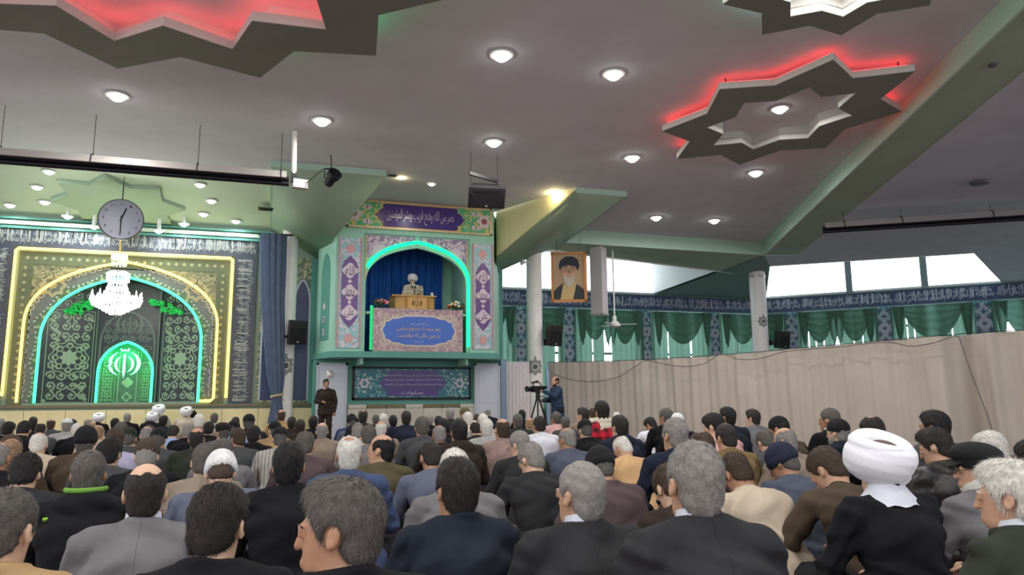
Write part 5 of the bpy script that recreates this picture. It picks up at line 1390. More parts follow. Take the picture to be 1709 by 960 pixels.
def standing(hy=0, hp=4, arms=None, lean=0):
    J = {'pel': np.array([0, 0, .94]), 'wst': np.array([0, .01, 1.10]), 'chs': np.array([0, .015+lean*.5, 1.29]), 'nb': np.array([0, 0+lean, 1.46])}
    J['hc'] = J['nb']+np.array([0, .025+lean*.3, .155]); J['HM'] = rotz(radians(hy)) @ rotx(-radians(hp))
    J['sh'] = [J['nb']+np.array([s*.185, 0, -.06]) for s in (-1, 1)]
    J['el'] = [np.array([s*.235, -.03, 1.13]) for s in (-1, 1)]; J['wr'] = [np.array([s*.235, .06, .90]) for s in (-1, 1)]; J['hf'] = [(0, .15, -1)]*2
    if arms: J['el'], J['wr'], J['hf'] = arms
    J['hip'] = [np.array([s*.09, 0, .90]) for s in (-1, 1)]; J['kn'] = [np.array([s*.11, .02, .50]) for s in (-1, 1)]
    J['an'] = [np.array([s*.12, -.01, .09]) for s in (-1, 1)]; J['toe'] = [np.array([s*.14, .15, .045]) for s in (-1, 1)]
    J['stand'] = 1; return J
def body_fn(J, fingers=True):
    def f(X, Y, Z):
        d = head_sdf(*hloc(J, X, Y, Z))
        M, c = J['HM'], J['hc']; nk = c+M @ np.array([0, -.025, -.055])
        d = smin(d, cone(X, Y, Z, nk, J['nb']-np.array([0, 0, .03]), .055, .062), .03)
        t = smin(cone(X, Y, Z, J['pel'], J['wst'], .11, .105, .75), cone(X, Y, Z, J['wst'], J['chs'], .105, .12, .75), .05)
        t = smin(t, cone(X, Y, Z, J['chs'], J['nb']-np.array([0, 0, .06]), .12, .07, .75), .05)
        for i in (0, 1):
            t = smin(t, cone(X, Y, Z, J['sh'][i], J['el'][i], .05, .04), .04)
            t = smin(t, cone(X, Y, Z, J['el'][i], J['wr'][i], .04, .028), .02)
            fw_ = np.array(J['hf'][i], float); fw_ /= np.linalg.norm(fw_)
            sd = np.cross(fw_, (0, 0, 1)); sd = sd/(np.linalg.norm(sd)+1e-6) if np.linalg.norm(sd) > .3 else np.array([1., 0, 0]); sd = sd*(-1 if i == 0 else 1)
            up = np.cross(sd, fw_)*(-1 if i == 0 else 1)
            if abs(up[2]) > .2 and up[2] < 0: up = -up
            if fingers: t = smin(t, hand_sdf(X, Y, Z, J['wr'][i], fw_, sd, up), .012)
            else: t = smin(t, cone(X, Y, Z, J['wr'][i], J['wr'][i]+fw_*.13, .03, .022), .02)
            t = smin(t, cone(X, Y, Z, J['hip'][i], J['kn'][i], .07, .05), .04)
            t = smin(t, cone(X, Y, Z, J['kn'][i], J['an'][i], .05, .035), .03)
            t = smin(t, cone(X, Y, Z, J['an'][i], J['toe'][i], .036, .03), .03)
        return smin(d, t, .02)
    return f
def coat_fn(J, style='suit', infl=0.0, wrinkle=1.0, seed=0):
    st = 'stand' in J; nb = J['nb']
    ph = seed*1.7
    def f(X, Y, Z):
        pelr, wr_, cr = .138, .132, .142
        d = smin(cone(X, Y, Z, J['pel'], J['wst'], pelr, wr_, .78), cone(X, Y, Z, J['wst'], J['chs'], wr_, cr, .74), .05)
        d = smin(d, cone(X, Y, Z, J['chs'], nb-np.array([0, .02, .085]), cr, .092, .72), .06)
        sq = [q+np.array([-.02*np.sign(q[0]), -.008, 0]) for q in J['sh']]
        d = smin(d, cone(X, Y, Z, sq[0], sq[1], .062, .062), .045 if style != 'suit' else .03)
        for i in (0, 1): d = smin(d, cone(X, Y, Z, nb+np.array([0, -.015, .0]), J['sh'][i]+np.array([0, 0, .015]), .062, .046), .04)
        arm = None
        for i in (0, 1):
            a = smin(cone(X, Y, Z, J['sh'][i], J['el'][i], .072, .060), cone(X, Y, Z, J['el'][i], J['wr'][i], .060, .047), .025)
            arm = a if arm is None else np.minimum(arm, a)
        d = smin(d, arm, .014)
        if st:
            hem = .62 if style == 'long' else .80
            sk = cone(X, Y, Z, (0, 0, .98), (0, 0, hem), .15, .165, .78); sk = smax(sk, hem-Z, .01); d = smin(d, sk, .04)
        else:
            sk = ellip(X, Y, Z, (0, -.02, J['pel'][2]-.045), (.255, .20, .17)); d = smin(d, sk, .07)
            if style == 'robe': d = smin(d, ellip(X, Y, Z, (0, .06, .10), (.36, .34, .15)), .12)
        if style in ('suit', 'coat', 'leather'):
            q = np.sqrt(((X-nb[0])/1.08)**2+(Y-nb[1]-.012)**2)-.074; zz = np.clip(Z-(nb[2]+.012-.25*(Y-nb[1])), -.022, .024)
            d = smin(d, np.sqrt(q*q+(Z-(nb[2]+.012-.25*(Y-nb[1]))-zz)**2)-(.011 if style == 'suit' else .016), .010)
        if style == 'hood':
            hd = ellip(X, Y, Z, nb+np.array([0, -.075, .0]), (.135, .075, .075)); d = smin(d, hd, .03)
            d = smin(d, smax(ellip(X, Y, Z, nb+np.array([0, -.02, .03]), (.105, .10, .05)), -cone(X, Y, Z, nb, nb+np.array([0, .05, .3]), .078, .085), .01), .02)
        if style in ('shirt', 'sweater'):
            q = np.sqrt((X-nb[0])**2+(Y-nb[1]-.012)**2)-.066; zz = np.clip(Z-nb[2]-.02, -.02, .014)
            d = smin(d, np.sqrt(q*q+(Z-nb[2]-.02-zz)**2)-.010, .010)
        d = d-infl
        if wrinkle:
            u = Z*26+9*np.abs(X)+3*np.sin(X*9+ph)+ph
            back = np.clip((nb[2]-.12-Z)/.2, 0, 1)
            d = d+wrinkle*(.0035*np.sin(u*1.3+2*np.sin(Y*11))*back + (.0026+.0008*(st>0))*np.sin(Z*52+30*Y+8*np.sin(X*13+ph))*np.clip((np.abs(X)-.17)/.06, 0, 1)
                           + .0025*np.sin(31*X+17*Z+4*np.sin(19*Z+ph)))
            for z0 in (.15, .215, .28): d = d+wrinkle*.0026*np.exp(-((Z-(nb[2]-z0)+.45*np.abs(X)-.03*np.sin(X*20+ph))/.011)**2)*np.clip((np.abs(X)-.05)/.08, 0, 1)
            if style == 'suit': d = d+.004*wrinkle*np.exp(-(X/.006)**2)*back
        return np.maximum(d, .002-Z) if not st else d
    return f
def trouser_fn(J):
    def f(X, Y, Z):
        d = cone(X, Y, Z, J['hip'][0], J['hip'][1], .125, .125)
        for i in (0, 1):
            d = smin(d, cone(X, Y, Z, J['hip'][i], J['kn'][i], .098, .075), .05); d = smin(d, cone(X, Y, Z, J['kn'][i], J['an'][i], .073, .056), .03)
        return np.maximum(d+.003*np.sin(Z*40+X*20), .002-Z)
    return f
def bounds(J):
    p = np.array([J['pel'], J['hc'], J['nb']]+J['sh']+J['el']+J['wr']+J['kn']+J['an']+J['toe'])
    return p.min(0)-.24, p.max(0)+.24
# ---- hair and headgear, in head space
def zline(y): return np.interp(y, [-.13, -.07, -.035, -.012, .022, .034, .055, .085, .11], [-.105, -.100, -.07, -.03, -.045, .0, .045, .082, .10]).astype(f32)
def hair_fn(kind, seed=0):
    def f(x, y, z):
        n = .0022*np.sin(x*95+seed)*np.sin(y*88+1.3*seed)*np.sin(z*90)+.0015*np.sin(150*x+90*z)
        thick = {'full': .014, 'short': .010, 'thin': .007, 'bald': .006, 'long': .018}[kind]
        d = ellip(x, y, z, (0, -.017, .035), (.074+thick*.8, .097+thick*.85, .090+thick))
        d = smin(d, ellip(x, y, z, (0, -.045, -.04), (.058+thick*.5, .052+thick*.4, .066)), .03)
        if kind == 'full' or kind == 'long': d = smin(d, ellip(x, y, z, (.01, .03, .10), (.058, .06, .036)), .03)
        d = d+n
        d = smax(d, (zline(y)-z)*.8, .006)
        e = ellip(np.abs(x), y, z, (.083, -.006, -.008), (.03, .027, .036)); d = smax(d, -e, .006)
        if kind == 'bald': d = smax(d, -(ellip(x, y, z, (0, .01, .105), (.066, .115, .075))+.004*np.sin(70*x+seed)+.003*np.sin(130*x)), .006); d = smax(d, y-.045, .006)
        if kind == 'thin': d = smax(d, -ellip(x, y, z, (0, -.055, .125), (.040, .042, .045)), .008)
        return d
    return f
def cap_fn(kind, seed=0):
    def f(x, y, z):
        if kind == 'knit':
            d = ellip(x, y, z, (0, -.014, .048), (.090, .112, .098))+.002*np.sin(120*np.arctan2(x, y)*.35+seed)
            return smax(smax(d, .005+.22*y-z+.01, .008), -ellip(x, y, z, (0, -.014, .02), (.077, .1, .088)), .004)
        if kind == 'beanie':
            d = ellip(x, y, z, (0, -.016, .04), (.090, .113, .102)); d = smin(d, smax(d-.006, np.abs(z-.012-.1*y)-.022, .01), .01)
            return smax(smax(d+.0015*np.sin(z*300), -.022+.12*y-z, .006), -ellip(x, y, z, (0, -.014, .02), (.077, .1, .088)), .004)
        if kind == 'flat':
            d = ellip(x, y, z-.10*y, (0, -.004, .078), (.100, .124, .066)); d = smin(d, smax(ellip(x, y, z, (0, -.01, .035), (.088, .108, .075)), .012-z, .01), .02)
            v = ellip(x, y, z+.3*(y-.1), (0, .105, .040), (.062, .045, .009)); return smin(d, v, .01)
        d = ellip(x, y, z, (0, -.016, .052), (.082, .104, .086))+.001*np.sin(90*x)
        return smax(d, .035-.1*y-z, .006)
    return f
def beard_fn():
    def f(x, y, z):
        d = smin(ellip(x, y, z, (0, .04, -.085), (.058, .058, .052)), ellip(x, y, z, (0, .02, -.05), (.064, .05, .05)), .03)
        d = smax(d, z+.042-.35*np.maximum(0, .05-y), .008); d = smax(d, -(y+.005), .01)
        return d+.002*np.sin(110*x)*np.sin(120*z)
    return f
_MESH = {}
def cached(key, fn, lo, hi, h, m):
    if key not in _MESH: _MESH[key] = to_mesh(key.split('|')[0], *march(fn, lo, hi, h), m)
    return _MESH[key]
HB = ((-.15, -.2, -.2), (.15, .2, .2))
def turban_mesh(big):
    key = 'turban|%d' % big
    if key in _MESH: return _MESH[key]
    prof = [(.045, .045), (.066, .082), (.092, .102), (.120, .098), (.141, .075), (.150, .035), (.148, -.008), (.138, -.048), (.120, -.078), (.098, -.095), (.082, -.098), (.078, -.06), (.074, .0)]
    nu, nv = (96, 84) if big else (24, 14); ts_ = np.linspace(0, 1, len(prof)); vs = []; fs = []
    for j in range(nv):
        t = j/(nv-1); r = np.interp(t, ts_, [a for a, b in prof]); z = np.interp(t, ts_, [b for a, b in prof])
        for i in range(nu):
            a = 2*pi*i/nu; e = sin(pi*min(1, t*1.1))
            rr = r*(1+e*(.11*abs(sin(t*9+.8*sin(a)+a))**.75+.02*abs(sin(t*15-1.0*a+1)))-.06*e)
            zz = z+.010*e*sin(a+.6)+.008*e*sin(2*a)
            x, y = rr*cos(a), rr*sin(a)*1.04
            cs, sn = cos(radians(21)), sin(radians(21))       # worn tipped back
            y2, z2 = y*cs-zz*sn, y*sn+zz*cs
            vs.append((x, y2-.002, z2+.050))
    for j in range(nv-1):
        for i in range(nu): fs.append((j*nu+i, j*nu+(i+1) % nu, (j+1)*nu+(i+1) % nu, (j+1)*nu+i))
    me = bpy.data.meshes.new('turban'); me.from_pydata(vs, [], fs); me.update(); me.polygons.foreach_set('use_smooth', [True]*len(me.polygons))
    b = bmesh.new(); b.from_mesh(me); bmesh.ops.recalc_face_normals(b, faces=b.faces); b.to_mesh(me); b.free()
    me.materials.append(mat('turban_white', (232, 232, 238), .85, bump=.1, bscale=60)); _MESH[key] = me; return me

SKIN = [mat('skin_%d' % i, c, .55, var=.08, vscale=18) for i, c in enumerate([(192, 150, 124), (174, 130, 103), (208, 170, 144)])]
HAIRC = {'black': (22, 20, 20), 'dark': (40, 34, 31), 'brown': (66, 50, 40), 'pepper': (88, 84, 80), 'grey': (138, 134, 130), 'white': (218, 214, 206), 'tan': (150, 122, 96)}
def hairm(k):
    if 'hair_'+k in _M: return _M['hair_'+k]
    m = mat('hair_'+k, HAIRC[k], .6, bump=.45, bscale=230, var=.2, vscale=60)
    return m
CLOTH = dict(black=(24, 24, 27), char=(46, 46, 48), navy=(34, 39, 56), ink=(33, 38, 49), brown=(78, 66, 54), dbrown=(50, 41, 37), taupe=(140, 126, 112), grey=(112, 110, 112), lgrey=(168, 168, 166), slate=(82, 88, 104), olive=(84, 78, 56),
    blue=(66, 80, 112), lblue=(150, 178, 224), tan=(166, 138, 100), cream=(212, 204, 184), white=(214, 216, 226), beige=(192, 177, 157), camel=(202, 164, 120), mustard=(116, 98, 66), plum=(84, 70, 72), pink=(206, 160, 158), rose=(152, 128, 122), lav=(172, 170, 196), sage=(108, 128, 114), dgreen=(50, 54, 46), bluegrey=(98, 102, 120), red=(150, 26, 44), dgrey=(74, 76, 78), leather=(38, 36, 36), denim=(50, 66, 90))
def clothm(k, style='suit'):
    nm = 'cloth_%s_%s' % (k, style)
    if nm in _M: return _M[nm]
    if k == 'plaid':
        m = mat(nm, CLOTH['red'], .9); nt = m.node_tree; b = nt.nodes['Principled BSDF']; tc = nt.nodes.new('ShaderNodeTexCoord')
        fac = []
        for dr in ('X', 'Z'):
            wv = nt.nodes.new('ShaderNodeTexWave'); wv.bands_direction = dr; wv.inputs['Scale'].default_value = 3.2; nt.links.new(tc.outputs['Object'], wv.inputs['Vector'])
            g = nt.nodes.new('ShaderNodeMath'); g.operation = 'GREATER_THAN'; g.inputs[1].default_value = .55; nt.links.new(wv.outputs['Fac'], g.inputs[0]); fac.append(g)
        ad = nt.nodes.new('ShaderNodeMath'); ad.operation = 'ADD'; nt.links.new(fac[0].outputs[0], ad.inputs[0]); nt.links.new(fac[1].outputs[0], ad.inputs[1])
        hf = nt.nodes.new('ShaderNodeMath'); hf.operation = 'MULTIPLY'; hf.inputs[1].default_value = .45; nt.links.new(ad.outputs[0], hf.inputs[0])
        mx = nt.nodes.new('ShaderNodeMixRGB'); mx.inputs[1].default_value = (*lin((196, 30, 56)), 1); mx.inputs[2].default_value = (*lin((24, 18, 24)), 1)
        nt.links.new(hf.outputs[0], mx.inputs[0]); nt.links.new(mx.outputs[0], b.inputs['Base Color']); return m
    if k == 'stripe':
        m = mat(nm, CLOTH['lgrey'], .9); nt = m.node_tree; b = nt.nodes['Principled BSDF']; tc = nt.nodes.new('ShaderNodeTexCoord')
        wv = nt.nodes.new('ShaderNodeTexWave'); wv.bands_direction = 'X'; wv.inputs['Scale'].default_value = 8; nt.links.new(tc.outputs['Object'], wv.inputs['Vector'])
        mx = nt.nodes.new('ShaderNodeMixRGB'); mx.inputs[1].default_value = (*lin((178, 178, 172)), 1); mx.inputs[2].default_value = (*lin((138, 136, 128)), 1)
        nt.links.new(wv.outputs['Fac'], mx.inputs[0]); nt.links.new(mx.outputs[0], b.inputs['Base Color']); return m
    m = mat(nm, CLOTH[k], .38 if style == 'leather' else .92, bump=.12, bscale=140, var=.10, vscale=9, spec=.5 if style == 'leather' else .2)
    if style == 'suit':          # stitched centre-back seam and sleeve seams
        nt = m.node_tree; b = nt.nodes['Principled BSDF']; src = b.inputs['Base Color'].links[0].from_socket
        tc = nt.nodes.new('ShaderNodeTexCoord'); sp = nt.nodes.new('ShaderNodeSeparateXYZ'); nt.links.new(tc.outputs['Object'], sp.inputs[0])
        def mth(op, a, b_=None):
            n_ = nt.nodes.new('ShaderNodeMath'); n_.operation = op
            for i_, v in enumerate((a, b_)):
                if v is None: continue
                if isinstance(v, float): n_.inputs[i_].default_value = v
                else: nt.links.new(v, n_.inputs[i_])
            return n_.outputs[0]
        ax = mth('ABSOLUTE', sp.outputs['X']); c0 = mth('LESS_THAN', ax, .0013)
        sl = mth('ABSOLUTE', mth('SUBTRACT', mth('SUBTRACT', ax, .172), mth('MULTIPLY', mth('SUBTRACT', sp.outputs['Z'], .45), -.10)))
        s1 = mth('MULTIPLY', mth('LESS_THAN', sl, .0024), mth('GREATER_THAN', sp.outputs['Z'], .40))
        fac = mth('MULTIPLY', c0, .4)
        mx = nt.nodes.new('ShaderNodeMixRGB'); mx.inputs[2].default_value = (0, 0, 0, 1); nt.links.new(fac, mx.inputs[0]); nt.links.new(src, mx.inputs[1]); nt.links.new(mx.outputs[0], b.inputs['Base Color'])
    return m
def setm(o, m):
    o.material_slots[0].link = 'OBJECT'; o.material_slots[0].material = m
def child(name, me, m, par_, M=None):
    o = bpy.data.objects.new(name, me); COL.objects.link(o); o.parent = par_
    if M is not None: o.matrix_local = M
    setm(o, m); return o
def m4(J):
    M = Matrix([list(map(float, r)) for r in J['HM']]).to_4x4(); M.translation = Vector(map(float, J['hc'])); return M
LOD = {3: (.0085, .0105, .016), 2: (.0130, .0155, .022), 1: (.016, .020, .028), 0: (.022, .027, .035)}   # body, coat, trousers
def person(J, pk, lod, loc, face, s, kind, coat, style, skin, label, tro='char', extras=(), seed=0):
    hb, hcz, ht = LOD[lod]; lo, hi = bounds(J)
    bm = cached('person|%s|%d' % (pk, lod), body_fn(J, lod >= 2), lo, hi, hb, SKIN[0])
    o = bpy.data.objects.new('person', bm); COL.objects.link(o); o.location = loc; o.rotation_euler = (0, 0, face); o.scale = (s, s, s)
    setm(o, SKIN[skin]); tag(o, label, 'person')
    gname = {'suit': 'jacket', 'hood': 'hooded_coat', 'coat': 'coat', 'shirt': 'shirt', 'sweater': 'sweater', 'robe': 'robe', 'leather': 'leather_jacket', 'long': 'long_shirt'}[style]
    sd = seed % 2 if lod < 3 else seed
    cm = cached('%s|%s|%d|%s|%d' % (gname, pk, lod, style, sd), coat_fn(J, style, .0, (0, 1.2, 1.9, 2.2)[lod], sd), lo, hi, hcz, SKIN[0])
    child(gname, cm, clothm(coat, style), o)
    tm = cached('trousers|%s|%d' % (pk, lod), trouser_fn(J), lo, hi, ht, SKIN[0]); child('trousers', tm, clothm(tro, 'trousers'), o)
    HM = m4(J); hh = {3: .0055, 2: .0085, 1: .012, 0: .015}[lod]
    kk = kind.split(':')          # e.g. 'full:black', 'knit:black', 'turban'
    if kk[0] == 'turban':
        child('turban', turban_mesh(lod == 3), mat('turban_white', (232, 232, 238), .85), o, HM)
        child('skullcap', cached('skullcap|%d' % lod, cap_fn('kufi'), *HB, hh, SKIN[0]), mat('skullcap_brown', (96, 78, 74), .8), o, HM)
        child('hair', cached('hair|short|%d|0' % lod, hair_fn('short', 0), *HB, hh, SKIN[0]), hairm(kk[1] if len(kk) > 1 else 'dark'), o, HM)
    elif kk[0] in ('knit', 'beanie', 'flat', 'kufi'):
        cc = {'black': (24, 24, 26), 'navy': (34, 36, 58), 'grey': (120, 116, 112), 'white': (226, 226, 226), 'brown': (70, 60, 50), 'green': (36, 44, 34), 'olive': (96, 92, 64)}[kk[1]]
        child('cap', cached('cap|%s|%d' % (kk[0], lod), cap_fn(kk[0]), *HB, hh, SKIN[0]), mat('cap_'+kk[1], cc, .9, bump=.4, bscale=120, var=.15, vscale=30), o, HM)
        child('hair', cached('hair|short|%d|0' % lod, hair_fn('short', 0), *HB, hh, SKIN[0]), hairm(kk[2] if len(kk) > 2 else 'pepper'), o, HM)
    else:
        sv = seed % 3 if lod >= 2 else 0
        hk = 'hair|%s|%d|%d' % (kk[0], lod, sv)
        if hk not in _MESH and lod >= 1: _MESH[hk] = strands(cached(hk+'x', hair_fn(kk[0], sv), *HB, hh, SKIN[0]), (0, 900, 2200, 6500)[lod], {'full': .022, 'long': .030}.get(kk[0], .015), (0, .0030, .0022, .0013)[lod], sv)
        child('hair', cached(hk, hair_fn(kk[0], sv), *HB, hh, SKIN[0]), hairm(kk[1]), o, HM)
    if lod >= 2 and J['HM'][0][1] < -.35 or pk in ('guard', 'cameraman', 'preacher'):
        q = MB(); q2 = MB()
        for sx_ in (-1, 1):
            q.ball((sx_*.031, .0835, .003), .0100, 8, 6); q2.ball((sx_*.031, .0905, .003), .0048, 6, 4)
        ey = q.build('eye', mat('eye_white', (222, 214, 206), .3), None, smooth=True); ey.parent = o; ey.matrix_local = HM
        iris = q2.build('iris', mat('iris_brown', (44, 28, 20), .3), None, smooth=True); iris.parent = ey
        q = MB()
        for sx_ in (-1, 1):
            q = MB(); q.tube([(sx_*.014, .0965, .024), (sx_*.032, .0945, .028), (sx_*.052, .078, .022)], [.003, .0042, .002], 5)
            br = q.build('eyebrow', hairm('dark' if len(kk) < 2 or kk[1] not in ('white', 'grey') else kk[1]), None, smooth=True); br.parent = o; br.matrix_local = HM
    for e in extras:
        e = e.split(':')
        if e[0] == 'beard': child('beard', cached('beard|%d' % lod, beard_fn(), *HB, hh, SKIN[0]), hairm(e[1]), o, HM)
        if e[0] == 'collar':
            q = MB(); nb = J['nb']
            q.grid(28, 4, lambda u, v: (nb[0]+(.066+.006*v)*cos(2*pi*u), nb[1]+.016+(.064+.006*v)*sin(2*pi*u), nb[2]+.068-.055*v-.28*(.064*sin(2*pi*u))))
            c_ = q.build('shirt_collar', clothm(e[1], 'shirt'), None, smooth=True, fix=False); c_.parent = o
        if e[0] == 'mantle':     # white cloth showing above a cleric's robe
            q = MB(); nb = J['nb']
            q.grid(40, 8, lambda u, v: (nb[0]+(.070+.075*v)*cos(2*pi*u)*1.1, nb[1]+.0+(.066+.055*v)*sin(2*pi*u), nb[2]+.085-.10*v**.8+.006*sin(9*u*6.28)*v-.1*(.06*sin(2*pi*u))))
            c_ = q.build('shirt_collar', clothm('white', 'shirt'), None, smooth=True, fix=False); c_.parent = o
        if e[0] == 'glasses':
            q = MB()
            for sx_ in (-1, 1):
                q.tube([(sx_*(.032+.019*cos(k*pi/6)), .117, .004+.016*sin(k*pi/6)) for k in range(12)], .0022, 5, closed=True); q.tube([(sx_*.051, .115, .008), (sx_*.078, .06, .010), (sx_*.083, -.005, .008)], .0022, 5)
            q.tube([(-.013, .118, .008), (.013, .118, .008)], .0022, 5)
            g = q.build('glasses', BLACK, None, smooth='auto'); g.parent = o; g.matrix_local = HM
        if e[0] == 'trim':       # coloured hood lining
            q = MB(); nb = J['nb']; q.tube([(nb[0]+.092*cos(pi*k/12+pi), nb[1]-.022+.082*sin(pi*k/12+pi), nb[2]+.075) for k in range(13)], .014, 8)
            g = q.build('hood_lining', mat('lime_lining', (104, 150, 58), .8), None, smooth=True); g.parent = o
            q = MB(); q.tube([J['sh'][0]+np.array([.08, -.078, .0]), J['sh'][0]+np.array([.02, -.082, -.012])], .010, 6); g = q.build('shoulder_stripe', mat('lime_stripe', (132, 190, 40), .7), None); g.parent = o
        if e[0] == 'scarf':
            q = MB(); nb = J['nb']; q.tube([(nb[0]+.085*cos(2*pi*k/20), nb[1]+.082*sin(2*pi*k/20), nb[2]+.04+.012*sin(3*k)) for k in range(20)], .034, 8, closed=True)
            g = q.build('scarf', clothm('cream', 'scarf'), None, smooth=True); g.parent = o
            q = MB(); r = random.Random(2)
            for k in range(26):
                x = nb[0]-.10+.2*k/25; y0 = nb[1]-.105-.01*r.random(); L = .09+.05*r.random(); q.tube([(x, nb[1]-.10, nb[2]+.03), (x+.01*r.random(), y0-.02, nb[2]-.02), (x+.015*(r.random()-.5), y0-.03, nb[2]-L)], .006, 4)
            g2 = stuff(q.build('scarf_fringe', clothm('cream', 'scarf'), None)); g2.parent = g
        if e[0] == 'mask':
            q = MB(); q.grid(10, 8, lambda u, v: (-.06+.12*u, .08+.045*cos((u-.5)*2.4), -.03-.075*v)); g = q.build('face_mask', clothm('white', 'mask'), None, smooth=True, fix=False); g.parent = o; g.matrix_local = HM
    return o
POSES = {}
def pose(k):
    """U upright, D head down, B bowed; then L/LL/R/LR head turns; trailing k = kneeling"""
    if k not in POSES:
        kn = k.endswith('k'); q = k[:-1] if kn else k
        lean, hp = {'P': (7, 14), 'U': (7, 4), 'D': (13, 22), 'B': (27, 46), 'C': (20, 34)}[q[0]]
        hy = {'': 0, 'L': 26, 'LL': 62, 'R': -24, 'l': 10, 'r': -10}[q[1:]]
        POSES[k] = J = seated(lean, hp, hy, 0, kn)
        if q[0] == 'P':
            for i, s in enumerate((-1, 1)): J['el'][i] = np.array([s*.25, .12, .36]); J['wr'][i] = np.array([s*.09+.07, .34, .55]); J['hf'][i] = (-s*.1, .4, .9)
    return POSES[k]
WREF = {'full': .176, 'long': .184, 'short': .168, 'thin': .164, 'bald': .160, 'knit': .184, 'beanie': .188, 'flat': .216, 'kufi': .164, 'turban': .318}
PEOPLE_N = [0]
placed = []
def sit(x, yc, w, kind, coat, style, pk, label, tro='char', extras=(), skin=None, face=None, lod=None, swidth=None):
    k = kind.split(':')[0]; d = F*WREF[k]*(1.27 if 'LL' in pk else 1)/w
    r = random.Random(int(x*7+yc*13))
    if lod is None: lod = 3 if w > 62 or (k == 'turban' and w > 90) else 2 if w > 30 else 1 if w > 19 else 0
    if k == 'turban' and w < 40: lod = 0
    J = pose(pk)
    top = {'turban': .155, 'flat': .125, 'knit': .15, 'beanie': .145}.get(k, .137)
    def crown(J): return np.array(J['hc'])+J['HM'] @ np.array([0, -.02, top])*1.0
    c0 = crown(J)
    slope = ray(x, yc).z/F
    zc = EYE+slope*d
    if zc/c0[2] > 1.07 and not pk.endswith('k'): pk = pk+'k'; J = pose(pk); c0 = crown(J)
    s = zc/c0[2]; smn, smx = .92, 1.10
    if s < smn and slope < -.002:
        d = max(d*.78, min(d, (EYE-smn*c0[2])/(-slope))); zc = EYE+slope*d; s = zc/c0[2]
    s = max(smn, min(smx, s))
    face = radians(r.uniform(-7, 7)) if face is None else radians(face)
    for it in range(40):            # keep neighbours apart by moving back along the line of sight
        T = at_d(x, yc, d); rc = rotz(face) @ c0*s
        b = Vector((T.x-rc[0], T.y-rc[1], 0))
        if b.y > 21.3: d *= .985; continue
        if all((b-q).length > .45 for q in placed): break
        d *= 1.03
    while b.y > 21.35:
        d *= .985; T = at_d(x, yc, d); b = Vector((T.x-rc[0], T.y-rc[1], 0))
    placed.append(b.copy())
    PEOPLE_N[0] += 1
    return person(J, pk, lod, b, face, s, kind, coat, style, r.randrange(3) if skin is None else skin, label, tro, extras, PEOPLE_N[0])
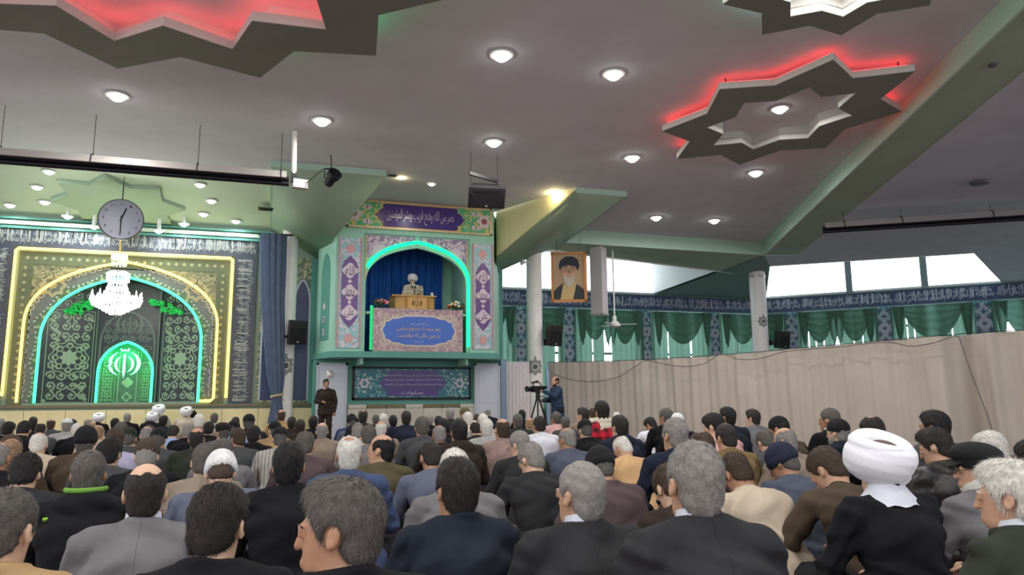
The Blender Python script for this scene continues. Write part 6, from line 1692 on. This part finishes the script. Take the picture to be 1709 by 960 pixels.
# ---- the seated congregation, far rows first (x, crown y, head width in the photograph give each one's place on the floor)
CROWD = [
 # row against the mihrab dado
 (2, 698, 14, 'short:grey', 'dgrey', 'coat', 'U', 'grey-haired man at the frame edge in the far row left of the mihrab'),
 (17, 704, 20, 'full:black', 'black', 'coat', 'D', 'black-haired man in black coat, second from the edge in the far left rows'),
 (56, 695, 14, 'short:dark', 'black', 'coat', 'U', 'dark-haired man sitting tall under the yellow neon foot of the mihrab'),
 (45, 706, 21, 'full:black', 'black', 'hood', 'B', 'bowed man in bulky black hooded coat under the left yellow neon'),
 (69, 709, 14, 'thin:dark', 'dgrey', 'suit', 'D', 'man with thinning dark hair behind the bulky black hooded coat'),
 (86, 699, 15, 'bald:brown', 'dgrey', 'suit', 'U', 'balding man in dark grey jacket below the left green neon foot'),
 (113, 698, 17, 'kufi:white:grey', 'lgrey', 'shirt', 'U', 'man with white cloth cap beside a black-haired man below the niche panel'),
 (121, 700, 16, 'full:black', 'black', 'coat', 'Dl', 'black-haired man just in front of the white cloth cap'),
 (129, 711, 15, 'short:white', 'black', 'coat', 'D', 'white-haired man in black coat half hidden by the tall black knit cap'),
 (148, 698, 12, 'bald:grey', 'taupe', 'suit', 'U', 'pale bald man left of the small far white turban'),
 (155, 704, 16, 'bald:tan', 'beige', 'suit', 'D', 'bald man with tan fringe in front of the small far white turban'),
 (165, 690, 20, 'turban:dark', 'black', 'robe', 'U', 'cleric in white turban and black robe alone below the inner niche'),
 (166, 709, 18, 'bald:tan', 'beige', 'suit', 'D', 'bald man in beige jacket right behind the black knit cap'),
 (192, 701, 12, 'full:black', 'black', 'coat', 'U', 'small dark-haired man right of the lone turbaned cleric'),
 (213, 689, 12, 'short:grey', 'black', 'coat', 'U', 'grey-haired man in black coat sitting high below the inner niche'),
 (204, 704, 22, 'short:pepper', 'dgreen', 'suit', 'Dr', 'grey-brown-haired man tilting his head before the grey-haired high sitter'),
 (217, 717, 24, 'knit:green', 'dgrey', 'coat', 'D', 'man in dark green knit cap beside the lavender shirt'),
 (265, 677, 18, 'turban:dark', 'lgrey', 'robe', 'U', 'cleric with the taller white turban of the pair by the right of the niche'),
 (254, 687, 17, 'turban:dark', 'black', 'robe', 'U', 'cleric with the lower white turban of the pair by the niche'),
 (273, 693, 15, 'full:black', 'navy', 'suit', 'U', 'dark-haired man in navy jacket in front of the pair of turbans'),
 (311, 680, 18, 'turban:grey', 'beige', 'robe', 'U', 'cleric in white turban and pale robe below the right green neon'),
 (323, 685, 11, 'full:black', 'char', 'coat', 'U', 'dark head just right of the turban over a pale robe'),
 (333, 691, 18, 'short:white', 'taupe', 'suit', 'D', 'white-haired man beside the turban over a pale robe'),
 (358, 689, 13, 'short:pepper', 'lgrey', 'suit', 'U', 'grey-haired man in light jacket below the yellow neon corner'),
 (393, 699, 12, 'full:dark', 'char', 'coat', 'U', 'small dark-haired man left of the black cap before the dado'),
 (416, 690, 20, 'knit:black', 'char', 'coat', 'Ur', 'man in round black cap turning right before the cream dado'),
 (250, 704, 21, 'flat:black', 'char', 'suit', 'D', 'man in flat black cap behind the lower turban of the pair'),
 (247, 711, 22, 'bald:grey', 'tan', 'suit', 'D', 'balding grey man in tan jacket beside the flat black cap'),
 (267, 718, 25, 'knit:black', 'dgrey', 'suit', 'D', 'man in black knit cap and dark jacket left of the pale blue shirt'),
 (291, 716, 22, 'full:dark', 'lblue', 'shirt', 'B', 'man in bright pale blue shirt bowing low'),
 (315, 715, 16, 'short:grey', 'black', 'coat', 'D', 'grey-haired man between the pale blue shirt and the orange bald head'),
 (329, 713, 26, 'bald:dark', 'dgreen', 'suit', 'U', 'man with orange bald crown in dark green jacket'),
 (349, 714, 16, 'full:black', 'black', 'coat', 'D', 'black-haired man right beside the orange bald crown'),
 (373, 707, 27, 'flat:black', 'grey', 'suit', 'UL', 'man in wide black cap with his face turned left, mid left rows'),
 (390, 712, 17, 'knit:black', 'lblue', 'shirt', 'UR', 'man in black cap and pale blue sleeves looking right'),
 (424, 716, 28, 'full:black', 'black', 'hood', 'D', 'man in wide black hooded coat in front of the cream dado'),
 # by the tied curtain and below the pulpit
 (470, 683, 15, 'bald:brown', 'tan', 'coat', 'U', 'balding man in tan coat at the foot of the tied blue curtain'),
 (459, 707, 18, 'knit:black', 'tan', 'coat', 'UL', 'man in tall black knit cap below the tied curtain'),
 (487, 696, 17, 'full:dark', 'dbrown', 'suit', 'U', 'dark-haired man in brown, left of two side by side below the column'),
 (501, 700, 18, 'full:dark', 'dbrown', 'suit', 'U', 'dark-haired man in brown, right of two side by side below the column'),
 (523, 694, 17, 'full:black', 'black', 'suit', 'Ur', 'black-haired man sitting at the feet of the standing guard'),
 (538, 705, 22, 'bald:grey', 'taupe', 'coat', 'U', 'bald man in taupe coat before the standing guard'),
 (587, 690, 18, 'beanie:black', 'blue', 'hood', 'U', 'man in dark beanie and blue jacket at the lower left of the tile sign'),
 (590, 698, 22, 'flat:black', 'bluegrey', 'coat', 'D', 'man in flat black cap right behind the blue jacket'),
 (606, 683, 17, 'thin:dark', 'char', 'suit', 'U', 'man with thinning dark hair sitting high below the tile sign'),
 (627, 692, 11, 'short:pepper', 'grey', 'suit', 'U', 'grey head peeking left of a white-haired man below the tile sign'),
 (640, 690, 15, 'short:white', 'grey', 'suit', 'U', 'white-haired man in grey in the front row below the tile sign'),
 (656, 693, 16, 'full:black', 'navy', 'suit', 'U', 'black-haired man in navy left of the tall navy suit'),
 (636, 702, 20, 'bald:white', 'taupe', 'suit', 'U', 'bald man with white sides in taupe before the bald man in olive'),
 (678, 685, 17, 'short:dark', 'navy', 'suit', 'U', 'short-haired man in navy suit sitting tall under the sign'),
 (615, 710, 28, 'full:pepper', 'grey', 'suit', 'D', 'man with bushy dark grey hair and grey jacket before the tile sign'),
 (597, 712, 17, 'kufi:grey:grey', 'lgrey', 'coat', 'D', 'man in light grey cap and coat left of the bushy dark grey hair'),
 (703, 696, 25, 'full:pepper', 'dgrey', 'suit', 'D', 'man with rough grey-dark hair and dark grey jacket below the sign'),
 (717, 694, 11, 'short:grey', 'black', 'coat', 'P', 'grey-haired man holding a white paper under the sign'),
 (732, 696, 13, 'full:black', 'black', 'coat', 'U', 'small black-haired man right of the white paper'),
 (739, 699, 22, 'full:black', 'black', 'coat', 'D', 'black-haired man in black coat behind the white paper'),
 (751, 680, 15, 'short:grey', 'char', 'coat', 'U', 'grey-haired man in charcoal sitting tall at the right end of the sign'),
 (776, 679, 16, 'knit:olive', 'cream', 'coat', 'UL', 'man in pointed olive cap left of the white door'),
 (780, 691, 22, 'long:white', 'cream', 'coat', 'D', 'man with cream white hair below the olive cap'),
 (796, 692, 11, 'full:brown', 'cream', 'shirt', 'U', 'small brown-haired man before the white door'),
 (806, 690, 18, 'short:white', 'lgrey', 'shirt', 'U', 'white-haired man in front of the white door'),
 (813, 685, 10, 'kufi:white:grey', 'navy', 'coat', 'B', 'bowing man in white skullcap and navy before the white door'),
 (791, 708, 20, 'full:black', 'black', 'coat', 'B', 'bowed black-haired man beside the grey blond head'),
 (812, 698, 23, 'short:white', 'lgrey', 'suit', 'U', 'man with blond white hair in light grey jacket'),
 (838, 697, 25, 'bald:brown', 'rose', 'suit', 'U', 'balding brown-haired man in dusty rose jacket'),
 (732, 709, 24, 'bald:grey', 'dbrown', 'coat', 'D', 'man with orange bald crown and grey sides in brown coat'),
 (766, 699, 30, 'full:black', 'dbrown', 'hood', 'U', 'large black-haired man in dark brown hooded coat'),
 (864, 690, 18, 'short:pepper', 'dgreen', 'suit', 'U', 'grey-haired man in dark olive jacket left of the pale column'),
 (871, 684, 13, 'full:black', 'black', 'coat', 'U', 'black-haired man beside the foot of the pale column'),
 (883, 697, 14, 'bald:tan', 'taupe', 'suit', 'D', 'pale bald man at the foot of the pale column'),
 (899, 695, 22, 'full:dark', 'white', 'shirt', 'D', 'dark-haired man in bluish white shirt under the tripod'),
 (928, 687, 17, 'short:pepper', 'pink', 'shirt', 'U', 'man in pink shirt in front of the cameraman'),
 (943, 694, 14, 'short:pepper', 'dgrey', 'suit', 'U', 'grey-haired man right of the pink shirt'),
 (973, 680, 17, 'full:dark', 'taupe', 'coat', 'UL', 'dark-haired man in taupe coat left of the red plaid shirt'),
 (989, 681, 13, 'full:brown', 'cream', 'coat', 'U', 'brown-haired man in cream beside the red plaid shirt'),
 (942, 716, 22, 'bald:grey', 'slate', 'suit', 'DL', 'bald grey man in slate suit facing left'),
 (1029, 688, 14, 'long:white', 'sage', 'coat', 'U', 'white-haired man in sage green coat behind the navy hooded jacket'),
 (1004, 669, 23, 'full:black', 'plaid', 'shirt', 'U', 'man in red plaid shirt with white fringed scarf', 'char', ('scarf',)),
 (1034, 693, 27, 'full:dark', 'navy', 'hood', 'Ul', 'dark-haired man in navy hooded jacket near the plaid shirt'),
 (974, 699, 26, 'knit:black', 'black', 'coat', 'D', 'man in tall black knit cap and black jacket before the cameraman'),
 (1079, 699, 18, 'full:black', 'white', 'shirt', 'BL', 'black-haired man in white shirt bowing near the beige curtain'),
 (1111, 681, 20, 'short:pepper', 'black', 'coat', 'UL', 'grey-dark-haired man in black against the beige curtain, left of the white cap'),
 (1130, 689, 20, 'kufi:white:white', 'black', 'coat', 'U', 'man in white skullcap behind the navy coated man'),
 (1185, 690, 29, 'full:black', 'pink', 'shirt', 'DL', 'black-haired man in pink shirt before the beige curtain'),
 (1214, 679, 24, 'full:black', 'ink', 'sweater', 'UL', 'black-haired man in dark sweater facing left at the beige curtain'),
 (1256, 683, 20, 'full:dark', 'grey', 'shirt', 'UL', 'dark-haired man in grey shirt facing left at the beige curtain'),
 (1294, 701, 33, 'kufi:black:black', 'brown', 'coat', 'DL', 'man in round black cap just beyond the bald man in taupe'),
 (1384, 681, 29, 'short:pepper', 'black', 'coat', 'UL', 'grey-dark-haired man in black coat with white collar facing left at the curtain', 'char', ('collar:white',)),
 (1398, 702, 38, 'knit:black:grey', 'ink', 'hood', 'UL', 'bearded man in black cap and dark blue hooded jacket', 'char', ('beard:grey',)),
 (1447, 695, 32, 'thin:dark', 'black', 'coat', 'DL', 'man with thinning brown hair in black coat above the big turban'),
 (1559, 685, 36, 'full:black', 'dgrey', 'suit', 'UL', 'man with tall black hair in dark grey jacket by the curtain fold'),
 (1549, 714, 44, 'full:dark', 'leather', 'leather', 'DL', 'dark-haired man in shiny black leather jacket'),
 (1643, 721, 38, 'long:white', 'black', 'coat', 'DL', 'man with fair white hair in black coat under the hanging cable'),
 (1716, 738, 40, 'full:black', 'black', 'coat', 'D', 'man in black coat cut by the frame edge beyond the fair white hair'),
 # middle rows
 (22, 727, 30, 'knit:brown', 'brown', 'suit', 'D', 'man in grey-brown knit cap behind the bald man in brown'),
 (68, 721, 28, 'bald:white', 'beige', 'sweater', 'D', 'man in beige sweater with white hair around a bald crown'),
 (145, 709, 37, 'beanie:black', 'brown', 'suit', 'U', 'man in large black knit hat and brown jacket'),
 (191, 714, 30, 'short:brown', 'lav', 'shirt', 'DL', 'brown-haired man in lavender shirt facing left'),
 (187, 741, 34, 'full:black', 'dgrey', 'suit', 'Dr', 'black-haired man in dark grey jacket before the lavender shirt'),
 (22, 737, 39, 'bald:tan', 'brown', 'suit', 'D', 'bald man in brown jacket near the frame edge'),
 (-2, 757, 30, 'bald:grey', 'black', 'coat', 'D', 'balding man in black coat cut by the frame edge'),
 (248, 731, 34, 'knit:brown:grey', 'black', 'coat', 'D', 'man in dark knitted cap with black coat and high collar'),
 (373, 733, 30, 'short:pepper', 'grey', 'suit', 'Cl', 'grey-topped man bowing in grey jacket behind the near white turban'),
 (394, 735, 22, 'short:brown', 'dgrey', 'shirt', 'DL', 'brown-haired man leaning beside the striped shirt'),
 (344, 743, 35, 'short:pepper', 'taupe', 'suit', 'D', 'man with brush-cut grey hair in taupe jacket'),
 (469, 712, 25, 'knit:black', 'stripe', 'shirt', 'D', 'man in black knit cap and pale grey striped shirt'),
 (510, 718, 33, 'thin:pepper', 'plum', 'suit', 'D', 'man with grey crown in plum brown jacket'),
 (151, 750, 53, 'short:pepper', 'black', 'hood', 'U', 'grey-haired man in black coat with lime green hood lining', 'char', ('trim',)),
 (369, 769, 62, 'beanie:white:brown', 'bluegrey', 'coat', 'B', 'bowed man in white wrapped headcloth and blue-grey jacket'),
 (483, 737, 57, 'full:black', 'black', 'suit', 'Ur', 'man with thick black hair and black jacket'),
 (583, 726, 44, 'thin:white', 'blue', 'suit', 'U', 'white-haired man with tan crown in blue blazer'),
 (638, 726, 42, 'bald:black', 'olive', 'sweater', 'ULL', 'bald man in olive jacket turning to look left'),
 (716, 740, 30, 'thin:dark', 'bluegrey', 'coat', 'C', 'man with thinning dark hair bowing in blue-grey jacket'),
 (756, 748, 50, 'short:white', 'grey', 'suit', 'D', 'white-haired man in grey suit behind the brown-haired man in black'),
 (862, 722, 26, 'short:grey', 'char', 'suit', 'DL', 'grey-haired man with glasses before the dusty rose jacket', 'char', ('glasses',)),
 (876, 740, 40, 'short:grey', 'char', 'suit', 'CL', 'grey-haired man leaning left in charcoal pinstripe suit'),
 (1027, 731, 28, 'bald:white', 'camel', 'sweater', 'BL', 'bald man in camel jacket bowing'),
 (994, 746, 46, 'beanie:black', 'plum', 'coat', 'C', 'man in black beanie and dark plum jacket'),
 (1126, 696, 38, 'short:grey', 'navy', 'coat', 'Ul', 'grey-haired man in thick navy coat'),
 (1166, 720, 44, 'thin:brown', 'brown', 'suit', 'D', 'man with thinning brown hair hidden behind the large grey head'),
 (1206, 707, 33, 'short:dark', 'mustard', 'sweater', 'Dl', 'dark-haired man in mustard brown jacket'),
 (1270, 722, 30, 'full:pepper', 'dgrey', 'coat', 'B', 'bowed man in dark grey coat right of the mustard jacket'),
 (1302, 713, 32, 'bald:grey', 'taupe', 'suit', 'DL', 'bald man in taupe jacket facing left'),
 (1289, 751, 48, 'beanie:navy', 'slate', 'suit', 'CL', 'man in navy beanie and slate jacket'),
 (1213, 768, 42, 'full:brown', 'beige', 'sweater', 'B', 'brown-haired man in beige sweater bowing behind the large grey head'),
 (1356, 768, 60, 'short:brown', 'brown', 'suit', 'BL', 'brown-haired man in brown suit bowing beside the big turban'),
 (1632, 743, 76, 'flat:black:white', 'grey', 'suit', 'ULL', 'white-bearded man in black flat cap and grey jacket facing left', 'char', ('beard:white', 'glasses')),
 # nearest rows
 (22, 829, 76, 'short:pepper', 'tan', 'coat', 'Dr', 'grey-haired man in tan jacket at the lower frame corner'),
 (246, 769, 56, 'bald:dark', 'grey', 'suit', 'U', 'balding man in grey suit seen squarely from behind', 'char', ('collar:white',)),
 (371, 818, 80, 'full:dark', 'black', 'coat', 'Dr', 'dark-haired man in wide black coat below the bowed headcloth'),
 (575, 796, 150, 'full:pepper', 'black', 'coat', 'ULL', 'nearest man, salt-and-pepper hair, face turned left', 'black', ()),
 (764, 764, 72, 'full:dark', 'ink', 'coat', 'Ul', 'brown-haired man in blue-black jacket nearest the centre aisle'),
 (970, 771, 64, 'short:grey', 'char', 'suit', 'UL', 'grey-haired man in charcoal suit with an ear showing, by the carpet gap', 'char', ('collar:white',)),
 (1158, 734, 88, 'short:grey', 'char', 'suit', 'U', 'broad grey-haired man in charcoal jacket with white collar edge', 'char', ('collar:white',)),
 (1467, 728, 118, 'turban:dark', 'black', 'robe', 'Ul', 'cleric in huge white turban and black robe seen from behind', 'black', ('mantle',)),
 (1684, 768, 84, 'long:white', 'dgreen', 'suit', 'UL', 'white-blond-haired man in dark jacket at the lower right frame edge', 'char', ('collar:white',)),
 # bodies whose heads are low or hidden between the others
 (45, 815, 40, 'full:black', 'char', 'suit', 'C', 'dark-haired man bent low behind the tan jacket'),
 (1105, 800, 46, 'full:brown', 'dbrown', 'suit', 'B', 'brown suited man bowed low left of the broad grey-haired man'),
 (1330, 800, 0, '', '', '', '', ''),
]
for c in reversed(CROWD):
    if not c[2]: continue
    x, yc, w_, kind, coat, style, pk, label = c[:8]
    who = sit(x, yc, w_, kind, coat, style, pk, label, c[8] if len(c) > 8 else 'char', c[9] if len(c) > 9 else ())
# white paper in the hands of the reader
reader = next(o for o in COL.objects if 'white paper under the sign' in str(o.get('label', '')))
pp_ = reader.location+Vector((.10, .40, .66))*reader.scale.x
q = MB(); q.grid(5, 6, lambda u, v: pp_+Vector((.13*(u-.5), .03*sin(u*3), .19*(v-.5)))); tag(q.build('paper_sheet', mat('paper_white', (236, 234, 230), .8), None, fix=False), 'white sheet of paper held up under the tile sign', 'paper')

# ---- standing guard
g = at_y(545, 632, 19.9); J = standing(hy=38, hp=6, arms=([np.array([-.25, -.04, 1.15]), np.array([.27, -.02, 1.16])], [np.array([-.25, .02, .90]), np.array([.03, .22, 1.14])], [(0, .1, -1), (-.8, .45, 0)]))
sg_ = (EYE+ray(545, 632).z/F*(g-EYEP).dot(D_))/1.755
person(J, 'guard', 2, Vector((g.x, 19.9, 0)), radians(180-25), sg_, 'short:dark', 'dbrown', 'suit', 1, 'man in dark brown suit standing guard by the white door under the pulpit', 'dbrown', ('collar:white',))
# shirt front of the guard is part of his clothing
# ---- cameraman and camera
cmn = at_d(930, 628, 18.6)
J = standing(hy=8, hp=6, lean=.03, arms=([np.array([-.22, .20, 1.24]), np.array([.25, .10, 1.14])], [np.array([-.06, .44, 1.36]), np.array([.10, .40, 1.12])], [(.2, .9, .15), (-.1, .95, .1)]))
cs = (EYE+ray(930, 628).z/F*18.6)/1.755
cface = radians(90+8)
b = Vector((cmn.x, cmn.y, 0))
person(J, 'cameraman', 2, b, cface, cs, 'bald:black', 'denim', 'long', 0, 'cameraman in long blue shirt standing at a tripod camera', 'navy', ('beard:dark',))
fwd = Vector((-sin(cface), cos(cface), 0)); sdv = Vector((cos(cface), sin(cface), 0))
cp_ = b+fwd*.58*cs+Vector((0, 0, 1.42*cs))
vc = empty('video_camera', cp_, 'black video camera on the tripod aimed at the pulpit', 'camera')
ang = cface+radians(14)
MB().box(cp_, (.14, .34, .15), rz=ang).build('body', BLACK, vc)
MB().lathe([(.05, 0), (.055, .02), (.06, .12), (.07, .14), (.07, .18), (.05, .17)], 16, cp_+fwd*.16, M=Matrix.Rotation(ang, 3, 'Z') @ Matrix.Rotation(radians(-90), 3, 'X')).build('lens', BLACK, vc, smooth='auto')
MB().tube([cp_+fwd*-.1+Vector((0, 0, .08)), cp_+fwd*-.06+Vector((0, 0, .16)), cp_+fwd*.10+Vector((0, 0, .16)), cp_+fwd*.13+Vector((0, 0, .08))], .014, 6).build('handle', BLACK, vc)
MB().tube([cp_+fwd*.16+Vector((0, 0, .15))+sdv*.02, cp_+fwd*-.02+Vector((0, 0, .2))], .022, 8).build('microphone', BLACK, vc)
MB().box(cp_+fwd*-.2+Vector((0, 0, .04)), (.07, .10, .07), rz=ang).build('viewfinder', BLACK, vc)
tr_ = empty('tripod', Vector((cp_.x, cp_.y, 0)), 'black three-legged tripod carrying the video camera beside the column', 'tripod')
hd = Vector((cp_.x, cp_.y, cp_.z-.09))
MB().lathe([(.05, -.18), (.06, -.12), (.05, -.02), (.07, 0), (.07, .012), (.02, .012)], 14, hd).build('head', BLACK, tr_, smooth='auto')
MB().tube([hd+Vector((0, 0, -.06)), hd-fwd*.34+Vector((0, 0, -.16))], .012, 6).build('pan_handle', BLACK, tr_)
for k in range(3):
    a = radians(30+120*k)+cface; e = Vector((hd.x+.42*cos(a), hd.y+.42*sin(a), .02)); t0 = hd+Vector((.04*cos(a), .04*sin(a), -.16)); m_ = t0*.5+e*.5
    l_ = MB().tube([t0, m_], .02, 6).build('leg', BLACK, tr_); l_ = MB().tube([m_*1.0, e], .014, 6).build('leg_extension', DGREY, tr_); MB().ball(e, .025).build('foot', BLACK, tr_)
MB().tube([hd+Vector((0, 0, -.16)), Vector((hd.x, hd.y, .65))], .015, 6).build('center_post', DGREY, tr_)
# ---- preacher seated behind the lectern
J = standing(hy=6, hp=8, arms=([np.array([-.27, .06, 1.14]), np.array([.27, .08, 1.14])], [np.array([-.24, .27, 1.30]), np.array([.10, .30, 1.12])], [(.1, .5, .9), (-.7, .7, 0)]))
J['kn'] = [np.array([s*.14, .42, .93]) for s in (-1, 1)]; J['an'] = [np.array([s*.14, .44, .52]) for s in (-1, 1)]; J['toe'] = [np.array([s*.15, .58, .47]) for s in (-1, 1)]
pc = at_y(690, 456, 21.0); ps = 1.0
zt_ = pc.z-1.80
pr = person(J, 'preacher', 2, Vector((pc.x, 21.15, zt_)), radians(180-4), ps, 'turban:white', 'cream', 'coat', 2, 'preacher in white turban and cream robe seated at the lectern microphone', 'cream', ('beard:white', 'glasses'))
for s_ in (-1, 1):
    q = MB(); q.grid(12, 10, lambda u, v: (s_*(.10+.17*u), -.02+.20*v+.0*u-.10*u*v, 1.46-.10*u-.40*v)); g_ = q.build('cloak', mat('brown_cloak', (96, 66, 44), .85), None, smooth=True, fix=False); g_.parent = pr
